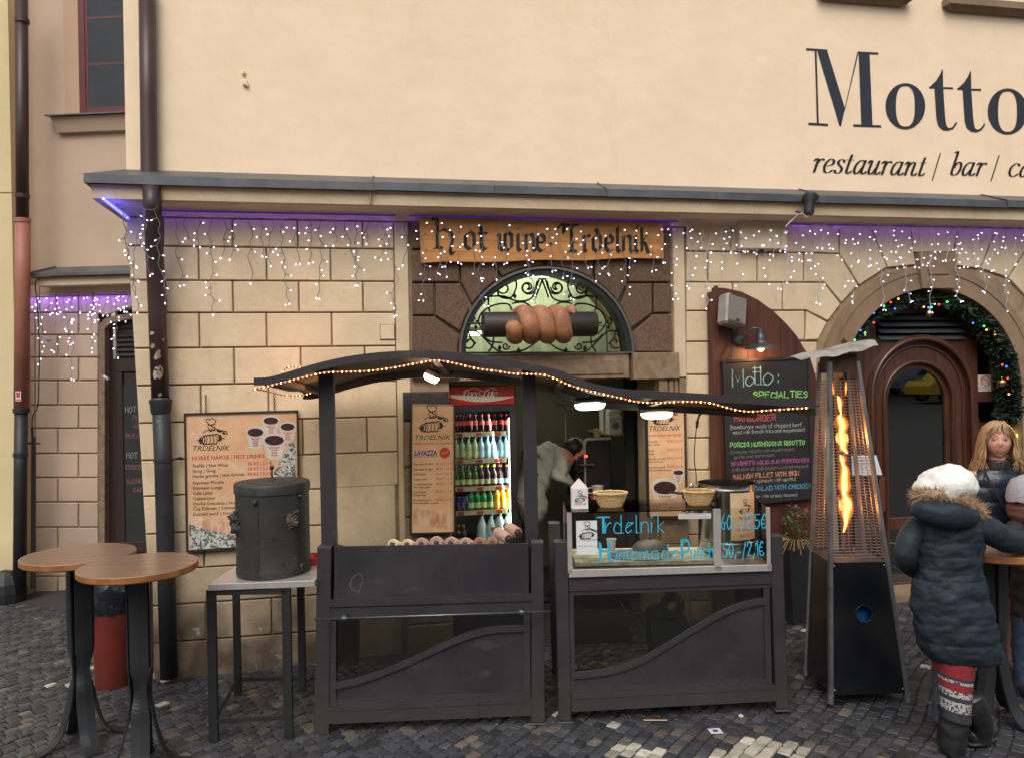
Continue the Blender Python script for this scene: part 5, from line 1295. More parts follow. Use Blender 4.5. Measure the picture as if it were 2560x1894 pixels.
# violet LED strips tucked under the cornice, blue tube under the corner return
def strip(lab,F,x0,x1,y,z,energy,down=.0):
    t=thing('led_strip',lab,'LED strip',F.w(((x0+x1)/2,y,z)),F.rz,'violet LED strips under the ledges'); w=(x1-x0)/2
    m=MB(); m.box(-w,w,-.006,.006,0,.008); part('strip',m,M['led_violet'],t)
    lamp('strip_light','AREA',(0,-.01,-.012),energy,(.30,.12,1),2*w,(rad(35),0,0),.02,parent=t)
strip('violet LED strip under the cornice left of the wooden sign',W,-2.6,-.9,-.07,3.351,.3)
strip('violet LED strip under the cornice above the wooden sign',W,-.8,1.4,-.07,3.351,.5)
strip('violet LED strip under the cornice above the stone arch',W,2.2,5.4,-.07,3.351,.5)
a=lp(72,712)[0]; strip('violet LED strip under the zinc ledge of the pink wing',LW,a,a+1.15,-.05,l0w-.19,1.2)
a=W.at(258,497,y=-.33); b=W.at(320,546,y=-.08)
t=thing('led_tube','short bright blue LED tube under the left end of the cornice','LED tube',a)
m=MB(); m.tube([(0,0,0),b-a],.012,6); part('tube',m,M['led_blue'],t)
m=MB()
for k in range(14): c=(b-a)*((k+.5)/14)+Vector((0,-.013,0)); m.sphere(c,.0055,6,4)
part('led',m,M['led_white'],t,kind='stuff')
lamp('tube_light','POINT',tuple((b-a)*.5+Vector((0,-.05,-.03))),.5,(.1,.08,1),.05,parent=t)
# ================================================================= FOOD STALLS
M['steelpaint']=mat('graphite_paint',(.045,.041,.046),(.027,.025,.028),4.5,.48,metal=.2,bump=.0008,bscale=40,contrast=(.3,.7),rvar=.14,detail=9,marks=[((.12,.115,.12),3.2,.60,.74,.5,(1,1,2.5)),((.16,.15,.14),70,.69,.73,.7,(1,1,1)),((.018,.016,.017),9,.6,.72,.6,(2,2,.5))],grime=((.075,.07,.065),.35,.6))
M['steelpanel']=mat('graphite_sheet',(.030,.028,.033),(.055,.053,.060),2.6,.42,metal=.25,bump=.0008,bscale=25,rvar=.16,detail=9,marks=[((.12,.115,.12),3.2,.60,.74,.5,(1,1,2.5)),((.16,.15,.14),70,.69,.73,.7,(1,1,1)),((.018,.016,.017),9,.6,.72,.6,(2,2,.5))],contrast=(.4,.8),grime=((.075,.07,.065),.3,.6))
M['stainless']=mat('stainless',(.60,.57,.55),(.50,.47,.45),12,.32,metal=.55,rvar=.08)
M['smoked']=glass('smoked_pane',(.52,.53,.50),.03,.04,1.4)
M['roofwood']=mat('canopy_underside',(.022,.017,.014),(.012,.01,.009),6,.6)
def ang(a,b): return math.atan2(b[1]-a[1],b[0]-a[0])
def stall_frame(px,py,d):
    q=CF.at(px,py,y=d); w=CF.w((q.x,d,0)); return Frame((w.x,w.y,gz(w.x)),-YAW)
def quadpanel(mb,F,cv,pts,y0,y1):
    P=[(lambda q: (q.x,q.z))(F.at(*cv(*p),y=y0)) for p in pts]; mb.prism(P,y0,y1)
D1=4.84
S1F=stall_frame(1075,1822,D1)
st1=thing('grill_cart','dark grey metal grill cart with wavy canopy roof and a long handle bar in front','food cart',S1F.loc,S1F.rz)
def a1(x,y,yy=0): q=S1F.at(*B3(x,y),y=yy); return (q.x,q.z)
# posts
xlp=[a1(147,185),a1(245,185),a1(228,1490),a1(122,1490)]
xrp=[a1(1635,152),a1(1720,152),a1(1730,1405),a1(1638,1405)]
zfl=a1(170,1490)[1]; zfr=a1(1680,1405)[1]
for P,nm in ((xlp,'post'),(xrp,'post')):
    m=MB(); m.prism([(P[3][0],P[3][1]),(P[2][0],P[2][1]),(P[1][0],P[1][1]),(P[0][0],P[0][1])],0,.09,.004); part(nm,m,M['steelpaint'],st1)
    z=min(P[2][1],P[3][1]); m=MB(); m.bbox(P[3][0]-.012,P[2][0]+.012,-.015,.1,z-.012,z,.003); part('foot_plate',m,M['steelpaint'],st1)
    m=MB(); m.prism([(P[3][0],P[3][1]),(P[2][0],P[2][1]),(P[1][0],P[1][1]-.27),(P[0][0],P[0][1]-.27)],.86,.95,.004); part('post',m,M['steelpaint'],st1)
L_,R_=xlp[2][0],xrp[3][0]
# upper front sheet
m=MB(); quadpanel(m,S1F,B3,((262,548),(1618,508),(1612,158),(272,182)),.012,.03); hop=part('hopper_panel',m,M['steelpanel'],st1)
m=MB(); q=a1(420,430,.011);
pts=[(q[0]+.036*math.cos(a)*(1+.25*math.sin(2*a)),q[1]+.05*math.sin(a)*(1-.2*math.cos(3*a))) for a in [k*PI/10 for k in range(21)]]
ribbon(m,pts,.0045,.0113); ribbon(m,[(x*.9+q[0]*.1,z-.015) for x,z in pts[9:20]],.0025,.0112); part('stain',m,mat('chalky_stain',(.13,.13,.135),(.055,.055,.058),60,.7),hop)
# hopper walls and bed
xa,za=a1(262,182,.03); xb,zb_=a1(1618,158,.03)
m=MB(); m.hexa([(xa,.03,za-.25),(xa+.012,.03,za-.25),(xa+.012,.55,za-.25),(xa,.55,za-.25),(xa,.03,za+.02),(xa+.012,.03,za+.02),(xa+.012,.55,za-.12),(xa,.55,za-.12)]); m.hexa([(xb-.012,.03,zb_-.25),(xb,.03,zb_-.25),(xb,.55,zb_-.25),(xb-.012,.55,zb_-.25),(xb-.012,.03,zb_),(xb,.03,zb_),(xb,.55,zb_-.12),(xb-.012,.55,zb_-.12)])
m.box(xa,xb,.55,.56,za-.4,za-.15); m.box(xa+.013,xb-.013,.031,.549,za-.24,za-.22); part('grill_box',m,M['black'],st1,kind='stuff')
# riveted strip, rail, bar
def rivets(pts,F,y,r=.006):
    for x,z in pts: rv.sphere((x,y,z),r,6,4,(1,.6,1))
rv=MB(); rv.smooth=True
m=MB(); quadpanel(m,S1F,B3,((228,603),(1643,558),(1643,508),(228,553)),-.006,.012); part('riveted_strip',m,M['steelpaint'],st1)
rivets([a1(256+(1618-256)*k/10,580+(539-580)*k/10) for k in range(11)],S1F,-.007)
m=MB(); quadpanel(m,S1F,B3,((232,690),(1640,640),(1640,559),(232,604)),.004,.05); part('rail',m,M['steelpaint'],st1)
b0,b1=S1F.at(*B3(127,687),y=-.09),S1F.at(*B3(1772,632),y=-.09)
m=MB(); m.smooth=True; m.tube([b0,b1],.0075,10)
hb=part('handle_bar',m,mat('bar_steel',(.16,.17,.19),(.1,.105,.12),20,.35,metal=.8),st1)
for x,y in ((336,680),(1568,637)):
    c=S1F.at(*B3(x,y),y=-.09); m=MB(); m.smooth=True; m.sphere(c,.017,12,8,(1.5,1,1)); m.tube([c,c+Vector((0,.09,.0))],.006,6); part('bar_knuckle',m,M['galv'],hb)
# lower front: strips, curve, glass and sheet
def s_curve(F,cv,top,bot): return top,bot
ctop=[(232,1135),(300,1126),(400,1105),(500,1075),(600,1040),(700,1000),(800,958),(900,910),(1000,862),(1100,818),(1200,780),(1300,752),(1400,737),(1500,732),(1628,730)]
cw_=46
m=MB(); P=[a1(x,y,0) for x,y in ctop]; Q=[a1(x,y+cw_,0) for x,y in ctop]
m.ring(P,Q,.006,.026); part('curved_strip',m,M['steelpaint'],st1)
rivets([a1(x,y+23) for x,y in ((252,1133),(320,1126),(456,1097),(597,1058),(736,998),(872,937),(1008,877),(1142,822),(1277,781),(1411,752),(1542,738),(1605,738))],S1F,.005)
m=MB(); quadpanel(m,S1F,B3,((232,1300),(278,1298),(278,695),(232,697)),.010,.026); part('side_strip',m,M['steelpaint'],st1)
m=MB(); quadpanel(m,S1F,B3,((1584,1250),(1630,1249),(1628,650),(1582,652)),.010,.026); part('side_strip',m,M['steelpaint'],st1)
rivets([a1(256,y) for y in (750,863,977,1095,1210)]+[a1(1607,y) for y in (700,815,922,1037,1153)],S1F,.009)
m=MB(); quadpanel(m,S1F,B3,((278,1300),(1584,1255),(1584,1195),(278,1250)),.013,.028); part('bottom_strip',m,M['steelpaint'],st1)
rivets([a1(318+(1543-318)*k/9,1277+(1217-1277)*k/9) for k in range(10)],S1F,.012)
m=MB()
for (xa_,ya_),(xb2,yb2) in zip(ctop,ctop[1:]):
    t0,t1=(xa_-230)/1400,(xb2-230)/1400
    quadpanel(m,S1F,B3,((xa_,1255-50*t0),(xb2,1255-50*t1),(xb2,yb2+30),(xa_,ya_+30)),.024,.03)
part('front_sheet',m,M['steelpanel'],st1)
m=MB(); quadpanel(m,S1F,B3,((235,1180),(1630,800),(1630,640),(235,690)),.032,.036); part('smoked_pane',m,M['smoked'],st1)
m=MB(); quadpanel(m,S1F,B3,((222,1330),(1642,1265),(1642,1240),(222,1303)),-.003,.07); quadpanel(m,S1F,B3,((222,1415),(1640,1356),(1642,1266),(222,1331)),.0,.06); part('bottom_rail',m,M['steelpaint'],st1)
part('rivet',rv,M['steelpaint'],st1,kind='stuff')
# sides and shelf
zt_=a1(400,620)[1]
m=MB(); m.box(L_-.045,L_-.04,.09,.86,.2,zt_+.15); m.box(R_+.04,R_+.045,.09,.86,.2,zt_+.15); part('side_sheet',m,M['steelpanel'],st1,kind='stuff')
m=MB(); m.box(L_+.0,R_-.0,.1,.9,zt_-.02,zt_); part('inner_shelf',m,M['black'],st1)
# canopy posts
for (x0,x1,yt,yb) in ((565,660,320,1460),(1985,2070,330,1440)):
    p=S1F.at(*B1(x0,yb),y=.14); q=S1F.at(*B1(x1,yt),y=.14); m=MB(); m.bbox(p.x+.004,q.x-.006,.13,.18,p.z-.3,q.z+.1,.003); part('canopy_post',m,M['steelpaint'],st1)
    m=MB(); zq=q.z+.07; m.prism([(p.x+.02,zq-.02),(q.x-.02,zq-.02),(q.x-.02,zq+.03),(p.x+.02,zq+.03)],-.02,1.0); part('roof_bracket',m,M['black'],st1)
cp_top=[B1(*p) for p in ((95,290),(200,284),(330,250),(500,198),(700,150),(900,120),(1100,104),(1250,100),(1450,108),(1650,128),(1850,158),(2050,198))]+[B2(*p) for p in ((275,70),(350,102),(500,158),(700,195),(900,210),(1200,226),(1500,242),(1800,262),(2030,280))]
YF=-.06
ct=[S1F.at(*p,y=YF) for p in cp_top]; ct=cr(ct,4)
TH=.046
m=MB(); T=[(p.x,p.z) for p in ct]; B=[(p.x,p.z-(TH if i > 2 else TH)) for i,p in enumerate(ct)]
m.ring(T,B,YF,YF+.01); fa=part('front_fascia',m,M['steelpaint'],st1)
m=MB(); m.smooth=True; L=0; nxt=.05
for a,b in zip(ct,ct[1:]):
    d=(b-a).length
    while L+d > nxt: c=a+(b-a)*((nxt-L)/d); m.sphere((c.x,YF-.001,c.z-TH*.5),.0065,6,4,(1,.6,1)); nxt += .153
    L += d
part('rivet',m,mat('rusty_rivet',(.07,.035,.03),(.04,.03,.03),30,.6),fa,kind='stuff')
m=MB()
DR,DZ=1.12,-.095
for i in range(len(ct)-1):
    a,b=ct[i],ct[i+1]
    m.hexa([(a.x,YF+.0105,a.z-.018),(b.x,YF+.0105,b.z-.018),(b.x,YF+DR,b.z-.018+DZ),(a.x,YF+DR,a.z-.018+DZ),(a.x,YF+.0105,a.z-.004),(b.x,YF+.0105,b.z-.004),(b.x,YF+DR,b.z-.004+DZ),(a.x,YF+DR,a.z-.004+DZ)])
part('roof_sheet',m,M['roofwood'],st1)
m=MB(); m.ring([(x,z+DZ) for x,z in T],[(x,z+DZ-.02) for x,z in B],YF+DR+.001,YF+DR+.03); part('rear_fascia',m,M['black'],st1)
for k in (6,30,50,66,78):
    a=ct[min(k,len(ct)-1)]; m=MB(); m.hexa([(a.x-.02,YF+.011,a.z-.05),(a.x+.02,YF+.011,a.z-.05),(a.x+.02,YF+DR,a.z-.05+DZ),(a.x-.02,YF+DR,a.z-.05+DZ),(a.x-.02,YF+.011,a.z-.019),(a.x+.02,YF+.011,a.z-.019),(a.x+.02,YF+DR,a.z-.019+DZ),(a.x-.02,YF+DR,a.z-.019+DZ)]); part('rafter',m,M['black'],st1)
e=ct[0]; m=MB(); m.hexa([(e.x-.06,.3,e.z-.045),(e.x,.1,e.z-.045),(e.x,.9,e.z-.1),(e.x-.06,.9,e.z-.1),(e.x-.06,.3,e.z-.03),(e.x,.1,e.z-.02),(e.x,.9,e.z-.08),(e.x-.06,.9,e.z-.08)]); part('roof_tail',m,M['steelpaint'],st1)
e=ct[-1]; m=MB(); m.tube([(e.x-.02,0,e.z-.03),(e.x+.05,0,e.z-.03)],.008,8); m.box(e.x,e.x+.006,YF,YF+DR,e.z-.09,e.z+.0); part('roof_end',m,M['steelpaint'],st1,kind='stuff')
# rope light
M['rope_a']=emit('rope_amber',(1,.42,.10),10); M['rope_b']=emit('rope_red',(1,.16,.10),7); M['rope']=mat('rope_tube',(.35,.12,.05),(.3,.1,.05),20,.3)
rl=thing('rope_light','amber and red rope light strung along the front edge of the wavy canopy','rope light',S1F.loc,S1F.rz)
rp=[B1(*p) for p in ((95,372),(175,354),(290,325),(350,312),(450,285),(590,255),(760,248),(900,242),(1070,220),(1230,190),(1370,170),(1500,190),(1650,225),(1800,245),(1900,260),(2030,265),(2120,270),(2200,298))]+[B2(*p) for p in ((350,175),(450,205),(600,240),(700,262),(800,285),(950,293),(1130,285),(1290,292),(1400,320),(1500,345),(1600,353),(1750,342),(1990,328))]
paths=[([S1F.at(*p,y=YF-.012) for p in rp]),[S1F.at(*B1(*p),y=y) for p,y in (((95,372),-.06),((140,376),.2),((200,388),.5),((300,412),.9),((400,415),1.0),((480,402),1.0),((556,372),1.0))],[S1F.at(*B1(*p),y=.75) for p in ((296,255),(310,232),(340,215),(380,211),(430,218),(450,240))]]
ta,tb,tt=MB(),MB(),MB(); ta.smooth=tb.smooth=tt.smooth=True
for P in paths:
    C=cr(P,8); tt.tube(C,.0055,6); L=0; nxt=.01; k=0
    for a,b in zip(C,C[1:]):
        d=(b-a).length
        while L+d > nxt:
            c=a+(b-a)*((nxt-L)/d); (tb if k % 3 == 1 else ta).sphere(c+Vector((0,-.003,0)),.0052 if k % 2 == 0 else .0036,6,4); nxt += .0265; k += 1
        L += d
part('tube',tt,M['rope'],rl,kind='stuff'); part('amber_bulb',ta,M['rope_a'],rl,kind='stuff'); part('red_bulb',tb,M['rope_b'],rl,kind='stuff')
for fx,e in ((.1,1.6),(.3,1.6),(.5,1.2),(.8,1.0)):
    c=paths[0][int(fx*30)]; lamp('rope_glow','POINT',(c.x,YF+.55,c.z-.06),e*.6,(1,.42,.16),.15,parent=rl)
lamp('rope_glow','POINT',(paths[2][2].x,.8,paths[2][2].z+.12),1.7,(1,.5,.25),.15,parent=rl)
# bulkhead lamps
def bulkhead(lab,cv,x0,x1,y0,y1,yy,tilt=0,warm=0,e=5):
    c=S1F.at(*cv((x0+x1)/2,(y0+y1)/2),y=yy); w=abs(S1F.at(*cv(x1,y0),y=yy).x-S1F.at(*cv(x0,y0),y=yy).x)/2
    t=thing('bulkhead_lamp',lab,'lamp',S1F.w(c),S1F.rz,'bulkhead lamps under the canopy')
    Mt=Matrix.Rotation(tilt,4,'Y')
    m=MB(); m.bbox(-w,w,-.05,.05,.0,.045,.015,Mt); m.tube([(0,0,.045),(0,0,.1)],.012,6); part('housing',m,M['galv'],t)
    m=MB(); m.smooth=True; Ms=Mt @ Matrix.Diagonal((1,.55,1,1))
    m.lathe([(0,-.042),(w*.6,-.04),(w*.85,-.028),(w*.94,-.01),(w*.95,-.0005)],(0,0,0),28,Ms); part('glass',m,emit('lamp_glass_%d' % warm,(1,.95,.62) if warm else (.95,1,.78),7,True),t)
    m=MB(); m.tube([Mt @ Vector(p) for p in ((w*.55,-.06,.0),(w*.55,-.045,-.035),(w*.55,0,-.047),(w*.55,.045,-.035),(w*.55,.06,0))],.003,5); m.tube([Mt @ Vector(p) for p in ((-w*.1,-.055,.0),(-w*.1,-.04,-.037),(-w*.1,0,-.047),(-w*.1,.04,-.037),(-w*.1,.055,0))],.0025,5); m.ring([(w*1.0,-.003),(w*1.0,.003)],[(-w*1.0,-.003),(-w*1.0,.003)],-.058,-.0505) if False else None
    part('cage',m,M['galv'],t)
    lamp('lamp_light','AREA',(0,0,-.06),e,(1,.93,.7),w*1.6,(0,0,0),.08,parent=t)
bulkhead('round-ended bulkhead lamp tilted under the peak of the canopy',B1,1282,1398,238,318,.55,rad(25),0,3)
bulkhead('white bulkhead lamp under the canopy near the coffee machine',B2,370,592,262,338,.6,rad(-2),0,5)
bulkhead('yellowish bulkhead lamp under the canopy by the right menu poster',B2,825,1058,325,400,.75,rad(-1),1,5)
m=MB(); m.tube(cr([S1F.at(*B2(x,y),y=.65) for x,y in ((240,270),(250,300),(300,310),(330,335),(370,330))],5),.006,5); m.tube(cr([S1F.at(*B2(x,y),y=.6) for x,y in ((560,275),(580,262),(570,255))],4),.005,5); m.tube([S1F.at(*B2(305,290),y=.8),S1F.at(*B2(315,560),y=.8)],.003,4)
cb=solo('lamp_cable',m,M['cable_dark'],'black cable looping from the canopy to the bulkhead lamp','cable',loc=S1F.loc,rz=S1F.rz)
m=MB(); m.tube(cr([S1F.at(*B2(x,y),y=.7) for x,y in ((1500,365),(1380,350),(1280,350),(1235,380),(1220,430))],5),.008,6); part('hose',m,M['galv'],cb); m=MB(); m.tube([S1F.at(*B2(1221,418),y=.7),S1F.at(*B2(1214,465),y=.7)],.012,8); m.tube(cr([S1F.at(*B2(x,y),y=.7) for x,y in ((1214,465),(1205,560),(1200,680),(1212,780),(1213,860))],5),.004,5); part('plug',m,M['cable_dark'],cb)
# chimney cakes on their rollers
M['raw']=mat('raw_dough',(.62,.50,.30),(.55,.42,.24),20,.6,bump=.001,bscale=60)
M['sugared']=mat('sugared_dough',(.30,.15,.12),(.45,.33,.28),150,.7,bump=.002,bscale=120,contrast=(.45,.62),detail=2)
M['baked']=mat('baked_dough2',(.36,.15,.07),(.24,.09,.04),40,.6,bump=.002,bscale=80)
M['rollwood']=mat('roller_wood',(.03,.018,.014),(.018,.012,.01),30,.5)
def cake(lab,c,d,r,L,mt,group=None,rol=.02):
    """c centre of the front end, d direction to the back, local to S1F"""
    t=thing('chimney_cake',lab,'pastry',S1F.w(c),S1F.rz,group); d=Vector(d).normalized(); Q=d.to_track_quat('Z','Y').to_matrix().to_4x4()
    m=MB(); m.smooth=True; prof=[(rol+.001,.004),(r*.8,0),(r,.012)]; nb=max(3,int(L/.022))
    for k in range(nb): z=.015+(L-.03)*k/nb; dz=(L-.03)/nb; prof += [(r*.94,z),(r*1.02,z+dz*.3),(r*1.03,z+dz*.7),(r*.94,z+dz)]
    prof += [(r*.8,L),(rol,L)]
    m.lathe(prof,(0,0,0),18,Q); part('dough',m,mt,t)
    m=MB(); m.smooth=True; m.lathe([(0,-.035),(rol*.8,-.034),(rol,-.02),(rol,L+.03),(rol*.8,L+.06),(0,L+.06)],(0,0,0),12,Q); part('roller',m,M['rollwood'],t)
xs=[(672,.036,'raw'),(772,.036,'raw'),(870,.040,'sugared'),(975,.042,'sugared'),(1075,.041,'sugared'),(1175,.041,'sugared'),(1275,.038,'baked'),(1362,.038,'baked')]
ordn=['pale raw chimney cake, leftmost on the grill cart','pale raw chimney cake, second from the left on the grill cart','sugared pink-brown chimney cake just right of the two raw ones','tallest sugared pink-brown chimney cake on the grill cart','sugared chimney cake between the tallest one and the smooth one','smooth rounded sugared chimney cake, fourth of the pinkish ones','golden banded chimney cake on the grill cart, second from the leaning ones','brown chimney cake partly under the leaning ones']
for (x,r,mt),lb_ in zip(xs,ordn):
    tops={975: 118,870: 128,1075: 122,1175: 127}.get(x,138 if x < 800 else 124)
    q=S1F.at(*B3(x,tops-14),y=.1)
    cake(lb_,(q.x,.09,q.z-r),(R(.0,.15),1,-.33),r,.2,M[mt],'chimney cakes on the grill cart',.014)
A=S1F.at(*B3(1478,130),y=.08); Bq=S1F.at(*B3(1398,78),y=.25); cake('large sugared chimney cake leaning across the right end of the grill cart',A,Bq-A,.034,(Bq-A).length,M['sugared'],'chimney cakes on the grill cart')
A=S1F.at(*B3(1543,88),y=.1); Bq=S1F.at(*B3(1475,48),y=.28); cake('rightmost leaning sugared chimney cake with dark roller end towards the street',A,Bq-A,.034,(Bq-A).length,M['sugared'],'chimney cakes on the grill cart')
# ---------------------------------------------------------------- counter cart
S2F=stall_frame(1685,1788,4.85)
st2=thing('counter_cart','dark grey metal counter cart with riveted wave-shaped front carrying the glass display case','food cart',S2F.loc,S2F.rz)
def a2(x,y,yy=0): q=S2F.at(*B4(x,y),y=yy); return (q.x,q.z)
PL=[a2(72,150),a2(165,150),a2(190,1395),a2(104,1395)]; PR=[a2(1575,108),a2(1660,105),a2(1700,1312),a2(1617,1312)]
for P in (PL,PR):
    m=MB(); m.prism([P[3],P[2],P[1],P[0]],0,.09,.004); part('post',m,M['steelpaint'],st2)
    z=P[2][1]; m=MB(); m.bbox(P[3][0]-.012,P[2][0]+.012,-.015,.1,z-.012,z,.003); part('foot_plate',m,M['steelpaint'],st2)
    m=MB(); m.prism([P[3],P[2],(P[1][0],P[1][1]-.03),(P[0][0],P[0][1]-.03)],.8,.88,.004); part('post',m,M['steelpaint'],st2)
rv=MB(); rv.smooth=True
m=MB(); quadpanel(m,S2F,B4,((176,492),(1592,438),(1588,354),(172,398)),.003,.06); part('top_rail',m,M['steelpaint'],st2)
m=MB(); quadpanel(m,S2F,B4,((190,1245),(1617,1172),(1617,1148),(190,1220)),-.003,.07); quadpanel(m,S2F,B4,((192,1330),(1615,1255),(1617,1173),(190,1246)),.0,.06); part('bottom_rail',m,M['steelpaint'],st2)
ct2=[(190,1062),(280,1055),(370,1045),(480,1026),(600,992),(700,945),(800,888),(900,828),(1000,765),(1100,705),(1200,648),(1300,600),(1400,567),(1500,545),(1568,542)]
m=MB(); m.ring([a2(*p) for p in ct2],[a2(x,y+45) for x,y in ct2],.008,.028); part('curved_strip',m,M['steelpaint'],st2)
rivets([a2(x,y) for x,y in ((197,1084),(252,1080),(370,1072),(484,1050),(600,1020),(712,972),(826,905),(937,825),(1050,741),(1162,674),(1272,621),(1385,590),(1497,572),(1552,569))],S2F,.006)
m=MB(); quadpanel(m,S2F,B4,((185,1215),(218,1213),(205,520),(176,522)),.012,.028); part('side_strip',m,M['steelpaint'],st2)
m=MB(); quadpanel(m,S2F,B4,((1543,1150),(1586,1148),(1568,470),(1525,472)),.012,.028); part('side_strip',m,M['steelpaint'],st2)
m=MB(); quadpanel(m,S2F,B4,((176,521),(1592,466),(1590,438),(176,492)),.012,.0285); part('under_strip',m,M['steelpaint'],st2)
rivets([a2(x,y) for x,y in ((187,558),(188,675),(190,792),(193,908),(195,1025),(197,1140))]+[a2(1550+3*k,620+112*k) for k in range(5)],S2F,.011)
m=MB(); quadpanel(m,S2F,B4,((218,1215),(1543,1148),(1543,1103),(218,1170)),.014,.03); part('bottom_strip',m,M['steelpaint'],st2)
rivets([a2(254+(1516-254)*k/11,1195+(1130-1195)*k/11) for k in range(12)],S2F,.013)
m=MB()
for (xa_,ya_),(xb2,yb2) in zip(ct2,ct2[1:]):
    t0,t1=(xa_-190)/1380,(xb2-190)/1380
    quadpanel(m,S2F,B4,((xa_,1185-60*t0),(xb2,1185-60*t1),(xb2,yb2+30),(xa_,ya_+30)),.026,.034)
part('front_sheet',m,M['steelpanel'],st2)
m=MB(); quadpanel(m,S2F,B4,((190,1100),(1570,640),(1570,450),(190,495)),.036,.04); part('smoked_pane',m,M['smoked'],st2)
part('rivet',rv,M['steelpaint'],st2,kind='stuff')
zc2=a2(180,398)[1]
m=MB(); m.box(PL[1][0]-.03,PR[0][0]+.03,.06,.82,zc2-.03,zc2-.002); part('counter_top',m,M['stainless'],st2)
m=MB(); m.box(PL[1][0]-.035,PL[1][0]-.03,.09,.8,.18,zc2); m.box(PR[0][0]+.03,PR[0][0]+.035,.09,.8,.18,zc2); part('side_sheet',m,M['steelpanel'],st2,kind='stuff')
# things stored behind the smoked pane
def s2thing(name,lab,cat,x,y,yy,group=None): q=S2F.at(*B4(x,y),y=yy); t=thing(name,lab,cat,S2F.w(q),S2F.rz,group); return t,q
t,q=s2thing('storage_box','white and blue plastic tub holding a coiled roll, behind the smoked pane','tub',850,850,.4); t.location.z=gz(t.location.x)
hh=q.z+.0
m=MB(); m.hexa([(-.09,-.1,.0),(.09,-.1,.0),(.09,.1,.0),(-.09,.1,.0),(-.12,-.12,.5),(.12,-.12,.5),(.12,.12,.5),(-.12,.12,.5)]); part('tub',m,mat('pale_blue_tub',(.13,.22,.3),(.3,.33,.33),3,.5),t)
m=MB(); m.smooth=True
for k in range(3): m.lathe([(.035+.02*k,-.03),(.045+.02*k,0),(.035+.02*k,.03)],(0,0,0),18,Matrix.Translation((.03,-.06,.58)) @ Matrix.Rotation(PI/2,4,'X'))
part('coiled_roll',m,M['white'],t); m=MB(); m.sphere((-.06,0,.53),.07,10,6,(1,1,.6)); part('crumpled_bag',m,M['white'],t)
for x,y,lab in ((370,1030,'orange fruit standing left behind the smoked pane'),(460,1022,'orange fruit standing right behind the smoked pane')):
    t,q=s2thing('orange',lab,'fruit',x,y,.25,'oranges behind the smoked pane'); m=MB(); m.smooth=True; m.sphere((0,0,0),.05,14,9,(1.2,1,.7)); part('fruit',m,mat('orange_skin',(.55,.22,.03),(.45,.17,.02),30,.5),t); m=MB(); m.tube([(0,0,.03),(0,0,.04)],.004,5); part('stalk',m,M['black'],t)
m=MB(); P=[S2F.at(*B4(x,y),y=.12) for x,y in ((530,560),(560,620),(600,655),(650,640),(682,665),(668,720),(680,800))]; O=S2F.w(P[0]); m.tube([S2F.w(p)-O for p in cr(P,5)],.003,5); solo('loose_cord',m,M['white'],'thin pale cord hanging behind the smoked pane of the counter cart','cord',loc=O)
m=MB(); q=S2F.at(*B4(290,700),y=.3); m.box(-.17,.3,0,.3,-.08,.0); m.box(-.17,.3,0,.3,-.3,-.27); solo('crate',m,mat('red_crate',(.16,.04,.03),(.1,.03,.02),8,.6),'reddish crate dimly seen at the upper left behind the smoked pane','crate',loc=S2F.w((q.x,.3,S2F.at(*B4(290,530),y=.3).z)),rz=S2F.rz)
# display case
q=S2F.at(*B2(338,1495),y=-.02)
dc=thing('display_case','glass display case with blue hand-painted Trdelnik and Homemade Punch prices on a stainless tray','display case',S2F.w(q),S2F.rz)
DO=q
def dl(x,y,yy=0): q=S2F.at(*B2(x,y),y=-.02+yy); return (q.x-DO.x,q.z-DO.z)
DW=dl(1735,1450)[0]; DH=dl(338,1045)[1]; DT=dl(338,1442)[1]; DD=.46
ML=[(0,dl(338,1495)[1]),(DW,dl(1735,1450)[1]),(DW,dl(1735,1404)[1]),(0,DT)]
m=MB(); m.prism(ML,0,DD,.002); part('tray',m,M['stainless'],dc)
tz=ML[2][1]
def upr(x0,x1,yt,yb,y0=0,d=.02):
    p,q=dl(x0,yb),dl(x1,yt); m=MB(); m.bbox(p[0],q[0],y0,y0+d,min(tz,DT)-.02,q[1],.002); return part('upright',m,M['stainless'],dc)
upr(330,356,1048,1440); upr(1337,1382,1022,1410); upr(1703,1722,1012,1400,.0)
z1=dl(345,1050)[1]; z2=dl(1715,1012)[1]
for x,z in ((0.0,z1),(DW-.02,z2)):
    m=MB(); m.bbox(x,x+.016,DD-.02,DD,tz-.02,z-.01,.002); part('upright',m,M['stainless'],dc)
xm=dl(1337,1)[0]; xm2=dl(1382,1)[0]; z3=dl(1337,1030)[1]
m=MB(); m.hexa([(.01,.006,DT),(xm,.006,DT),(xm,.01,DT),(.01,.01,DT),(.01,.006,z1),(xm,.006,z3),(xm,.01,z3),(.01,.01,z1)]); part('pane',m,M['glass'],dc)
m=MB(); m.hexa([(xm2,.006,tz),(DW-.02,.006,tz),(DW-.02,.01,tz),(xm2,.01,tz),(xm2,.006,z2),(DW-.02,.006,z2),(DW-.02,.01,z2),(xm2,.01,z2)]); part('pane',m,M['glass'],dc)
m=MB(); m.hexa([(-.003,-.006,z1),(xm+.01,-.006,z3),(xm+.01,DD,z3),(-.003,DD,z1),(-.003,-.006,z1+.006),(xm+.01,-.006,z3+.006),(xm+.01,DD,z3+.006),(-.003,DD,z1+.006)]); part('top_pane',m,glass('green_edge_glass',(.88,.91,.88),.02,.0,1.2),dc)
m=MB(); m.box(.002,.006,.02,DD-.02,tz,z1-.001); m.box(DW-.006,DW-.002,.02,DD-.02,tz,z2-.001); part('side_pane',m,M['glass'],dc)
M['bluepaint']=mat('blue_marker',(.03,.42,.62),(.02,.34,.52),40,.6)
m=MB(); random.seed(4)
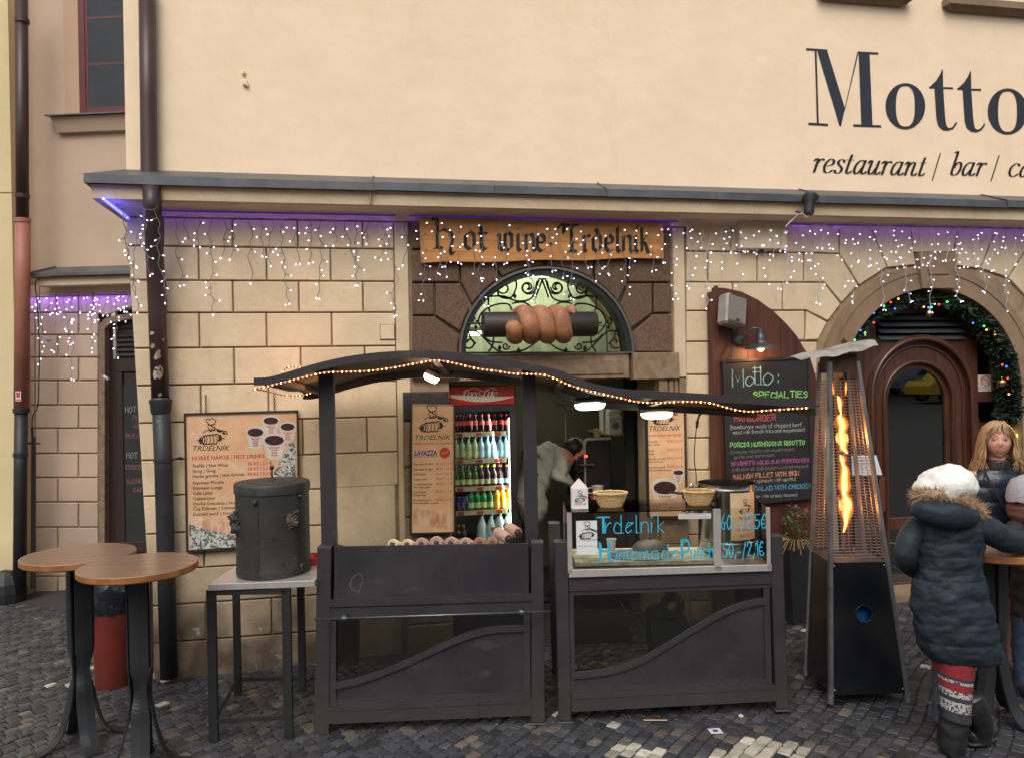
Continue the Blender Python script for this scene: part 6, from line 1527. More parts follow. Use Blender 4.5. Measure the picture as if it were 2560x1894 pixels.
def dwr(s,x0,y0,x1,y1,h,w,shear=.0): a,b=dl(x0,y0),dl(x1,y1); write(m,s,a[0],a[1],-.001+.006,abs(dl(x0,y0-h)[1]-a[1]),w,rot=math.atan2(b[1]-a[1],b[0]-a[0]),fit=math.hypot(b[0]-a[0],b[1]-a[1]),shear=shear,jit=.1)
dwr('T',535,1185,640,1183,105,.009); dwr('T',542,1185,650,1183,105,.008)
dwr('rdelník',590,1188,1010,1182,120,.006)
dwr('H',552,1385,640,1382,130,.011); dwr('H',562,1385,645,1382,120,.009); dwr('omemade',625,1376,1110,1362,95,.0075)
dwr('P',1115,1368,1190,1366,130,.009); dwr('P',1124,1368,1190,1366,120,.007); dwr('unch',1180,1362,1345,1356,105,.0075)
part('blue_lettering',m,M['bluepaint'],dc,label='bright blue hand-painted words'); m=MB(); dwr('60,-/2,5€',1388,1160,1705,1152,95,.006); dwr('50,-/2,1€',1405,1355,1690,1338,95,.0065)
part('blue_prices',m,M['bluepaint'],dc,label='bright blue hand-painted prices')
# price note and small notice stuck to the glass
p,q=dl(390,1338),dl(530,1102); m=MB(); m.box(p[0],q[0],.0035,.0045,p[1],q[1]); nt_=part('price_note',m,mat('paper_white',(.62,.64,.66),None,rough=.7),dc)
m=MB(); logo(m,(p[0]+q[0])/2,p[1]+(q[1]-p[1])*.58,(q[0]-p[0])*.42,.0028); c=dl(402,1242); text_in(m,'TRDELNÍK',c[0],c[1],.003,.017,sx=(dl(522,1)[0]-c[0])/(measure('TRDELNÍK')*.017),shear=.3); c=dl(408,1284); text_in(m,'Kč 60 / Eur 2,5',c[0],c[1],.003,.013,sx=(dl(518,1)[0]-c[0])/(measure('Kč 60 / Eur 2,5')*.013)); part('note_print',m,M['letter_black'],nt_)
p,q=dl(1092,1092),dl(1315,1052); m=MB(); m.box(p[0],q[0],.0035,.0045,p[1],q[1]); n2=part('small_notice',m,mat('paper_white2',(.6,.6,.62),None,rough=.7),dc)
m=MB()
for k in range(3): m.box(p[0]+.006,q[0]-.008-.02*(k == 0),.0028,.0032,q[1]-.008-.009*k,q[1]-.005-.009*k)
part('notice_print',m,mat('grey_print',(.25,.25,.27),None),n2,kind='stuff')
# inside the case: marble dough board, grey dome, odds
def inn(name,lab,cat,x,z,y,group=None): return thing(name,lab,cat,S2F.w((DO.x+x,DO.y+y,DO.z+z)),S2F.rz,group)
bx0,bx1=dl(375,1400,.05)[0],dl(1330,1400,.05)[0]
t=inn('dough_board','pale floury board with a round grey plate inside the display case','board',(bx0+bx1)/2,tz+.001,.22); w=(bx1-bx0)/2
m=MB(); m.bbox(-w,w,-.19,.2,0,.025,.004); part('board',m,mat('floured_board',(.5,.46,.36),(.2,.17,.12),9,.8,bump=.001,bscale=40),t)
m=MB(); m.smooth=True; m.lathe([(0,.0),(.2,.0),(.205,.006),(.19,.01),(0,.01)],(.0,-.03,.026),30,Matrix.Diagonal((1,.75,1,1))); part('plate',m,mat('grey_plate',(.12,.115,.11),(.09,.088,.085),9,.5),t)
t=inn('metal_lid','dull grey dome lid standing inside the display case behind the word Homemade','lid',dl(900,1300,.3)[0],tz+.03,.32); m=MB(); m.smooth=True; m.lathe([(.12,0),(.11,.025),(.085,.05),(.04,.066),(.0,.07)],(0,0,0),26); part('dome',m,mat('dull_metal',(.09,.085,.08),(.055,.052,.05),8,.6,metal=.3),t); m=MB(); m.smooth=True; m.sphere((0,0,.075),.01,8,6); part('knob',m,M['black'],t)
t=inn('paper_cup','small white paper cup at the left inside the display case','cup',dl(635,1230,.2)[0],tz+.03,.25); m=MB(); m.smooth=True; m.lathe([(0,0),(.022,0),(.03,.09),(.028,.09),(.021,.005)],(0,0,.0),16); part('body',m,M['white'],t); m=MB(); m.smooth=True; m.lathe([(.03,.086),(.0325,.09),(.03,.094)],(0,0,0),16); part('rim',m,M['white'],t)
# steel pots, kettle
def pot(name,lab,px,pyrim,pybot,wpx,yy,lid=False):
    c=S2F.at(*B2(px,pyrim),y=yy); e=S2F.at(*B2(px+wpx/2,pyrim),y=yy); bz=S2F.at(*B2(px,pybot),y=yy).z; r=e.x-c.x; H=c.z-bz
    t=thing(name,lab,'pot',S2F.w((c.x,yy,bz)),S2F.rz)
    m=MB(); m.smooth=True; m.lathe([(0,0),(r*.96,0),(r,.01),(r,H-.045),(r*1.015,H-.04),(r*1.015,H-.03),(r,H-.026),(r,H-.004),(r*1.02,H),(r*.985,H),(r*.98,H-.02),(r*.97,.01),(0,.01)],(0,0,0),44); part('body',m,M['potsteel'],t)
    return t,r,H
M['potsteel']=mat('polished_steel',(.42,.40,.38),(.3,.28,.27),5,.18,metal=1,stretch=(1,1,4))
t,r,H=pot('wine_pot','large polished steel pot of mulled wine with an orange label behind the display case',1420,838,1385,388,.33)
m=MB(); m.smooth=True; m.lathe([(r*1.001,H*.28),(r*1.012,H*.29),(r*1.001,H*.3)],(0,0,0),40); m.lathe([(r*1.001,H*.03),(r*1.012,H*.04),(r*1.001,H*.05)],(0,0,0),40); part('band',m,M['potsteel'],t)
m=MB(); m.smooth=True; a0,a1_=rad(-98),rad(-38)
zl0_,zl1_=H*(1385-1200)/547,H*(1385-885)/547
m.lathe([(r*1.006,zl0_),(r*1.006,zl1_)],(0,0,0),14,None,a0,a1_); lb_=part('label',m,mat('label_paper',(.5,.33,.17),(.56,.42,.26),8,.6),t)
def wrap(mb,Rr):
    mb.v=[(Rr*math.sin(x/Rr),-Rr*math.cos(x/Rr),z) for x,y,z in mb.v]
m=MB(); cxl=r*rad(22); hw=r*rad(26); logo(m,cxl,H*.70,hw*.55,0); text_in(m,'TRDELNÍK',cxl-hw*.62,H*.585,0,.026,sx=hw*1.3/(measure('TRDELNÍK')*.026),shear=.3); wrap(m,r*1.009); part('label_print',m,M['letter_black'],lb_)
m=MB(); text_in(m,'Svařák | Hot Wine',cxl-hw*.75,H*.45,0,.026,sx=hw*1.7/(measure('Svařák | Hot Wine')*.026),bold=.01); text_in(m,'50 Kč | 2,1 €',cxl-hw*.5,H*.375,0,.028,sx=hw*1.2/(measure('50 Kč | 2,1 €')*.028),bold=.01); wrap(m,r*1.009); part('label_text',m,M['print_red'],lb_)
t2,r2,H2=pot('small_pot','smaller lidded steel pot with a side handle between the right basket and the wine pot',1185,905,1040,140,.62)
m=MB(); m.smooth=True; m.lathe([(r2*1.02,H2),(r2*.9,H2+.02),(r2*.4,H2+.035),(.0,H2+.037)],(0,0,0),26); m.sphere((0,0,H2+.045),.014,8,6); part('lid',m,M['potsteel'],t2)
m=MB(); m.tube([(-r2,0,H2-.01),(-r2-.09,-.02,H2+.005)],.009,6); part('handle',m,M['black'],t2)
# baskets
M['wicker']=mat('wicker',(.55,.38,.19),(.38,.24,.10),60,.7,bump=.002,bscale=120)
def basket(lab,x0,x1,y1,y0,yy):
    c=S2F.at(*B2((x0+x1)/2,y0-10),y=yy); r=(S2F.at(*B2(x1,y0),y=yy).x-S2F.at(*B2(x0,y0),y=yy).x)/2; zz=S2F.at(*B2((x0+x1)/2,y1),y=yy).z-S2F.at(*B2((x0+x1)/2,y0),y=yy).z
    zb=DO.z+(z1 if x0 < 1000 else z3)+.007
    t=thing('wicker_basket',lab,'basket',S2F.w((c.x,yy,zb)),S2F.rz,'wicker baskets on the display case'); H=.078
    m=MB(); n=44
    for k in range(9):
        f=k/8; rr=r*(.62+.36*f ** .8); pts=[]
        for i in range(n+1): a=2*PI*i/n; q=.0022*(1 if (i+k) % 2 else -1); pts.append(((rr+q)*math.cos(a),(rr+q)*math.sin(a)*.8,.005+H*f))
        m.tube(pts,.0055,5,cap=False)
    part('weave',m,M['wicker'],t,kind='stuff')
    m=MB(); pts=[((r*.99)*math.cos(a),(r*.99)*math.sin(a)*.8,H+.006+.001*math.sin(a*9)) for a in [2*PI*i/40 for i in range(41)]]; m.smooth=True; m.tube(pts,.008,7,cap=False); part('rim',m,M['wicker'],t)
    m=MB(); m.lathe([(0,.004),(r*.62,.004),(r*.9,H*.9)],(0,0,0),24,Matrix.Diagonal((1,.8,1,1))); part('lining',m,M['wicker'],t)
    m=MB(); m.poly([(-r*.6,-.02,H+.0),(-r*.45,-.06,H+.012),(-r*.3,-.04,H+.01),(-r*.35,.02,H-.02)]); part('napkin',m,M['white'],t)
basket('shallow wicker basket in the middle of the glass top, beside the paper carton',510,740,962,1045,.16)
basket('shallow wicker basket standing right against the steel pots',1125,1340,942,1028,.16)
# paper carton with gable top
c0,c1=S2F.at(*B2(357,1043),y=.08),S2F.at(*B2(470,1043),y=.08); w=c1.x-c0.x
t=thing('paper_carton','white gabled paper carton printed with the black baker logo, left on the display case','carton',S2F.w((c0.x,.08,DO.z+z1+.0075)),S2F.rz)
Hc=S2F.at(*B2(360,903),y=.08).z-c0.z; Hp=S2F.at(*B2(412,838),y=.08).z-c0.z
m=MB(); k=m.vs([(0,0,0),(w,0,0),(w,w*.8,0),(0,w*.8,0),(0,0,Hc),(w,0,Hc),(w,w*.8,Hc),(0,w*.8,Hc),(w*.5,w*.25,Hp),(w*.5,w*.55,Hp)])
for f in ((0,1,5,4),(1,2,6,5),(2,3,7,6),(3,0,4,7),(4,5,8),(5,6,9,8),(6,7,9),(7,4,8,9),(3,2,1,0)): m.face([k+i for i in f])
part('carton',m,mat('carton_white',(.66,.6,.58),(.6,.55,.53),9,.6),t)
m=MB(); logo(m,w*.5,Hc*.45,w*.36,-.0008); text_in(m,'TRDELNÍK',w*.12,Hc*.18,-.0008,.018,sx=w*.76/(measure('TRDELNÍK')*.018),shear=.3); part('carton_print',m,M['letter_black'],t)
# ---------------------------------------------------------------- steel side table with boiler
T3F=stall_frame(620,1820,4.78)
def a3(p,yy=0): q=T3F.at(*p,y=yy); return (q.x,q.z)
tb_=thing('steel_table','steel-topped side table on thin black legs left of the grill cart','table',T3F.loc,T3F.rz)
def Z3(x,y): return (x/2.481,1300+y/2.481)
tl,tr=a3(Z3(1292,436)),a3(Z3(1952,410)); tlt=a3(Z3(1292,396)); trt=a3(Z3(1952,372))
Dp=.62
m=MB(); m.prism([tl,tr,trt,tlt],0,Dp,.002); part('top',m,M['stainless'],tb_)
def leg(x0,x1,yb,yt,y0):
    p,q=a3(Z3(x0,yb),y0),a3(Z3(x1,yt),y0); m=MB(); m.box(p[0],q[0],y0,y0+.028,p[1],tl[1]-.001); part('leg',m,M['black_leg'],tb_); return (p[0]+q[0])/2,p[1]
M['black_leg']=mat('black_leg_paint',(.012,.015,.016),(.018,.02,.02),9,.45)
la,lb2=leg(1295,1332,1378,440,.01),leg(1762,1798,1350,420,.01)
lc,ld=leg(1452,1480,1090,440,Dp-.04),leg(1853,1882,1065,410,Dp-.04)
m=MB(); z=a3(Z3(1550,1240))[1]; m.hexa([(la[0],.012,a3(Z3(1332,1268))[1]),(lb2[0]-.014,.012,a3(Z3(1762,1240))[1]),(lb2[0]-.014,.034,a3(Z3(1762,1240))[1]),(la[0],.034,a3(Z3(1332,1268))[1]),(la[0],.012,a3(Z3(1332,1243))[1]),(lb2[0]-.014,.012,a3(Z3(1762,1215))[1]),(lb2[0]-.014,.034,a3(Z3(1762,1215))[1]),(la[0],.034,a3(Z3(1332,1243))[1])]); part('stretcher',m,M['black_leg'],tb_)
zs_=a3(Z3(1550,985),Dp-.03)[1]; zf=a3(Z3(1340,1255))[1]
m=MB(); m.box(lc[0],ld[0],Dp-.034,Dp-.012,zs_-.012,zs_+.012); part('stretcher',m,M['black_leg'],tb_)
m=MB(); m.tube([(la[0],.03,zf),(lc[0],Dp-.03,zs_)],.014,4); part('stretcher',m,M['black_leg'],tb_)
m=MB(); m.box(la[0],lb2[0],.01,.035,tl[1]-.03,tl[1]-.002); m.box(lc[0],ld[0],Dp-.04,Dp-.015,tl[1]-.03,tl[1]-.002); part('apron',m,M['black_leg'],tb_,kind='stuff')
# boiler
bc=T3F.at(*Z5(872,1600),y=.26); bt=T3F.at(*Z5(872,890),y=.26); br_=(T3F.at(*Z5(1163,1300),y=.26).x-T3F.at(*Z5(575,1300),y=.26).x)/2
bo=thing('boiler','dark iron boiler drum with vine leaf ornaments and a ball knob on its lid','boiler',T3F.w((T3F.at(*Z5(869,1300),y=.26).x,.26,tlt[1]+.012)),T3F.rz)
Hb=bt.z-bc.z+.03; M['boiler']=mat('boiler_iron',(.036,.036,.036),(.025,.025,.025),7,.55,metal=.2,bump=.0008,bscale=30,marks=[((.09,.085,.08),6,.6,.72,.5,(1,1,3)),((.02,.018,.017),12,.6,.7,.6,(2,2,.5))])
m=MB(); m.smooth=False; bm_=[(0,0),(br_*1.0,0),(br_*1.01,.005),(br_*1.01,.035),(br_,.04),(br_,Hb*.40),(br_*1.006,Hb*.402),(br_*1.006,Hb*.408),(br_,Hb*.41),(br_,Hb-.06)]
m.smooth=True; m.lathe(bm_,(0,0,0),48); part('drum',m,M['boiler'],bo)
m=MB(); m.smooth=True; m.lathe([(br_*.99,Hb-.07),(br_*1.03,Hb-.068),(br_*1.035,Hb-.02),(br_*1.02,Hb-.012)],(0,0,0),48); m.lathe([(br_*1.02,Hb-.012),(br_*1.0,Hb-.006),(br_*.7,Hb-.004),(br_*.68,Hb+.002),(0,Hb+.004)],(0,0,0),48); lid=part('lid',m,M['boiler'],bo)
m=MB(); m.smooth=True; m.tube([(0,0,Hb),(0,0,Hb+.07)],.006,8); m.sphere((0,0,Hb+.08),.015,12,8); m.lathe([(.02,Hb+.003),(.012,Hb+.012),(.006,Hb+.02)],(0,0,0),12); part('knob',m,M['black'],lid)
m=MB(); xk=-br_*.16; m.smooth=False
def onb(x,dz=0,rr=1.0): return -math.sqrt(max((br_*rr) ** 2-x*x,0))
m.bbox(xk-.016,xk+.016,onb(xk)-.006,onb(xk)+.01,-.02,Hb-.08,.002); m.smooth=True
for z in (Hb-.1,Hb*.41,.06,.02): m.sphere((xk,onb(xk)-.006,z),.006,8,5)
m.sphere((xk,onb(xk)-.012,Hb-.105),.016,10,7); part('band',m,M['boiler'],bo)
m=MB(); m.smooth=True; c=(br_*.9,onb(br_*.9)-.01,Hb-.09); m.sphere(c,.016,10,7); m.tube([c,(br_*.85,onb(br_*.85)+.02,Hb-.09)],.006,6); part('side_knob',m,M['black'],bo)
m=MB(); m.smooth=True; c=Vector((br_*.93,onb(br_*.9)-.02,.05)); m.sphere(c,.015,10,7,(1,1,1.6)); m.sphere(c+Vector((-.04,0,.03)),.008,6,5); part('tap',m,M['black'],bo)
m=MB(); m.disc((br_*.28,onb(br_*.28,0,1.003)-.001,Hb*.42),.012,12,'y'); m.disc((br_*.52,onb(br_*.52,0,1.003)-.003,Hb*.14),.008,10,'y'); part('vent_hole',m,M['black'],bo,kind='stuff')
def vine(cx,cz,s,rot=0,mt=None):
    m=MB(); out=[]
    for k in range(22):
        a=2*PI*k/22; r=s*(.62+.38*abs(math.cos(2.5*a)))*(1 if k % 2 else .82); out.append((cx+r*math.cos(a+rot),cz+r*math.sin(a+rot)))
    yb=onb(min(abs(cx),br_*.96)) ; yy=yb-.02
    n=len(out); k0=m.vs([(cx,yy-.012,cz)]+[(x,yy+(x-cx) ** 2*2+(.006 if i % 2 else -.004),z) for i,(x,z) in enumerate(out)])
    for i in range(n): m.face((k0,k0+1+i,k0+1+(i+1) % n))
    b=m.vs([(cx,yy,cz)]+[(x,yy+(x-cx) ** 2*2+.01,z) for x,z in out])
    for i in range(n): m.face((b,b+1+(i+1) % n,b+1+i))
    m.tube(cr([(cx,yy,cz+s*.3),(cx+.02,yy-.005,cz+s*.9),(cx+s*.9,yy+.01,cz+s*1.1)],4),.005,5)
    part('vine_leaf',m,mt or M['boiler'],bo)
rust=mat('rusty_leaf',(.10,.06,.045),(.04,.035,.033),25,.6)
vine(-br_*.86,Hb*.62,.055,.3); vine(-br_*.78,Hb*.52,.05,1.2); vine(br_*.72,Hb*.60,.055,.8,rust)
m=MB(); m.smooth=True
for k in range(5): pts=[(-br_*.93+.012*math.cos(a) ,-.05-.012*(k % 2),Hb*.6-k*.022+.014*math.sin(a)) for a in [i*PI/4 for i in range(9)]]; m.tube(pts,.003,4,cap=False)
part('chain',m,M['black'],bo,kind='stuff')
for k in range(3):
    a=rad(-100+120*k); m=MB(); m.box(-.012,.012,-.012,.012,-.012,0,Matrix.Translation((br_*.8*math.cos(a),br_*.8*math.sin(a),0))); part('foot',m,M['black'],bo)
# red dish behind the boiler
q=T3F.at(*Z3(1935,236),y=.45); t=thing('red_dish','bright red shallow plastic dish behind the boiler on the steel table','dish',T3F.w((q.x,.45,tlt[1]+.001)),T3F.rz)
m=MB(); m.smooth=True; m.lathe([(0,0),(.05,0),(.075,.055),(.08,.06),(.072,.06),(.048,.008),(0,.008)],(0,0,0),26); part('bowl',m,mat('red_plastic',(.5,.015,.02),None,rough=.35),t); m=MB(); m.smooth=True; m.lathe([(.078,.056),(.084,.06),(.078,.064)],(0,0,0),26); part('rim',m,mat('red_rim',(.55,.02,.025),None,rough=.35),t)
# ---------------------------------------------------------------- bar tables
M['tabletop']=mat('worn_tabletop',(.31,.15,.062),(.17,.13,.105),4.2,.36,bump=.0008,bscale=30,stretch=(1.2,6,6),coord='obj',contrast=(.35,.62),coat=.7,rvar=.12,detail=8)
M['tableedge']=mat('tabletop_edge',(.34,.14,.04),(.2,.08,.03),12,.45)
M['tableleg']=mat('bent_steel',(.045,.048,.052),(.028,.03,.033),4,.42,metal=.5,rvar=.12)
def bar_table(lab,px,pyc,d,H=1.16,rz=0,r=.35,seed=0):
    q=CF.at(px,1500,y=d); w=CF.w((q.x,d,0)); g=gz(w.x); F=Frame((w.x,w.y,g),-YAW+rz)
    t=thing('bar_table',lab,'table',F.loc,F.rz,'round wooden bar tables on bent steel legs')
    m=MB(); m.smooth=False; m.lathe([(0,H),(r-.004,H),(r,H-.004)],(0,0,0),64); m.m=1; m.lathe([(r,H-.004),(r,H-.034),(r-.006,H-.04),(0,H-.04)],(0,0,0),64); part('tabletop',m,[M['tabletop'],M['tableedge']],t)
    m=MB(); m.box(-.13,.13,-.13,.13,H-.05,H-.0402); part('mounting_plate',m,M['black'],t)
    random.seed(seed)
    for k in range(4):
        a=k*PI/2+.25;
        prof=[(.062,H-.05),(.062,.95),(.062,.75),(.060,.60),(.052,.52),(.040,.46),(.044,.40),(.058,.34),(.07,.26),(.09,.18),(.12,.09),(.165,.035),(.225,.008),(.262,.004)]
        P=cr([(x,z,0) for x,z in prof],3); m=MB(); rows=[]
        for i,p in enumerate(P):
            hw=.048 if p.y > .55 else .048-.012*math.sin(min(1,max(0,(.62-p.y)/.3))*PI); tw=.38*math.exp(-((p.y-.45)/.07) ** 2)
            ca,sa=math.cos(a),math.sin(a); u=Vector((ca,sa,0)); v=Vector((-sa,ca,0)); v=v*math.cos(tw)+Vector((0,0,1))*0+u*math.sin(tw)
            tdir=(P[min(i+1,len(P)-1)]-P[max(i-1,0)]).normalized(); nn=u*tdir.y*-1+Vector((0,0,tdir.x)) ; nn=-(u*(-tdir.y)+Vector((0,0,1))*tdir.x)
            c=u*p.x+Vector((0,0,p.y)); o=nn*.004
            rows.append(m.vs([c-v*hw-o,c-o*2.2,c+v*hw-o,c+v*hw+o,c-o*.2+o,c-v*hw+o]))
        for A,B in zip(rows,rows[1:]):
            for j in range(6): m.face((A+j,A+(j+1) % 6,B+(j+1) % 6,B+j))
        m.face([rows[0]+j for j in range(5,-1,-1)]); m.face([rows[-1]+j for j in range(6)])
        part('leg',m,M['tableleg'],t)
    m=MB(); a=rad(-110+30); c=Vector((r*.45*math.cos(a),r*.75*math.sin(a),H-.045)); m.tube([c+Vector((.018*math.cos(x),0,.018*math.sin(x)-.005)) for x in [PI+k*PI/6 for k in range(7)]],.003,5); part('bag_hook',m,M['black'],t)
    return t
bar_table('round wooden bar table at the lower left, nearest the street',348,1414,4.5,H=1.155,rz=.1,seed=1,r=.315)
bar_table('round wooden bar table at the far left, behind the nearest one',200,1388,4.88,H=1.155,rz=.5,seed=2,r=.318)
bar_table('round wooden bar table beside the woman in the white hat',2481,1345,4.62,H=1.02,rz=.3,seed=3)
# red bin with black bag
q=ground_at(272,1728); bn=thing('rubbish_bin','dark red round bin with a crumpled black bin liner, behind the bar tables','bin',(q.x,q.y+.16,gz(q.x)))
Rb=.155; m=MB(); m.smooth=True; m.lathe([(0,0),(Rb*.84,0),(Rb*.86,.01),(Rb,.62),(Rb*.97,.62),(0,.55)],(0,0,0),32); part('barrel',m,mat('red_bin',(.17,.022,.012),(.12,.018,.012),4,.5,coord='obj'),bn)
m=MB(); m.smooth=True; random.seed(8); rings=[]
for j in range(9):
    z=.54+.03*j; row=[]
    for k in range(40):
        a=2*PI*k/40; r=Rb*(1.03+.05*math.sin(3*a+j)*.6+R(-.045,.045))*(1 if j < 6 else 1-.06*(j-5)); row.append((r*math.cos(a),r*math.sin(a),z+R(-.008,.008)))
    rings.append(m.vs(row))
for a,b in zip(rings,rings[1:]):
    for k in range(40): m.face((a+k,a+(k+1) % 40,b+(k+1) % 40,b+k))
part('bin_liner',m,mat('bin_liner',(.008,.009,.014),(.015,.016,.022),20,.22,bump=.004,bscale=35),bn)
# stones and litter
random.seed(12)
for px,py,r,lab in ((458,1681,.033,'small grey stone at the wall foot beside the drainpipe'),(494,1672,.036,'flat pale stone at the wall foot right of the round one'),(388,1694,.04,'dark lump of debris at the very foot of the drainpipe')):
    q=ground_at(px,py); m=MB(); m.smooth=True; m.sphere((0,0,0),r,9,6,(1.2,.8,.7)); m.v=[(x*R(.9,1.1),y*R(.9,1.1),z*R(.9,1.1)) for x,y,z in m.v]; solo('stone',m,M['archstone'] if r < .04 else M['groove'],lab,'stone',loc=(q.x,q.y,q.z+r*.4),rz=R(0,3))
q=ground_at(*B4(775,1398)); m=MB(); m.tube([(-.07,0,.004),(.07,-.004,.004)],.004,5); solo('wooden_stick',m,mat('pale_stick',(.55,.32,.16),None),'thin pale wooden stick lying on the cobbles before the counter cart','stick',loc=(q.x,q.y,q.z+.006),rz=-YAW-.02)
q=ground_at(*B4(1192,1473)); t=thing('paper_scrap','small white paper scrap with a dark centre on the cobbles','litter',(q.x,q.y,q.z+.008),-.1); m=MB(); m.box(-.036,.036,-.034,.034,0,.0015); part('paper',m,M['white'],t); m=MB(); m.box(-.014,.014,-.012,.014,.002,.003); part('print',m,M['print_blue'],t)
q=ground_at(*B4(1370,1370)); m=MB(); m.sphere((0,0,.01),.018,8,5,(1,.8,.6)); solo('plastic_scrap',m,M['bulb_sleeve'],'crumpled clear plastic scrap near the right foot of the counter cart','litter',loc=q)
# ================================================================= DRINKS COOLER
FX0=xDL+.015; FX1=sx_(1290,y=.12)
FRF=Frame(((FX0+FX1)/2,.12,gz(FX0)),0)
HWf=(FX1-FX0)/2
def Z9(x,y): return (1100+x/4.347,1000+y/4.347)
def f9(x,y,yy=.0): q=FRF.at(*Z9(x,y),y=yy); return (q.x,q.z)
def fB(x,y,yy=0): q=FRF.at(*B1(x,y),y=yy); return (q.x,q.z)
fr=thing('drinks_cooler','tall black drinks cooler with a red and white lit header and full bottle shelves','fridge',FRF.loc)
zt0,zt1=fB(1600,350)[1],fB(1600,482)[1]
m=MB(); m.box(-HWf,-HWf+.03,0.03,.6,0,zt0); m.box(HWf-.03,HWf,0.03,.6,0,zt0); m.box(-HWf,HWf,.57,.6,0,zt0); m.box(-HWf+.03,HWf-.03,.03,.569,0,.12); m.box(-HWf+.03,HWf-.03,.03,.569,zt1-.02,zt0); part('cabinet',m,M['black'],fr)
m=MB(); m.box(-HWf+.031,HWf-.031,.55,.569,.12,zt1-.02); m.box(-HWf+.03,-HWf+.034,.04,.55,.12,zt1-.02); part('liner',m,mat('cooler_liner',(.32,.34,.36),(.26,.28,.3),3,.4),fr)
hx0,hx1=-HWf,fB(1916,400)[0]
m=MB(); m.bbox(hx0,hx1,-.0,.03,zt1,zt0,.004); hd_=part('header_sign',m,mat('cola_red',(.42,.012,.012),(.33,.01,.01),3,.35),fr)
m=MB(); n=16; top=[]; bot=[]
for k in range(n+1):
    t=k/n; x=hx0+.006+(hx1-hx0-.012)*t; h=zt0-zt1
    a=zt1+h*(.52-.62*t+.5*t*t); th=h*(.26*math.sin(PI*min(1,t*.9+.1))+.03)
    top.append((x,a+th*.5)); bot.append((x,max(a-th*.6,zt1+.003)))
for k in range(n): m.poly([(top[k][0],-.0008,top[k][1]),(bot[k][0],-.0008,bot[k][1]),(bot[k+1][0],-.0008,bot[k+1][1]),(top[k+1][0],-.0008,top[k+1][1])])
part('header_wave',m,mat('cola_cream',(.55,.52,.42),None,rough=.4),hd_)
m=MB(); a=fB(1560,432); b=fB(1800,428); write(m,'Coca-Cola',a[0],a[1],-.0014,.075,.006,sx=.95,shear=.28,nib=(.011,.3),fit=b[0]-a[0])
P_=lambda x,y: fB(x,y)
for st in (((1565,380),(1560,410),(1575,432),(1600,440)),((1615,432),(1650,425),(1700,438),(1760,430)),((1600,372),(1640,362),(1700,385),(1750,362),(1790,372))): ribbon(m,[(p.x,p.y) for p in cr([(*P_(*q),0) for q in st],5)],.005,-.0016)
part('header_script',m,mat('cola_white',(.7,.68,.62),None),hd_)
m=MB(); zd=f9(500,120)[1]; m.box(-HWf,-HWf+.035,0,.029,.1,zt1-.002); m.box(hx1-.045,hx1-.0,0,.029,.1,zt1-.002); m.box(-HWf+.036,hx1-.046,0,.029,zd,zt1-.002); m.box(-HWf+.036,hx1-.046,0,.029,.1,.16); dr=part('door',m,M['black'],fr)
m=MB(); m.box(-HWf+.036,hx1-.046,.012,.016,.16,zd); part('pane',m,glass('cooler_glass',(.9,.92,.92),.01,.0,1.25),dr)
tx=f9(762,1)[0]; m=MB(); m.smooth=True; m.tube([(tx,.045,f9(1,215)[1]),(tx,.045,f9(1,1500)[1])],.009,10); part('strip_lamp',m,emit('cooler_tube',(1,.98,.88),14,True),fr)
lamp('cooler_light','AREA',(tx-.05,.07,1.2),3.5,(1,.96,.88),1.3,(0,rad(80),0),.05,parent=fr)
shz=[]
for y in (342,633,932,1190,1560):
    z=f9(450,y,.06)[1]; shz.append(z); m=MB(); m.box(-HWf+.035,HWf-.035,.06,.5,z-.008,z-.001); sh_=part('shelf',m,M['galv'],fr)
    m=MB(); m.box(-HWf+.036,HWf-.08,.052,.059,z-.036,z+.0); part('price_rail',m,mat('price_rail',(.5,.42,.28),(.45,.38,.25),9,.5),sh_)
    m=MB(); xw=HWf*2-.12
    for k in range(3): m.box(-HWf+.05+xw*(.02+.37*k),-HWf+.05+xw*(.02+.37*k)+.05,.0505,.0515,z-.032,z-.006)
    part('price_tag',m,M['print_red'],sh_,kind='stuff')
random.seed(14)
def btl(mt,name='bottle'): pass
LQ={'cola': mat('cola_liquid',(.02,.006,.004),None,rough=.12),'water': None,'green': mat('green_drink',(.01,.16,.04),(.01,.22,.06),20,.12),'orange': mat('orange_drink',(.75,.35,.01),None,rough=.2),'olive': mat('olive_bottle',(.07,.11,.015),None,rough=.15),'darkjuice': mat('dark_juice',(.03,.015,.02),None,rough=.15),'clear': mat('water_bottle',(.30,.38,.40),(.5,.58,.6),25,.1,stretch=(3,3,.6)),'blueclear': mat('blue_water',(.12,.32,.42),(.4,.55,.6),22,.12,stretch=(3,3,.6)),'limeclear': mat('lime_water',(.2,.32,.08),(.45,.55,.35),22,.12,stretch=(3,3,.6)),'can': mat('can_blue',(.02,.04,.22),(.4,.4,.45),12,.25,metal=.5,stretch=(6,6,1),contrast=(.5,.6)),'brown': mat('brown_bottle',(.06,.02,.006),None,rough=.15)}
CAPM={k: mat('cap_'+k,v,None,rough=.4) for k,v in {'red': (.6,.02,.02),'blue': (.05,.25,.5),'green': (.02,.2,.05),'yellow': (.6,.6,.02),'pink': (.7,.22,.12),'gold': (.45,.3,.1)}.items()}
LBM={k: mat('lab_'+k,v,v2,90,.5,contrast=(.4,.6)) for k,(v,v2) in {'red': ((.6,.03,.03),(.5,.1,.08)),'blue': ((.1,.4,.55),(.5,.6,.6)),'lime': ((.35,.45,.1),(.6,.6,.4)),'cream': ((.6,.55,.35),(.3,.3,.15)),'orange': ((.7,.2,.03),(.7,.5,.1)),'none': ((.3,.3,.3),None)}.items()}
cache={}
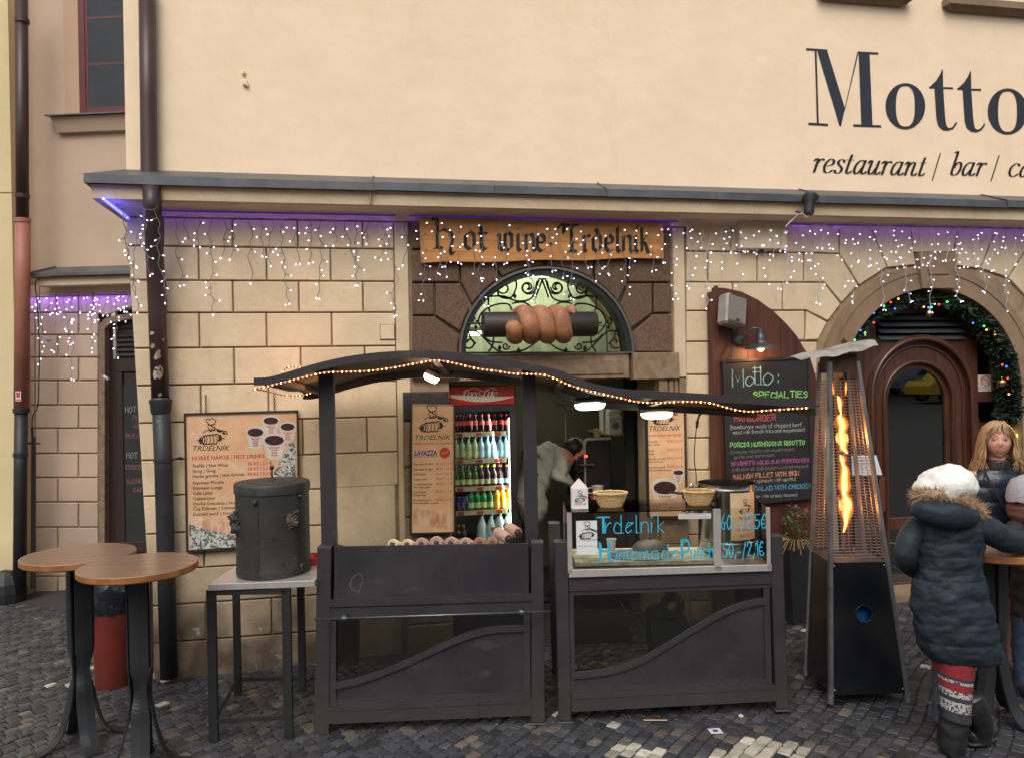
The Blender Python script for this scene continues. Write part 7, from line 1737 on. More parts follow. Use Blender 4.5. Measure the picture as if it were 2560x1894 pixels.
def bottle(x9,ytop,ybot,lq,cap,lbl,lab,grp,r=.031,yy=.1,kind='bottle'):
    zt=f9(x9,ytop,yy)[1]; sz=min(shz,key=lambda z: abs(z-f9(x9,ybot,yy)[1])) if ybot < 1500 else f9(x9,ybot,yy)[1]; h=zt-sz; x=f9(x9,ybot,yy)[0]
    key=(lq,cap,lbl,round(h,2),kind)
    if key not in cache:
        m=MB(); m.smooth=True
        if kind == 'can': m.lathe([(0,0),(r*.85,0),(r,.01),(r,h-.012),(r*.85,h),(0,h-.003)],(0,0,0),16)
        elif kind == 'curvy': m.lathe([(0,0),(r,.003),(r*1.02,h*.2),(r*.8,h*.42),(r,h*.6),(r*.95,h*.72),(r*.36,h*.9),(r*.36,h*.93)],(0,0,0),16)
        else: m.lathe([(0,0),(r*.9,0),(r,.008),(r,h*.3),(r*.93,h*.42),(r,h*.52),(r*.9,h*.6),(r*.5,h*.74),(r*.34,h*.8),(r*.34,h*.94)],(0,0,0),16)
        a=m.mesh('body',LQ[lq]); bmh=cmh=None
        if kind != 'can':
            m=MB(); m.smooth=True; m.lathe([(r*.46,h*.89),(r*.5,h*.9),(r*.5,h*.99),(0,h)],(0,0,0),12); cmh=m.mesh('cap',CAPM[cap])
            z0,z1_=(.1,.34) if lbl != 'red' else (.38,.62)
            m=MB(); m.smooth=True; m.lathe([(r*1.03,h*z0),(r*1.04,h*z1_)],(0,0,0),16); bmh=m.mesh('label',LBM[lbl])
        cache[key]=(a,bmh,cmh)
    a,bmh,cmh=cache[key]
    t=thing('can' if kind == 'can' else 'bottle',lab,'can' if kind == 'can' else 'bottle',FRF.w((x,yy,sz+.001)),R(0,3),grp)
    part('body',a,None,t)
    if bmh: part('label',bmh,None,t); part('cap',cmh,None,t)
for x in (175,215,255): bottle(x,160,340,'cola','red','red','slim dark cola bottle at the left end of the top cooler shelf','slim cola bottles on the top shelf',r=.022)
for x in (320,385,455,530,595,670,725): bottle(x,150,340,'cola','red','red','dark cola bottle with red label on the top cooler shelf','cola bottles on the top shelf')
for x in (175,240,312,380): bottle(x,398,633,'limeclear','green','lime','clear bottle with green cap and label on the second cooler shelf','lime water bottles on the second shelf')
for x in (448,517,582,655,720): bottle(x,385,633,'blueclear','blue','blue','clear water bottle with blue cap on the second cooler shelf','water bottles on the second shelf')
for x in (175,240,312,383): bottle(x,710,932,'olive','green','lime','olive green tea bottle with green cap on the middle cooler shelf','green tea bottles on the middle shelf')
for x in (448,516,586): bottle(x,700,932,'darkjuice','yellow','cream','dark juice bottle with yellow cap on the middle cooler shelf','yellow-capped juice bottles')
for x in (657,727): bottle(x,695,932,'darkjuice','pink','blue','dark juice bottle with orange cap at the right of the middle shelf','orange-capped juice bottles')
for x in (205,245,287): bottle(x,1048,1190,'can','red','none','slim blue and silver can on the fourth cooler shelf','energy drink cans',r=.023,kind='can')
for x in (335,408,475,545): bottle(x,945,1190,'green','green','none' if 0 else 'lime','bright green lemonade bottle on the fourth cooler shelf','green lemonade bottles')
for x in (618,685,748): bottle(x,945,1190,'orange','pink','orange','orange soda bottle at the right of the fourth cooler shelf','orange soda bottles',kind='curvy')
for x,c in ((460,'blue'),(560,'blue')): bottle(x,1215,1560,'clear',c,'blue','large clear water bottle with blue cap on the bottom cooler shelf','large blue-capped water bottles',r=.042)
for x,c in ((652,'green'),(742,'green')): bottle(x,1215,1560,'clear',c,'lime','large clear water bottle with green cap on the bottom cooler shelf','large green-capped water bottles',r=.042,kind='curvy')
for x in (198,258): bottle(x,1350,1560,'brown','gold','cream','small brown gold-topped bottle on the bottom cooler shelf','small brown bottles',r=.03)
# ================================================================= INSIDE THE KIOSK
def ZC(x,y): return (1280+x/4.588,960+y/4.588)
def kin(name,lab,cat,x,y,yy,z=None,group=None): q=W.at(*ZC(x,y),y=yy); return thing(name,lab,cat,(q.x,yy,q.z if z is None else z),0,group),q
def kc(x,y,yy,O): q=W.at(*ZC(x,y),y=yy); return (q.x-O.x,q.z-O.z)
# counter
zct=W.at(*ZC(1000,1330),y=.9).z
cx0,cx1=W.at(*ZC(880,1000),y=.9).x,xDR+.85
ctn=thing('back_counter','dark counter inside the kiosk carrying the coffee machine','counter',((cx0+cx1)/2,1.1,0)); w=(cx1-cx0)/2
m=MB(); m.bbox(-w,w,-.3,.4,zct-.04,zct,.004); part('worktop',m,M['pipe_dark'],ctn); m=MB(); m.box(-w+.02,w-.02,-.27,.38,0,zct-.041); part('cupboard',m,M['door_dark'],ctn)
# coffee machine
t,q=kin('coffee_machine','tall black coffee machine with silver arched top and small red light inside the kiosk','coffee machine',990,1330,1.0,zct)
O=t.location; x0,zt_c=kc(830,615,1.0,O); x1=kc(1130,615,1.0,O)[0]
m=MB(); m.bbox(x0,x1,0,.4,.0,zt_c-.02,.012); part('housing',m,M['black'],t)
m=MB(); P=[(x0-.012,.12),(x0-.012,zt_c-.06),(x0+.0,zt_c-.02),(x0+.03,zt_c),(x1,zt_c)]; Q=[(x0+.004,.12),(x0+.004,zt_c-.07),(x0+.015,zt_c-.035),(x0+.04,zt_c-.022),(x1,zt_c-.022)]; m.ring(P,Q,-.02,.02); part('chrome_arch',m,M['stainless'],t)
m=MB(); m.bbox(x0-.1,x0-.014,.0,.3,.0,zt_c-.05,.01); m.bbox(x0-.09,x0-.02,-.06,-.001,zt_c*.45,zt_c*.5,.003); part('brew_group',m,M['iron'],t,kind='stuff')
m=MB(); m.smooth=True; a=kc(858,825,.95,O); m.sphere((a[0],-.03,a[1]),.012,10,6); part('indicator_light',m,emit('red_indicator',(1,.05,.02),5),t)
m=MB(); a=kc(780,915,.95,O); b=kc(935,925,.95,O); m.box(a[0],b[0],-.08,-.03,b[1],a[1]); part('drip_edge',m,mat('copper_edge',(.35,.15,.08),None,rough=.3,metal=.6),t)
# cups, jars
t,q=kin('paper_cups','stack of white paper cups on top of the coffee machine','cups',975,605,1.05); m=MB(); m.smooth=True
hcc=kc(975,512,1.05,t.location)[1]
for k in range(5): z=hcc*k/5; m.lathe([(.026,z),(.036,z+hcc*.22),(.033,z+hcc*.22)],(0,0,0),16)
m.lathe([(0,hcc),(.035,hcc),(.035,hcc-.01)],(0,0,0),16); part('cup_stack',m,M['cream_box'],t)
t,q=kin('jug','white jug painted with a red flower on the kiosk counter','jug',985,1285,.75,zct if False else None); hj=kc(985,1160,.75,t.location)[1]
m=MB(); m.smooth=True; m.lathe([(0,0),(.035,0),(.052,hj*.3),(.048,hj*.7),(.058,hj),(.054,hj),(.04,hj*.6)],(0,0,0),22); part('body',m,mat('cream_china',(.5,.46,.36),(.45,.42,.33),9,.3),t)
m=MB(); m.smooth=True; m.tube(cr([(-.05,0,hj*.85),(-.09,0,hj*.8),(-.095,0,hj*.45),(-.05,0,hj*.3)],5),.006,6); part('handle',m,bpy.data.materials['cream_china'],t)
m=MB(); m.sphere((.005,-.05,hj*.55),.014,8,5,(1,.2,1)); part('flower_print',m,M['print_red'],t)
m=MB(); m.box(-.09,.14,-.05,.09,-.03,-.001); bx_=part('saucer_tray',m,M['black'],t)
for x,w_,h_,mt,lab in ((965,.05,.035,'print_red','small red box under the flowered jug'),(1110,.05,.075,'print_red','dark red tin right of the flowered jug'),):
    t,q=kin('tin',lab,'tin',x,1318,.7); m=MB(); m.bbox(-w_,w_,-.03,.03,0,h_,.004); part('tin_body',m,M[mt],t); m=MB(); m.box(-w_*.6,w_*.6,-.0315,-.0305,h_*.3,h_*.7); part('tin_label',m,M['cream_box'],t)
for x,lab in ((1118,'small dark jar with a white lid behind the middle basket'),(1180,'little round jar right of the white-lidded jar')):
    t,q=kin('jar',lab,'jar',x,1335,.68); m=MB(); m.smooth=True; m.lathe([(0,0),(.014,0),(.014,.03),(.01,.036)],(0,0,0),12); part('body',m,LQ['brown'],t); m=MB(); m.smooth=True; m.lathe([(.0145,.034),(.0145,.046),(0,.046)],(0,0,0),12); part('lid',m,M['white'],t)
# shelf with cartons
q0,q1=W.at(*ZC(1010,590),y=1.5),W.at(*ZC(1300,590),y=1.0)
t=thing('wall_shelf','short pale wooden wall shelf carrying white cartons inside the kiosk','shelf',(q1.x,1.0,q1.z))
O=t.location; xa_=W.at(*ZC(1120,590),y=1.0).x-O.x
m=MB(); m.bbox(xa_,0,0,.75,0,.018,.002); part('board',m,mat('shelf_wood',(.34,.22,.09),(.27,.17,.07),6,.6),t); m=MB(); m.box(xa_+.02,xa_+.04,.02,.7,-.03,-.001); m.tube([(xa_+.03,.4,-.02),(-.02,.4,-.12)],.006,5); part('bracket',m,M['iron'],t,kind='stuff')
for k,(x0,x1,yt,dy,lab) in enumerate(((1122,1262,385,.02,'white carton with a dark round emblem, foremost on the wall shelf'),(1125,1258,310,.2,'white carton standing just behind the one with the emblem'),(1050,1150,285,.42,'pale carton with a dark mark, rearmost on the wall shelf'))):
    yy=1.0+dy; a,b=W.at(*ZC(x0,560),y=yy),W.at(*ZC(x1,yt),y=yy); w=(b.x-a.x); zb_=O.z+.0185
    c=thing('carton',lab,'carton',(a.x,yy,zb_),0,None); h=b.z-zb_
    m=MB(); kk=m.vs([(0,0,0),(w,0,0),(w,.13,0),(0,.13,0),(0,0,h),(w,0,h),(w,.13,h),(0,.13,h),(w*.1,.065,h+.05),(w*.9,.065,h+.05)])
    for f in ((3,2,1,0),(0,1,5,4),(1,2,6,5),(2,3,7,6),(3,0,4,7),(4,5,9,8),(6,7,8,9),(5,6,9),(7,4,8)): m.face([kk+i for i in f])
    part('box',m,bpy.data.materials['carton_white'],c)
    m=MB(); m.disc((w*.5,-.001,h*.52),min(w,h)*.28,20,'y') if k == 0 else m.box(w*.3,w*.5,-.0015,-.0005,h*.3,h*.6); part('print',m,mat('grey_emblem',(.12,.12,.16),(.25,.25,.28),60,.6) if k == 0 else M['black'],c)
# dark curtain / equipment column at the right of the opening
qx=W.at(*ZC(1290,900),y=.8).x
t=thing('dark_curtain','black folded curtain hanging inside the right edge of the kiosk opening','curtain',(qx,.8,0)); m=MB(); m.smooth=True; n=26
top=[m.vs([(k*.022,.03*math.sin(k*1.3),z) for k in range(n)]) for z in (2.2,1.2,.1)]
for a,b in zip(top,top[1:]):
    for k in range(n-1): m.face((a+k,b+k,b+k+1,a+k+1))
part('cloth',m,mat('black_cloth',(.012,.011,.011),(.02,.018,.017),8,.9),t); m=MB(); m.tube([(-.05,0,2.21),(.6,0,2.21)],.012,8); part('rail',m,M['iron'],t)
lamp('shop_light','AREA',(.6,1.4,2.2),1.8,(.95,1,.75),.6,(0,0,0),.3)
t=thing('ceiling_lamp','dim lamp panel on the kiosk ceiling','lamp',(.6,1.4,2.215)); m=MB(); m.bbox(-.3,.3,-.15,.15,0,.02,.004); part('panel',m,emit('dim_panel',(.95,1,.75),.6),t); m=MB(); m.box(-.31,.31,-.16,.16,.0201,.024); part('mount',m,M['white'],t)
# ================================================================= PATIO HEATER
HF=stall_frame(2170,1755,4.88)
def h(px,py,y): return HF.at(px,py,y=y)
fl,frr=h(2077,1757,0),h(2270,1753,0); zb_h=(fl.z+frr.z)/2; fl.z=frr.z=zb_h
Wd=frr.x-fl.x
bl_=Vector((fl.x+.02,Wd,zb_h)); brr=Vector((frr.x+.02,Wd,zb_h))
tl_,tr_=h(2074,905,.155),h(2143,903,.155); zt_h=(tl_.z+tr_.z)/2; tl_.z=tr_.z=zt_h; wt=tr_.x-tl_.x
tbl,tbr=tl_+Vector((.005,wt,0)),tr_+Vector((.005,wt,0))
CORN=[(fl,tl_),(frr,tr_),(brr,tbr),(bl_,tbl)]
def hp(i,z): a,b=CORN[i % 4]; return a+(b-a)*((z-zb_h)/(zt_h-zb_h))
ph=thing('patio_heater','pyramid patio heater with a tall flame behind a wire guard and black base panels','heater',HF.loc,HF.rz)
M['alu']=mat('brushed_alu',(.30,.30,.31),(.22,.22,.23),12,.38,metal=.75)
for i in range(4):
    m=MB(); m.tube([hp(i,zb_h),hp(i,zt_h)],.0165,4); part('strut',m,M['alu'],ph)
    m=MB(); c=hp(i,zb_h); m.tube([c+Vector((0,0,0)),c+Vector((0,0,.05))],.02,8); part('foot',m,M['alu'],ph)
zp=h(2120,1402,.09).z; z0p=h(2150,1735,0).z
M['gloss_black']=mat('gloss_black_panel',(.004,.005,.007),(.01,.011,.013),3,.22)
cg=h(2157,1532,.05)
for i in range(4):
    a,b,c,d=hp(i,z0p),hp(i+1,z0p),hp(i+1,zp),hp(i,zp)
    if i == 0:
        n=24; rg=.052; e=[Vector((cg.x+rg*math.cos(2*PI*k/n),0,cg.z+rg*math.sin(2*PI*k/n))) for k in range(n)]
        def on(p): t_=(p.z-zb_h)/(zt_h-zb_h); return Vector((p.x,(a.y)+(tl_.y)*(t_-(z0p-zb_h)/(zt_h-zb_h)),p.z))
        rect_=[]
        for k in range(n):
            dx,dz=e[k].x-cg.x,e[k].z-cg.z; best=9e9
            for P,Q in ((a,b),(b,c),(c,d),(d,a)):
                rx,rz_=Q.x-P.x,Q.z-P.z; den=dx*rz_-dz*rx
                if abs(den) < 1e-9: continue
                t_=((P.x-cg.x)*rz_-(P.z-cg.z)*rx)/den; s_=((P.x-cg.x)*dz-(P.z-cg.z)*dx)/den
                if t_ > 0 and -.001 <= s_ <= 1.001: best=min(best,t_)
            rect_.append(Vector((cg.x+dx*best,0,cg.z+dz*best)))
        m=MB()
        for k in range(n):
            j=(k+1) % n; m.quad(on(e[k]),on(e[j]),on(rect_[j]),on(rect_[k]))
        for P in (a,b,c,d):
            k=min(range(n),key=lambda q: (rect_[q]-Vector((P.x,0,P.z))).length); ks=sorted(range(n),key=lambda q: (rect_[q]-Vector((P.x,0,P.z))).length)[:2]; m.poly([on(rect_[ks[0]]),on(Vector((P.x,0,P.z))),on(rect_[ks[1]])])
        pn=part('base_panel',m,M['gloss_black'],ph)
        m=MB(); m.smooth=True; m.tube([on(p)+Vector((0,-.003,0)) for p in e+e[:1]],.004,6,cap=False); part('porthole_ring',m,M['iron'],pn)
        m=MB(); m.smooth=False
        for P in (a,b,c,d):
            q=P+(cg-P)*.06; q.y=on(q).y-.004; m.sphere((q.x+(.01 if P is a or P is d else -.01),q.y,q.z),.006,8,5)
        part('screw',m,M['alu'],pn,kind='stuff')
    else:
        m=MB(); m.quad(a,b,c,d); part('base_panel',m,M['gloss_black'],ph)
m=MB(); k=m.vs([hp(i,zp) for i in range(4)]); m.face((k,k+1,k+2,k+3)); part('burner_plate',m,M['galv'],ph)
cH=sum((hp(i,zp) for i in range(4)),Vector())/4
m=MB(); m.smooth=True; m.lathe([(0,.0),(.14,0),(.145,.01),(.145,.42),(.12,.5),(.05,.53),(.03,.56)],(cH.x,cH.y,z0p+.06),24); gb=part('gas_bottle',m,mat('blue_gas_bottle',(.015,.11,.38),(.01,.07,.25),6,.3),ph)
# wire guard
for i in range(4):
    m=MB(); nW=58
    for k in range(nW):
        z=zp+.03+(zt_h-.12-zp-.03)*k/(nW-1); a,b=hp(i,z),hp(i+1,z); a2_=a+(b-a)*.05; b2_=b-(b-a)*.05; m.tube([a2_,b2_],.0014,4,cap=False)
    for f in (.05,.35,.65,.95):
        za,zb2=zp+.03,zt_h-.12; m.tube([hp(i,za)+(hp(i+1,za)-hp(i,za))*f,hp(i,zb2)+(hp(i+1,zb2)-hp(i,zb2))*f],.0022,4,cap=False)
    part('wire_guard',m,M['alu'],ph,kind='stuff')
m=MB(); a,b=hp(0,zp+.03),hp(1,zp+.03); za=zp+.1
P=[a+(b-a)*.25+Vector((0,0,.13)),a+(b-a)*.25,a+(b-a)*.72,a+(b-a)*.72+Vector((0,0,.13))]; m.tube([p+Vector((0,-.005,0)) for p in P],.003,5); part('guard_latch',m,M['alu'],ph)
top_c=sum((hp(i,zt_h) for i in range(4)),Vector())/4
m=MB(); m.box(top_c.x-.085,top_c.x+.085,top_c.y-.085,top_c.y+.085,zt_h-.07,zt_h+.05); part('head_box',m,mat('scorched_steel',(.03,.02,.018),(.1,.04,.02),18,.5,metal=.4),ph)
axz=lambda z: cH+(top_c-cH)*((z-zp)/(zt_h-zp))
m=MB(); m.smooth=True; m.tube([axz(zp+.02),axz(zt_h-.07)],.05,20,cap=False); part('glass_tube',m,glass('amber_glass',(.86,.72,.6),.03,.05,1.4),ph)
m=MB(); m.tube([hp(2,zp)*.5+hp(3,zp)*.5+Vector((.04,-.1,0)),axz(zt_h-.1)+Vector((.045,.06,0))],.02,4); m.v=m.v; part('rear_channel',m,mat('heat_brown',(.25,.10,.05),(.16,.06,.035),9,.4,metal=.4),ph)
# flame
random.seed(17)
def flame(paths,sc_,mt,nm):
    m=MB(); m.smooth=True
    for P in paths:
        pts=[]; rr=[]
        for x,y,w in P: q=HF.at(*B6(x,y),y=cH.y); pts.append(Vector((q.x,cH.y+R(-.006,.006),q.z))); rr.append(w/2/2.36*.00248*sc_*.8)
        C=cr([(p.x,p.z,r) for p,r in zip(pts,rr)],5); m.tube([(c.x,cH.y+.008*math.sin(c.y*40),c.y) for c in C],[max(c.z,.0006) for c in C],10)
    return part(nm,m,mt,ph)
FP=[[(365,838,4),(368,870,12),(366,915,3)],[(318,918,8),(326,950,34),(330,985,26),(342,1030,8),(335,1045,52),(345,1090,66),(340,1130,48),(352,1180,56),(350,1225,46),(372,1255,14)],[(330,1268,10),(345,1290,44),(352,1320,28),(362,1350,46),(355,1400,58),(362,1460,64),(360,1500,44),(375,1560,66),(372,1620,60),(365,1660,34),(352,1720,10)]]
def flame_mat(name,col,st):
    m=bpy.data.materials.new(name); m.use_nodes=True; t=m.node_tree; t.nodes.clear(); N=t.nodes.new; Lk=t.links.new
    e=N('ShaderNodeEmission'); e.inputs[0].default_value=(*col,1); tr=N('ShaderNodeBsdfTransparent'); lw=N('ShaderNodeLayerWeight'); lw.inputs[0].default_value=.35
    nz=N('ShaderNodeTexNoise'); nz.inputs['Scale'].default_value=16; nz.inputs['Detail'].default_value=3
    a=N('ShaderNodeMath'); a.operation='SUBTRACT'; a.inputs[0].default_value=1; Lk(lw.outputs['Facing'],a.inputs[1]); b=N('ShaderNodeMath'); b.operation='POWER'; b.inputs[1].default_value=1.6; Lk(a.outputs[0],b.inputs[0])
    c=N('ShaderNodeMath'); c.operation='MULTIPLY'; Lk(b.outputs[0],c.inputs[0]); Lk(nz.outputs[0],c.inputs[1]); d=N('ShaderNodeMath'); d.operation='MULTIPLY'; d.inputs[1].default_value=st; Lk(c.outputs[0],d.inputs[0]); Lk(d.outputs[0],e.inputs[1])
    ad=N('ShaderNodeAddShader'); Lk(tr.outputs[0],ad.inputs[0]); Lk(e.outputs[0],ad.inputs[1]); o=N('ShaderNodeOutputMaterial'); Lk(ad.outputs[0],o.inputs[0]); m.cycles.emission_sampling='NONE'; return m
flame(FP,1.35,flame_mat('flame_outer',(1,.22,.02),1.4),'flame'); flame([[(x-1,y,w*.85) for x,y,w in P] for P in FP],1,flame_mat('flame_mid',(1,.40,.05),2.6),'flame'); flame([[(x-2,y,w*.6) for x,y,w in P] for P in FP[1:]],1,flame_mat('flame_core',(1,.55,.14),5),'flame_core')
for k in (.25,.6): c=axz(zp+(zt_h-zp)*k); lamp('flame_light','POINT',(c.x,c.y,c.z),2.5,(1,.42,.12),.06,parent=ph)
# rag tied over the head
m=MB(); m.smooth=True
Pt=[(90,708,.0),(170,678,.02),(250,660,.0),(330,645,.0),(400,632,.0),(480,615,.0),(548,598,.0)]
nx,ny=24,8; rows=[]
for j in range(ny):
    v=j/(ny-1); row=[]
    for i in range(nx):
        t_=i/(nx-1); idx=t_*6; k=min(int(idx),5); f=idx-k; x=Pt[k][0]+(Pt[k+1][0]-Pt[k][0])*f; y=Pt[k][1]+(Pt[k+1][1]-Pt[k][1])*f
        q=HF.at(*B6(x,y),y=top_c.y-.14); yy=top_c.y-.16+.32*v; z=q.z+.006*math.sin(t_*9+v*2)*(.3+v)+.02*math.sin(PI*v)-(.03 if j == 0 else 0)*(1 if i > 3 else 0)-.007*math.sin(i*.8)*(j == 0)
        z=max(z,zt_h+.052-(.02 if v < .05 else 0)) if .3 < t_ < .72 and .1 < v < .9 else z
        row.append((q.x,yy,z))
    rows.append(m.vs(row))
for a,b in zip(rows,rows[1:]):
    for i in range(nx-1): m.face((a+i,a+i+1,b+i+1,b+i))
solo('rag_cover',m,mat('grey_canvas',(.30,.28,.25),(.10,.095,.09),7,.8,bump=.002,bscale=40,contrast=(.4,.65)),'stained grey canvas sheet lying across the top of the patio heater','canvas sheet',loc=HF.loc,rz=HF.rz)
# ================================================================= PLANTER, MENU SHEETS, FLOWER POT
q=ground_at(*B7(95,1030)); pl_=thing('planter','dark tall planter with trailing grass and small red-leaved shrub between shutter and heater','planter',(q.x,q.y+.1,gz(q.x)))
zpl=W.at(*B7(105,668),y=q.y+.1).z-gz(q.x)
m=MB(); m.hexa([(-.1,-.1,0),(.1,-.1,0),(.1,.1,0),(-.1,.1,0),(-.15,-.15,zpl),(.15,-.15,zpl),(.15,.15,zpl),(-.15,.15,zpl)]); part('pot',m,M['pipe_dark'],pl_)
random.seed(19)
lf_=[mat('leaf_green',(.06,.11,.03),(.03,.06,.02),30,.6),mat('leaf_red',(.22,.03,.025),(.12,.03,.02),30,.6),mat('dry_grass',(.35,.24,.1),(.25,.15,.06),30,.7)]
for nm,mt,cnt,hh in (('leaves',lf_[0],230,.32),('red_leaves',lf_[1],70,.34)):
    m=MB()
    for k in range(cnt):
        c=Vector((R(-.13,.13),R(-.13,.13),zpl+R(0,hh))); c.x *= 1-(c.z-zpl)*1.2; u=Vector((R(-1,1),R(-1,1),R(-.4,1))).normalized()*R(.012,.026); v=u.cross(Vector((R(-1,1),R(-1,1),R(-1,1)))).normalized()*R(.006,.012); m.quad(c-u,c+v,c+u,c-v)
    for k in range(8): m.tube([(R(-.05,.05),R(-.05,.05),zpl-.02),(R(-.12,.12),R(-.1,.1),zpl+R(.15,hh))],.0025,4,cap=False)
    part(nm,m,mt,pl_,kind='stuff')
m=MB()
for k in range(26): a=R(0,2*PI); L=R(.12,.24); P=cr([(0,0,zpl),(math.cos(a)*L*.5-.03,math.sin(a)*L*.5,zpl+.07),(math.cos(a)*L-.06,math.sin(a)*L,zpl-R(-.04,.04))],4); m.tube(P,.003,4,cap=False)
part('grass_blades',m,lf_[2],pl_,kind='stuff')
def sheet_thing(lab,cv,pts,yy):
    P=[W.at(*cv(*p),y=yy) for p in pts]; O=P[0]; t=thing('menu_sheet',lab,'menu',O); m=MB(); m.prism([(p.x-O.x,p.z-O.z) for p in P],0,.004); part('sheet',m,bpy.data.materials['paper_white'],t)
    m=MB(); n=9; A,B,C,D=[(p.x-O.x,p.z-O.z) for p in P]
    for k in range(n):
        f=.12+.8*k/n; a=(D[0]+(A[0]-D[0])*f,D[1]+(A[1]-D[1])*f); b=(C[0]+(B[0]-C[0])*f,C[1]+(B[1]-C[1])*f); e=.1; s2=R(.6,.9); ribbon(m,[(a[0]+(b[0]-a[0])*e,a[1]+(b[1]-a[1])*e),(a[0]+(b[0]-a[0])*s2,a[1]+(b[1]-a[1])*s2)],.004,-.0006)
    part('menu_lines',m,bpy.data.materials['grey_print'],t,kind='stuff')
sheet_thing('white menu sheets pinned to the door frame, seen through the heater guard',B6,((375,1385),(580,1383),(545,1268),(362,1270)),YDR-.06)
sheet_thing('white menu sheet fixed to the stone jamb behind the blonde woman',B6,((1385,1290),(1425,1305),(1412,1188),(1372,1188)),.1)
c=W.at(*B6(1350,1000),y=.05); t=thing('wall_lantern','dark metal lantern box with warm yellow lights on the stone jamb above the blonde woman','lantern',c); m=MB(); m.bbox(-.06,.06,-.05,.05,-.13,.1,.006); part('box',m,M['black'],t)
m=MB(); random.seed(2)
for k in range(16): m.sphere((R(-.06,.06),-.04+R(-.02,.02),-.25+R(-.05,.05)),.009,6,4)
part('fairy_cluster',m,emit('yellow_fairy',(1,.75,.12),5),t,kind='stuff')
m=MB()
for k in range(120): c=Vector((R(-.07,.07),R(-.03,.03),R(-.45,-.22))); u=Vector((R(-1,1),R(-1,1),R(-1,1)))*.02; v=Vector((R(-1,1),R(-1,1),R(-1,1)))*.008; m.quad(c-u,c+v,c+u,c-v)
part('greenery',m,M['fir'],t,kind='stuff')
# small marble-topped box near the step at the far right
c=W.at(2535,1500,y=-.35); t=thing('stone_block','grey stone block at the foot of the right jamb','stone block',(c.x,-.35,gz(c.x))); hgt=W.at(2535,1440,y=-.35).z-gz(c.x); m=MB(); m.bbox(-.12,.3,-.1,.1,0,hgt,.01); part('block',m,M['zinc'],t); m=MB(); m.bbox(-.14,.32,-.12,.12,hgt+.001,hgt+.03,.005); part('cap_stone',m,M['stainless'],t)
# ================================================================= PEOPLE
from mathutils import noise as _noise
def skin_mesh(verts,edges,radii,sub=2,root=0):
    me=bpy.data.meshes.new('tmp'); me.from_pydata([tuple(v) for v in verts],edges,[]); o=bpy.data.objects.new('tmp',me); COL.objects.link(o)
    sk=o.modifiers.new('s','SKIN'); sk.use_smooth_shade=True
    if not me.skin_vertices: me.skin_vertices.new()
    for i,r in enumerate(radii):
        r=r if isinstance(r,tuple) else (r,r); me.skin_vertices[0].data[i].radius=r; me.skin_vertices[0].data[i].use_root=(i == root)
    ss=o.modifiers.new('u','SUBSURF'); ss.levels=sub; ss.render_levels=sub
    dg=bpy.context.evaluated_depsgraph_get(); dg.update(); out=bpy.data.meshes.new_from_object(o.evaluated_get(dg)); bpy.data.objects.remove(o); bpy.data.meshes.remove(me)
    for p in out.polygons: p.use_smooth=True
    out.materials.clear(); return out
def chain(pts): return [(i,i+1) for i in range(len(pts)-1)]
def body_part(name,mesh,mt,parent,label=None):
    mesh.materials.append(mt); return part(name,mesh,None,parent,label=label)
def loft(rings,seams=(),puff=.03,n=36,wr=.006,seed=0,step=.008,close=(True,True),mats_=None,sq=2.2,pinch=.035):
    """rings = [(z, cx, cy, rx, ry)] from bottom to top; seams = heights where the quilting is stitched"""
    m=MB(); m.smooth=True
    rings=sorted(rings); zs=[rings[0][0]];
    while zs[-1] < rings[-1][0]-1e-6: zs.append(min(zs[-1]+step,rings[-1][0]))
    C=cr([(r[0],r[1],r[2]) for r in rings],8); D=cr([(r[0],r[3],r[4]) for r in rings],8)
    def samp(L,z):
        for a,b in zip(L,L[1:]):
            if a.x <= z <= b.x+1e-9: f=(z-a.x)/max(b.x-a.x,1e-9); return a+(b-a)*f
        return L[-1]
    prev=None; first=None; ss=sorted(seams)
    for z in zs:
        c,d=samp(C,z),samp(D,z); k_=1
        if ss:
            lo=max([s for s in ss if s <= z],default=z-.06); hi=min([s for s in ss if s > z],default=z+.06); f=(z-lo)/max(hi-lo,1e-6); k_=1-pinch+(pinch+puff)*math.sqrt(max(0,math.sin(PI*min(1,max(0,f)))))
        row=[]
        for k in range(n):
            a=2*PI*k/n; ca,sa=math.cos(a),math.sin(a); w=_noise.noise(Vector((ca*3+seed,sa*3,z*16)))*wr*2+_noise.noise(Vector((ca*9+seed,sa*9,z*45)))*wr
            x=math.copysign(abs(ca) ** (2/sq),ca); y=math.copysign(abs(sa) ** (2/sq),sa); row.append((c.y+x*(d.y*k_+w),c.z+y*(d.z*k_+w),z))
        kk=m.vs(row)
        if mats_: m.m=mats_(z)
        if prev is not None:
            for k in range(n): m.face((prev+k,prev+(k+1) % n,kk+(k+1) % n,kk+k))
        else: first=kk
        prev=kk
    if close[0]: m.face([first+k for k in range(n-1,-1,-1)])
    if close[1]: m.face([prev+k for k in range(n)])
    return m
def sleeve(mb,pts,radii,every=.075,puff=.10,n=18,seed=0,wr=.004):
    C=cr([(p[0],p[1],p[2]) for p in pts],14); Rr=cr([(r,0,0) for r in radii],14); L=0; acc=[0]
    for a,b in zip(C,C[1:]): L += (b-a).length; acc.append(L)
    rr=[]
    for i,r in enumerate(Rr): f=(acc[i]/every) % 1; rr.append(r.x*(.95+puff*math.sqrt(math.sin(PI*f)) if 0 < f < 1 else .95))
    b0=len(mb.v); sm=mb.smooth; mb.smooth=True; mb.tube(C,rr,n); mb.smooth=sm
    for i in range(b0,len(mb.v)):
        v=Vector(mb.v[i]); mb.v[i]=tuple(v+Vector([_noise.noise(v*30+Vector((seed+k*7,0,0))) for k in range(3)])*wr)
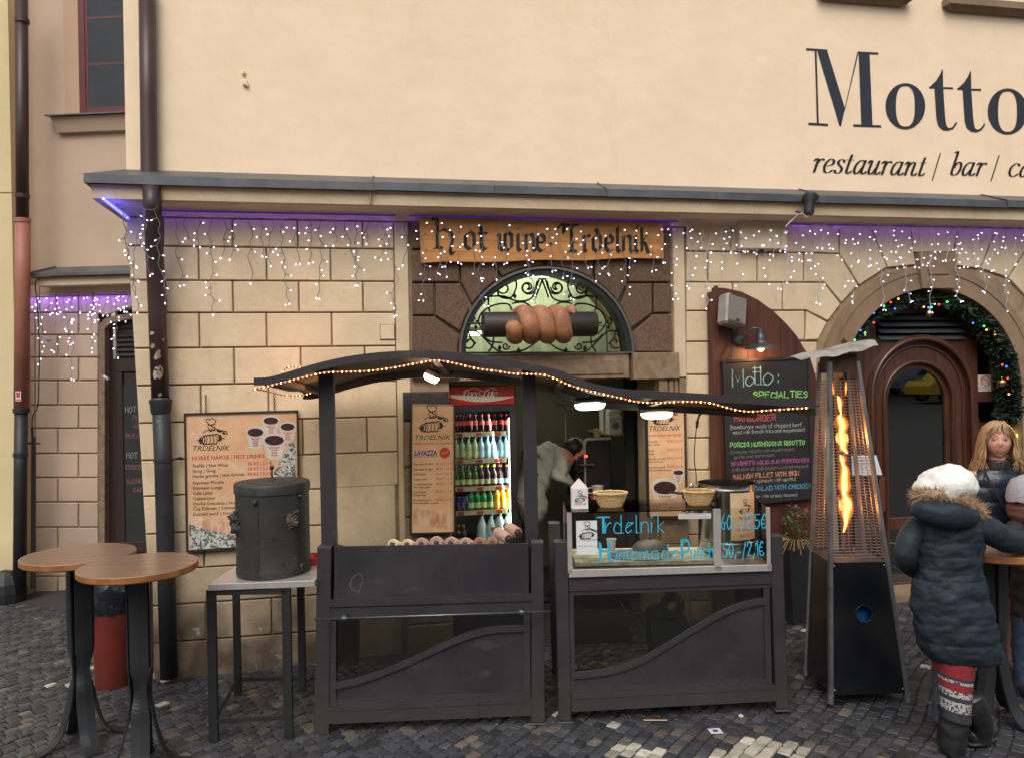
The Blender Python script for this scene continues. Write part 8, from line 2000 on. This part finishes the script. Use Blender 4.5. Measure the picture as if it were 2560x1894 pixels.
def fuzz(mb,pts,r,cnt,ln,wid=.0025,squash=1,droop=0):
    C=cr(pts,8)
    for k in range(cnt):
        i=random.random()*(len(C)-1.001); j=int(i); p=C[j]+(C[j+1]-C[j])*(i-j); t=(C[j+1]-C[j]).normalized()
        d=Vector((R(-1,1),R(-1,1),R(-1,1))); d=(d-t*d.dot(t)*.8).normalized(); d.z *= squash; o=p+d*r*R(.3,.9); e=o+(d+t*R(-.4,.4)).normalized()*ln*R(.5,1.1)+Vector((0,0,-droop*R(0,1))); s_=d.cross(Vector((R(-1,1),R(-1,1),R(-1,1)))).normalized()*wid; mb.poly([o-s_,o+s_,e])
M['skin']=mat('skin',(.55,.29,.21),(.50,.24,.18),18,.5,coord='obj',spec=.4)
M['skin_face']=mat('skin_face',(.58,.32,.24),(.56,.24,.18),9,.48,coord='obj',spec=.4,contrast=(.45,.75))
M['navycoat']=mat('navy_coat',(.013,.024,.036),(.009,.016,.025),9,.66,coord='obj',spec=.4,bump=.006,bscale=24,stretch=(1,1,1.6))
M['navyshine']=mat('navy_shiny_coat',(.008,.012,.024),(.014,.02,.036),9,.36,coord='obj',bump=.005,bscale=26,stretch=(1,1,1.6))
M['fur']=mat('coyote_fur',(.30,.18,.10),(.5,.35,.22),70,.8,coord='obj',contrast=(.4,.6))
M['hatwool']=mat('white_wool',(.85,.84,.80),(.7,.69,.64),40,.9,coord='obj',bump=.004,bscale=90)
M['hair']=mat('blonde_hair',(.50,.33,.16),(.24,.145,.07),40,.45,coord='obj',contrast=(.35,.65),stretch=(2,2,.4))
M['jeans']=mat('blue_jeans',(.018,.032,.07),(.03,.05,.10),30,.8,coord='obj')
M['boot']=mat('black_boot',(.012,.013,.015),(.022,.023,.026),14,.45,coord='obj',bump=.002,bscale=40)
def head_mesh(mb,c,s=1.0,yaw=0):
    """a head facing -y with brow, eye sockets, nose, lips, chin"""
    n,k_=44,34; rows=[]; g=lambda x,z,cx,cz,wx,wz: math.exp(-((x-cx)/wx) ** 2-((z-cz)/wz) ** 2)
    Rz=Matrix.Rotation(yaw,3,'Z'); mb.smooth=True
    for j in range(k_+1):
        t=PI*j/k_; row=[]
        for i in range(n):
            a=2*PI*i/n; x=.074*math.sin(t)*math.cos(a); y=.092*math.sin(t)*math.sin(a); z=-.112*math.cos(t)
            if z <-.02: f=(-.02-z)/.092; x *= 1-.30*f ** 1.6; y *= 1-(.10*f if y < 0 else .42*f)
            if y < 0:
                fr_=min(1,-y/.05); d=.017*g(x,z,0,-.016,.0085,.016)+.009*g(x,z,0,.008,.008,.03)-.009*(g(x,z,.031,.014,.017,.011)+g(x,z,-.031,.014,.017,.011))+.004*g(x,z,0,.036,.05,.010)+.006*g(x,z,0,-.053,.022,.009)+.009*g(x,z,0,-.092,.02,.014)+.005*(g(x,z,.042,-.02,.018,.02)+g(x,z,-.042,-.02,.018,.02))-.004*g(x,z,0,-.070,.02,.006); y -= d*fr_
            row.append(c+Rz @ Vector((x,y,z))*s)
        rows.append(mb.vs(row))
    for A,B in zip(rows,rows[1:]):
        for i in range(n): mb.face((A+i,A+(i+1) % n,B+(i+1) % n,B+i))
def ear(mb,c,s): mb.sphere(c,.026*s,8,6,(.35,.6,1.1))
def hand_parts(parent,wrist,d,up,s=1.0,name='hand',mt=None):
    """palm, four unequal curled fingers and a thumb"""
    d=Vector(d).normalized(); up=Vector(up); up=(up-d*up.dot(d)).normalized(); sd=d.cross(up); w=Vector(wrist)
    V=[w,w+d*.04*s,w+d*.085*s]; E=[(0,1),(1,2)]; Rr=[(.022*s,.016*s),(.034*s,.015*s),(.036*s,.014*s)]
    for k,L in enumerate((.062,.072,.068,.052)):
        o=(k-1.5)*.019*s; b=len(V); p=w+d*.088*s+sd*o; V += [p,p+d*L*.5*s-up*.006*s,p+d*L*.85*s-up*.022*s,p+d*L*.95*s-up*.04*s]; E += [(2,b),(b,b+1),(b+1,b+2),(b+2,b+3)]; Rr += [.0095*s,.009*s,.008*s,.0065*s]
    b=len(V); V += [w+d*.03*s-sd*.032*s,w+d*.06*s-sd*.05*s-up*.012*s,w+d*.085*s-sd*.048*s-up*.024*s]; E += [(1,b),(b,b+1),(b+1,b+2)]; Rr += [.012*s,.0105*s,.008*s]
    return body_part(name,skin_mesh(V,E,Rr,1),mt or M['skin'],parent)
# ---- woman seen from behind, white hat
def BZ(x,y): return (2260+x/2.78,1300+y/2.78)
PF=stall_frame(2392,1885,4.27)
wo1=thing('person','woman from behind in a white puffy hat, navy quilted coat and patterned leggings','person',PF.loc,PF.rz)
def pp(px,py,y=0): return PF.at(px,py,y=y)
def rg(xl,xr,py,dy=.0,dep=.72,yy=None):
    a,b=pp(xl,py,dy),pp(xr,py,dy); rx=(b.x-a.x)/2; return ((a.z+b.z)/2,(a.x+b.x)/2,dy,rx,rx*dep)
# body: one skin mesh
hipz=pp(2390,1520).z; V=[pp(2388,1520),pp(2378,1430),pp(2372,1340),pp(2370,1290),pp(2368,1255),pp(2366,1215),  # pelvis..head
 pp(2300,1310),pp(2268,1385,-.02),pp(2290,1425,.18),pp(2330,1420,.3),
 pp(2440,1315),pp(2520,1368,.03),pp(2580,1352,.25),pp(2600,1340,.33),
 pp(2370,1540,.0),pp(2376,1690,.0),pp(2378,1860,.02),
 pp(2412,1540,0),pp(2398,1715,-.03),pp(2452,1830,.08)]
E=[(0,1),(1,2),(2,3),(3,4),(4,5),(2,6),(6,7),(7,8),(8,9),(2,10),(10,11),(11,12),(12,13),(0,14),(14,15),(15,16),(0,17),(17,18),(18,19)]
Rd=[(.13,.1),(.11,.08),(.13,.08),.05,.045,(.07,.085),.05,.04,.035,.03,.05,.04,.035,.03,.075,.05,.04,.075,.05,.04]
body_part('body',skin_mesh(V,E,Rd,2),M['skin'],wo1)
rings=[rg(2338,2497,1650,0,.62),rg(2318,2500,1640,0,.64),rg(2297,2492,1600,0,.68),rg(2288,2480,1545,0,.7),rg(2283,2466,1500,0,.72),rg(2286,2457,1460,0,.72),rg(2292,2451,1424,0,.68),rg(2290,2452,1385,0,.68),rg(2284,2456,1345,0,.64),rg(2283,2460,1315,0,.6),rg(2300,2448,1292,0,.6),rg(2335,2415,1272,0,.75)]
sm_=[pp(2370,y).z for y in (1640,1595,1545,1492,1440,1432,1424,1416,1382,1348,1310)]
m=loft(rings,sm_,.010,64,.0065,1,pinch=.032);
m.smooth=True
sleeve(m,[pp(2302,1312,0),pp(2275,1345,-.01),pp(2264,1392,-.01),pp(2282,1418,.12),pp(2310,1420,.22)],[.066,.062,.056,.052,.045],.075,.04,seed=4)
sleeve(m,[pp(2425,1312,0),pp(2470,1325,-.01),pp(2525,1352,.02),pp(2572,1350,.16),pp(2595,1342,.27)],[.074,.074,.066,.058,.048],.085,.04,seed=9)
part('coat',m,M['navycoat'],wo1)
m=MB(); c=pp(2364,1283,-.10); m.smooth=True; m.sphere(c,.1,30,18,(1.72,.85,.74)); b0=0
for i in range(len(m.v)):
    v=Vector(m.v[i]); f=abs(math.sin((v.x-c.x)*20+(v.z-c.z)*26))*.007; v += Vector([_noise.noise(v*16+Vector((k*9,0,0))) for k in range(3)])*.012; v.z +=-.12*(v.x-c.x); m.v[i]=tuple(v+(v-c).normalized()*f)
part('hood',m,M['navycoat'],wo1)
fpts=[pp(*B7(x,y),d_) for x,y,d_ in ((603,445,.02),(640,436,-.05),(700,432,-.1),(770,440,-.1),(830,458,-.1),(880,488,-.08),(915,525,-.04))]
random.seed(23); m=MB(); m.smooth=True; m.tube(cr(fpts,6),.026,10); m.smooth=False; fuzz(m,fpts,.03,3200,.042,.0016); part('fur_trim',m,M['fur'],wo1)
hc=pp(2364,1205,0); m=MB(); m.smooth=True; m.sphere(hc+Vector((0,0,-.01)),.1,60,40,(1.58,1.4,.98))
for i in range(len(m.v)):
    v=Vector(m.v[i]); d=v-hc; v.z += .010*math.sin((v.x-hc.x)*22)+.014*_noise.noise(v*9); v += d.normalized()*(.008*_noise.noise(v*20)+.0025*abs(math.sin(v.x*90+v.z*50)))
    if v.x < hc.x-.1: v.z -= .02
    m.v[i]=tuple(v)
part('knit_hat',m,M['hatwool'],wo1)
# leggings: knitted bands
lgm=[mat('knit_red',(.34,.015,.02),(.15,.02,.025),90,.9,coord='obj'),mat('knit_dark',(.02,.022,.035),(.05,.05,.06),90,.9,coord='obj'),mat('knit_white',(.42,.40,.38),(.05,.05,.07),75,.9,coord='obj',contrast=(.5,.56),detail=1),mat('knit_grey',(.3,.3,.32),(.5,.5,.5),80,.9,coord='obj')]
zb2=[pp(*BZ(300,y)).z for y in (960,1060,1075,1095,1150,1190,1225,1300)]
def band(z):
    k=sum(1 for q in zb2 if z < q); return {0: 0,1: 0,2: 1,3: 2,4: 0,5: 2,6: 1,7: 2}.get(k,1)
m=loft([rg(2355,2423,1800,-.03,.9),rg(2352,2425,1745,-.03,.9),rg(2350,2428,1700,-.03,.9),rg(2345,2432,1650,-.03,.9),rg(2340,2438,1600,0,.9)],(),0,30,.002,5,mats_=band); m.v=[(x,y,z+(x-pp(2390,1700).x)*-.22) for x,y,z in m.v]; part('leggings',m,lgm,wo1)
m=loft([rg(2333,2372,1800,.03,.9),rg(2332,2380,1700,.03,.9),rg(2332,2390,1640,.03,.9)],(),0,24,.002,6,mats_=lambda z: 0 if z > pp(2350,1668).z else 1); part('leggings',m,lgm,wo1,label='far leg in the same patterned leggings')
def boot(shaft,radii,heel,toe,cuff=True):
    m=MB(); m.smooth=True; sleeve(m,shaft,radii,.09,.07,22,seed=R(0,9),wr=.006); a,b=Vector(heel),Vector(toe); d=b-a
    C=[a-d*.12,a,a+d*.3,a+d*.6,a+d*.9,b]; m.tube(cr([c+Vector((0,0,.045)) for c in C],5),[x.x for x in cr([(r,0,0) for r in (.02,.046,.052,.046,.04,.015)],5)],16,flat=.9)
    bt=part('boot',m,M['boot'],wo1)
    m=MB(); m.smooth=True; m.tube(cr([c+Vector((0,0,.008)) for c in C],5),[x.x for x in cr([(r,0,0) for r in (.025,.046,.05,.046,.04,.02)],5)],14,flat=.28); part('sole',m,mat('boot_sole',(.05,.04,.03),(.02,.02,.02),20,.7),bt)
    if cuff:
        m=MB(); p=Vector(shaft[0]); random.seed(3); fuzz(m,[p+Vector((radii[0]*.9*math.cos(a_),radii[0]*.9*math.sin(a_),-.03)) for a_ in [k*PI/6 for k in range(13)]],.02,1200,.03,.0015); part('fluffy_cuff',m,M['black'],bt)
zg=pp(2390,1893).z
boot([pp(2388,1752,0),pp(2383,1790,0),pp(2381,1840,0),pp(2380,1880,0)],[.086,.080,.074,.062],(pp(2378,1890).x,-.02,zg),(pp(2400,1890).x+.02,.2,zg))
boot([pp(2426,1738,-.02),pp(2442,1775,.0),pp(2452,1815,.05),pp(2452,1850,.08)],[.056,.062,.060,.052],(pp(2424,1880,.06).x,.06,zg+.045),(pp(2492,1874,.1).x,.12,zg+.055),False)
hand_parts(wo1,pp(2597,1341,.3),(1,.5,-.1),(0,0,1))
hand_parts(wo1,pp(2318,1420,.26),(.7,.6,-.1),(0,0,1))
# ---- blonde woman facing the street
def HZ(x,y): return (2240+x/5.1625,1020+y/5.1625)
QF=stall_frame(2492,1690,5.25)
wo2=thing('person','blonde woman facing the street in a shiny dark quilted jacket and jeans','person',QF.loc,QF.rz)
def qq(px,py,y=0): return QF.at(px,py,y=y)
def rq(xl,xr,py,dy=0,dep=.7): a,b=qq(xl,py,dy),qq(xr,py,dy); rx=(b.x-a.x)/2; return ((a.z+b.z)/2,(a.x+b.x)/2,dy,rx,rx*dep)
hcp=qq(*HZ(1308,415)); hcz=hcp; HY=rad(-22)
V=[qq(2492,1400),qq(2492,1300),qq(2492,1215),qq(2493,1165),hcp+Vector((0,.01,-.05)),hcp+Vector((0,.015,0)),
 qq(2430,1195),qq(2408,1290),qq(2440,1345,-.15),qq(2555,1195),qq(2578,1290),qq(2550,1345,-.15),
 qq(2470,1430),qq(2476,1550),qq(2480,1660),qq(2515,1430),qq(2512,1550),qq(2510,1660)]
E=[(0,1),(1,2),(2,3),(3,4),(4,5),(2,6),(6,7),(7,8),(2,9),(9,10),(10,11),(0,12),(12,13),(13,14),(0,15),(15,16),(16,17)]
Rd=[(.14,.1),(.12,.09),(.14,.09),.055,.05,.07,.06,.045,.035,.06,.045,.035,.08,.055,.045,.08,.055,.045]
body_part('body',skin_mesh(V,E,Rd,2),M['skin'],wo2)
m=MB(); head_mesh(m,hcp,1.1,HY); hm=part('head',m,M['skin_face'],wo2)
def fc(x,z,y=0): return hcp+(Matrix.Rotation(HY,3,'Z') @ Vector((x,-.092-y,z)))*1.1
for s in (-1,1):
    m=MB(); m.smooth=True; m.sphere(fc(s*.031,.013,-.015),.0135,12,8,(1,.8,.66)); ey=part('eye',m,mat('eye_white',(.45,.40,.38),None,rough=.3),hm)
    m=MB(); m.smooth=True; m.sphere(fc(s*.031-.002,.0125,-.0045),.0066,10,6,(1,.5,1)); part('iris',m,mat('iris_grey',(.06,.08,.09),None,rough=.2),ey)
    m=MB(); m.smooth=True; m.tube(cr([fc(s*.017,.014,-.003),fc(s*.031,.0225,.0),fc(s*.045,.015,-.007)],4),.0011,5); part('eyelid',m,mat('lash_brown',(.05,.03,.025),None),hm)
    m=MB(); m.smooth=True; m.tube(cr([fc(s*.014,.037,.0),fc(s*.03,.044,-.001),fc(s*.05,.037,-.014)],4),.0016,5,flat=.6); part('eyebrow',m,mat('brow_brown',(.30,.18,.10),None),hm)
lipm=mat('lips',(.44,.15,.13),None,rough=.4)
m=MB(); m.smooth=True; m.tube(cr([fc(-.026,-.051,-.010),fc(-.012,-.047,.003),fc(0,-.049,.005),fc(.012,-.047,.003),fc(.026,-.051,-.010)],4),[.001]+[.0022]*15+[.001],6); m.tube(cr([fc(-.024,-.053,-.008),fc(0,-.060,.004),fc(.024,-.053,-.008)],6),[.001]+[.003]*11+[.001],6); part('lips',m,lipm,hm)
m=MB(); m.smooth=True; m.tube([fc(-.02,-.0525,-.0035),fc(0,-.0535,.0065),fc(.02,-.0525,-.0035)],.0013,5); part('mouth_line',m,mat('mouth_dark',(.08,.015,.015),None),hm)
# hair
random.seed(31); m=MB(); m.smooth=True; hair=[]
m.sphere(hcp+Vector((.0,.028,.022)),.098,26,16,(.98,1.0,1.12))
for k in range(330):
    side=random.choice((-1,1)); f=R(0,1); y0=R(-.085,.09)
    top_=hcp+Vector((.012+side*R(0,.03),y0*.8,.128-abs(y0)*.35+R(-.004,.004)))
    w=.088+R(-.006,.012); ln=R(.17,.235) if side < 0 else R(.15,.2); yk=y0*.9+R(-.01,.01)
    if y0 <-.05: w *= .98
    mid1=hcp+Vector((side*w*.68,yk*1.08-.01,.085)); mid2=hcp+Vector((side*w,yk,.0+R(-.01,.01))); low=hcp+Vector((side*(w+R(-.004,.022)),yk*.9+R(-.02,.01),-.1)); end=hcp+Vector((side*(w+R(-.03,.075)),yk*.7-.02+R(-.03,.02),-ln))
    m.tube(cr([top_,mid1,mid2,low,end],4),[x.x for x in cr([(.004,0,0),(.0052,0,0),(.0055,0,0),(.005,0,0),(.0012,0,0)],4)],4,cap=False)
for k in range(70):   # loose strands
    side=random.choice((-1,1)); a=R(.05,.11); m.tube(cr([hcp+Vector((side*.05,R(-.06,.05),.1)),hcp+Vector((side*(.095+R(0,.015)),R(-.06,.03),0)),hcp+Vector((side*(.11+R(0,.04)),R(-.07,.02),-.13)),hcp+Vector((side*(.11+R(0,.08)),R(-.08,.02),-R(.2,.29)))],4),.0013,3,cap=False)
for k in range(60):   # fringe
    x=R(-.06,.06); m.tube(cr([hcp+Vector((.012,-.05,.125)),hcp+Vector((x*.6+.006,-.088,.108)),hcp+Vector((x,-.101+abs(x)*.3,.068)),hcp+Vector((x*1.25,-.094+abs(x)*.5,.040+R(-.012,.01)-abs(x)*.3))],4),.0034,4,cap=False)
m.v=[tuple(hcp+Matrix.Rotation(HY*.9,3,'Z') @ (Vector(v)-hcp)) for v in m.v]; part('hair',m,M['hair'],wo2)
rings=[rq(2425,2565,1455,0,.62),rq(2422,2568,1400,0,.64),rq(2424,2566,1340,0,.6),rq(2420,2568,1280,0,.6),rq(2414,2574,1225,0,.58),rq(2420,2568,1190,0,.56),rq(2445,2545,1170,0,.7)]
m=loft(rings,[qq(2490,y).z for y in (1450,1415,1380,1345,1310,1280,1248,1212,1182)],.03,44,.003,11,pinch=.03)
sleeve(m,[qq(2440,1192,0),qq(2412,1240,0),qq(2405,1300,0),qq(2425,1345,-.12),qq(2448,1350,-.2)],[.07,.07,.062,.055,.045],.07,.12,seed=3)
sleeve(m,[qq(2545,1192,0),qq(2578,1240,0),qq(2585,1300,0),qq(2562,1345,-.12),qq(2545,1350,-.2)],[.07,.07,.062,.055,.045],.07,.12,seed=7)
part('jacket',m,M['navyshine'],wo2)
m=MB(); m.smooth=True; cc=qq(2493,1163); m.lathe([(.088,-.06),(.094,-.02),(.09,.02),(.082,.045),(.07,.04)],cc,28); random.seed(6); m.smooth=False; fuzz(m,[cc+Vector((.085*math.cos(a),.085*math.sin(a),.0)) for a in [k*PI/8 for k in range(17)]],.03,1500,.028,.0015); part('collar',m,M['black'],wo2)
m=MB(); a,b=qq(*HZ(1160,860),-.13),qq(*HZ(1430,1330),-.16); m.tube([qq(2462,1172,-.02),a,(a+b)/2+Vector((0,-.01,0)),b,qq(2535,1330,-.1)],.009,4,flat=.4); part('shoulder_strap',m,M['black'],wo2)
m=loft([rq(2470,2500,1672,0,1.0),rq(2466,2500,1600,0,1.0),rq(2460,2500,1520,0,1),rq(2450,2502,1430,0,.9)],(),0,24,.004,2); part('jeans_leg',m,M['jeans'],wo2)
m=loft([rq(2494,2523,1672,.05,1.0),rq(2492,2524,1600,.04,1.0),rq(2490,2528,1520,.02,1),rq(2490,2540,1430,0,.9)],(),0,24,.004,3); part('jeans_leg',m,M['jeans'],wo2)
zq=0.0
for x,yy in ((2484,-.02),(2509,.03)):
    p=qq(x,1670,yy); m=MB(); m.smooth=True; m.tube(cr([Vector((p.x,p.y+.08,.04)),Vector((p.x,p.y,.05)),Vector((p.x,p.y-.1,.035)),Vector((p.x,p.y-.16,.028))],4),[x_.x for x_ in cr([(.035,0,0),(.045,0,0),(.042,0,0),(.02,0,0)],4)],12); part('shoe',m,M['boot'],wo2)
hand_parts(wo2,qq(2448,1350,-.2),(.4,-1,-.1),(0,0,1)); hand_parts(wo2,qq(2545,1350,-.2),(-.5,-1,-.1),(0,0,1))
# ---- third person cut by the right edge
TF=stall_frame(2608,1740,4.95)
wo3=thing('person','person at the right edge in a pale grey knit hat, brown scarf and dark coat','person',TF.loc,TF.rz)
def tp(px,py,y=0): return TF.at(px,py,y=y)
def rt_(xl,xr,py,dy=0,dep=.75): a,b=tp(xl,py,dy),tp(xr,py,dy); rx=(b.x-a.x)/2; return ((a.z+b.z)/2,(a.x+b.x)/2,dy,rx,rx*dep)
hc3=tp(2572,1232)
V=[tp(2605,1480),tp(2602,1380),tp(2590,1310),tp(2578,1270),hc3,tp(2550,1320),tp(2525,1365,-.03),tp(2530,1365,-.25),tp(2650,1320),tp(2670,1400),tp(2620,1390,-.25),tp(2580,1500),tp(2560,1620),tp(2556,1725),tp(2630,1500),tp(2635,1620),tp(2640,1725)]
E=[(0,1),(1,2),(2,3),(3,4),(2,5),(5,6),(6,7),(2,8),(8,9),(9,10),(0,11),(11,12),(12,13),(0,14),(14,15),(15,16)]
body_part('body',skin_mesh(V,E,[(.13,.1),(.12,.09),(.13,.09),.055,.075,.06,.045,.035,.06,.045,.035,.08,.055,.045,.08,.055,.045],2),M['skin'],wo3)
m=MB(); head_mesh(m,hc3+Vector((0,.0,-.02)),.95,rad(75)); part('head',m,M['skin_face'],wo3)
m=MB(); m.smooth=True; m.lathe([(.118,-.05),(.122,-.02),(.116,.03),(.09,.085),(.045,.112),(0,.118)],hc3+Vector((0,0,.0)),28,None)
m.v=[tuple(Vector(v)+Vector([_noise.noise(Vector(v)*14+Vector((k*5,0,0))) for k in range(3)])*.014) for v in m.v]; part('knit_hat',m,mat('grey_wool',(.34,.35,.40),(.28,.29,.33),60,.9,coord='obj',bump=.003,bscale=90),wo3)
m=MB(); m.smooth=True; cc=tp(2575,1275); m.lathe([(.10,-.06),(.125,-.03),(.12,.0),(.125,.02),(.105,.05),(.09,.04)],cc,24); m.v=[tuple(Vector(v)+Vector([_noise.noise(Vector(v)*20+Vector((k*5,0,0))) for k in range(3)])*.02) for v in m.v]; part('scarf',m,mat('brown_scarf',(.13,.06,.045),(.09,.04,.03),30,.9,coord='obj'),wo3)
m=loft([rt_(2535,2680,1560,0,.6),rt_(2530,2680,1480,0,.62),rt_(2535,2675,1400,0,.62),rt_(2532,2672,1340,0,.6),rt_(2545,2655,1300,0,.6)],(),0,36,.006,12)
sleeve(m,[tp(2560,1308,0),tp(2532,1335,0),tp(2525,1380,-.06),tp(2545,1385,-.22)],[.065,.065,.06,.045],.5,.02,seed=3); part('coat',m,mat('dark_coat',(.014,.014,.017),(.022,.02,.022),14,.8,coord='obj'),wo3)
for x0,x1 in ((2532,2580),(2600,2650)):
    m=loft([rt_(x0+8,x1-4,1735,0,1.0),rt_(x0+2,x1,1640,0,1.0),rt_(x0,x1+4,1540,0,1)],(),0,24,.004,2); part('trouser_leg',m,M['jeans'] if x0 < 2590 else M['jeans'],wo3)
    p=tp((x0+x1)/2,1735); m=MB(); m.smooth=True; m.tube(cr([Vector((p.x,.1,.04)),Vector((p.x,0,.05)),Vector((p.x,-.1,.035)),Vector((p.x,-.16,.028))],4),[x_.x for x_ in cr([(.035,0,0),(.045,0,0),(.042,0,0),(.02,0,0)],4)],12); part('shoe',m,M['boot'],wo3)
hand_parts(wo3,tp(2545,1385,-.22),(-.2,-1,-.1),(0,0,1),mt=M['skin'])
# ---- cook bending over inside the kiosk
ck=thing('person','cook in a pale jacket bending over inside the kiosk beside the coffee machine','person',(W.at(1345,1300,y=1.05).x,1.05,0))
O=ck.location
def kk_(px,py,y=0): q=W.at(px,py,y=1.05+y); return Vector((q.x-O.x,y,q.z-O.z))
V=[kk_(1325,1180),kk_(1345,1150),kk_(1380,1138),kk_(1412,1140),kk_(1432,1142),kk_(1442,1138),kk_(1405,1155,-.17),kk_(1398,1192,-.2),kk_(1432,1208,-.12),kk_(1405,1150,.17),kk_(1410,1190,.2),kk_(1440,1205,.1),kk_(1325,1250,-.09),kk_(1328,1330,-.09),kk_(1328,1330,-.09)+Vector((-.02,0,-.35)),kk_(1325,1250,.1),kk_(1320,1330,.1),kk_(1320,1330,.1)+Vector((-.02,0,-.35))]
E=[(0,1),(1,2),(2,3),(3,4),(4,5),(3,6),(6,7),(7,8),(3,9),(9,10),(10,11),(0,12),(12,13),(13,14),(0,15),(15,16),(16,17)]
body_part('body',skin_mesh(V,E,[.13,.13,.13,.12,.05,.085,.055,.045,.035,.055,.045,.035,.085,.065,.05,.085,.065,.05],2),M['skin'],ck)
V2=[kk_(1325,1185),kk_(1345,1155),kk_(1380,1145),kk_(1412,1148),kk_(1402,1160,-.17),kk_(1396,1192,-.2),kk_(1426,1206,-.13),kk_(1408,1160,.17),kk_(1412,1190,.2),kk_(1436,1203,.1),kk_(1326,1240),kk_(1333,1310)]
E2=[(0,1),(1,2),(2,3),(3,4),(4,5),(5,6),(3,7),(7,8),(8,9),(0,10),(10,11)]
jk=mat('cook_white',(.42,.42,.36),(.36,.36,.30),5,.8,coord='obj',bump=.004,bscale=14)
jme=skin_mesh(V2,E2,[.165,.17,.17,.15,.085,.07,.052,.085,.07,.052,.16,.15],3)
for v in jme.vertices: v.co += Vector([_noise.noise(v.co*9+Vector((k*7,0,0))) for k in range(3)])*.03+v.normal*.012*abs(math.sin(v.co.x*30+v.co.z*22+4*_noise.noise(v.co*5)))
body_part('jacket',jme,jk,ck)
m=MB(); head_mesh(m,kk_(1440,1122),1.0,rad(90)); part('head',m,M['skin_face'],ck)
m=MB(); m.smooth=True; m.sphere(kk_(1437,1119)+Vector((-.01,0,.01)),.1,18,12,(.95,.92,.95)); m.v=[tuple(Vector(v)+Vector((0,0,1))*.02*_noise.noise(Vector(v)*30)) for v in m.v]; part('hair',m,M['black'],ck)
m=MB(); p=kk_(1332,1180,-.17); m.box(p.x-.06,p.x+.05,-.19,-.165,p.z-.03,p.z-.005); part('apron_string',m,M['black'],ck)
hand_parts(ck,kk_(1432,1208,-.12),(1,0,-.5),(0,0,1)); hand_parts(ck,kk_(1440,1205,.1),(1,0,-.5),(0,0,1))
for yy in (-.09,.1): p=kk_(1325,1330,yy); m=MB(); m.smooth=True; m.tube(cr([Vector((p.x-.08,yy,.04)),Vector((p.x,yy,.05)),Vector((p.x+.12,yy,.035)),Vector((p.x+.18,yy,.03))],4),[x_.x for x_ in cr([(.035,0,0),(.045,0,0),(.042,0,0),(.02,0,0)],4)],12); part('shoe',m,M['boot'],ck)
# ================================================================= ACROSS THE STREET (mirrored in the door glass)
om=mat('opposite_plaster',(.42,.38,.30),(.36,.32,.26),2,.9)
for k,(x0,x1,hh,lab) in enumerate(((-46,-19,16,'grey-beige house across the street, left of the middle one'),(-18.98,8,17.5,'grey-beige house straight across the street'),(8.02,50,16,'grey-beige house across the street to the right'))):
    t=thing('opposite_house',lab,'building',((x0+x1)/2,-36,0)); w=(x1-x0)/2
    m=MB(); m.box(-w,w,-8,0,-1,hh); part('wall',m,om,t)
    m=MB(); m.box(-w,w,0,.4,hh-.4,hh); part('cornice',m,M['archstone'],t)
    for f in range(4):
        for i in range(9):
            x=-w+(i+.5)*2*w/9; z=1.2+f*3.1; m=MB(); m.box(x-.55,x+.55,.001,.06,z,z+1.9); wn=part('window',m,M['white'],t); m=MB(); m.box(x-.45,x+.45,.061,.07,z+.1,z+1.8); part('pane',m,M['darkglass'],wn)
def car(lab,x,y,col,rz=0):
    t=thing('parked_car',lab,'car',(x,y,gz(x)),rz); cm_=mat('car_paint',col,None,rough=.25,coat=.6)
    prof=[(-2.1,.35),(-2.12,.7),(-1.9,.9),(-1.2,.98),(-.75,1.42),(.55,1.45),(1.15,1.0),(1.95,.88),(2.12,.6),(2.1,.35)]
    m=MB(); m.prism(prof,-.82,.82,0); part('body',m,cm_,t)
    m=MB(); m.prism([(-1.08,1.0),(-.68,1.36),(.5,1.38),(.98,1.02)],-.83,.83,0); part('side_window',m,M['darkglass'],t)
    for sx in (-1.3,1.3):
        for sy in (-.75,.75):
            Mw=Matrix.Translation((sx,sy,.33)) @ Matrix.Rotation(PI/2,4,'X'); m=MB(); m.smooth=True; m.lathe([(.2,-.11),(.31,-.11),(.33,-.09),(.33,.09),(.31,.11),(.2,.11)],(0,0,0),24,Mw); wh=part('tyre',m,M['boot'],t); m=MB(); m.smooth=True; m.lathe([(0,-.1),(.2,-.105),(.2,.105),(0,.1)],(0,0,0),16,Mw); part('rim',m,M['alu'],wh)
    for sy in (-.6,.6): m=MB(); m.bbox(2.0,2.13,sy-.15,sy+.15,.62,.78,.02); part('headlight',m,M['bulb_sleeve'],t)
def mirrored(px,py,yy):
    p=W.at(px,py,y=YDR+.05); d=p-CAM; d.y=-d.y; return p+d*((yy-p.y)/d.y)
ca_,cb_=mirrored(2400,1045,-24),mirrored(2315,975,-31)
car('yellow car parked across the street, mirrored in the door glass',ca_.x,-24,(.6,.4,.02)); car('silver car parked across the street, mirrored in the door glass',cb_.x,-31,(.2,.21,.22),.05)
m=MB()
for k in range(5): m.hexa([(4,-11-k*1.1,gz(4)-.018),(18,-11-k*1.1,gz(18)-.018),(18,-10.5-k*1.1,gz(18)-.018),(4,-10.5-k*1.1,gz(4)-.018),(4,-11-k*1.1,gz(4)-.014),(18,-11-k*1.1,gz(18)-.014),(18,-10.5-k*1.1,gz(18)-.014),(4,-10.5-k*1.1,gz(4)-.014)])
z_=part('road_marking',m,mat('road_white',(.5,.5,.48),None,rough=.8),ground,kind='stuff')
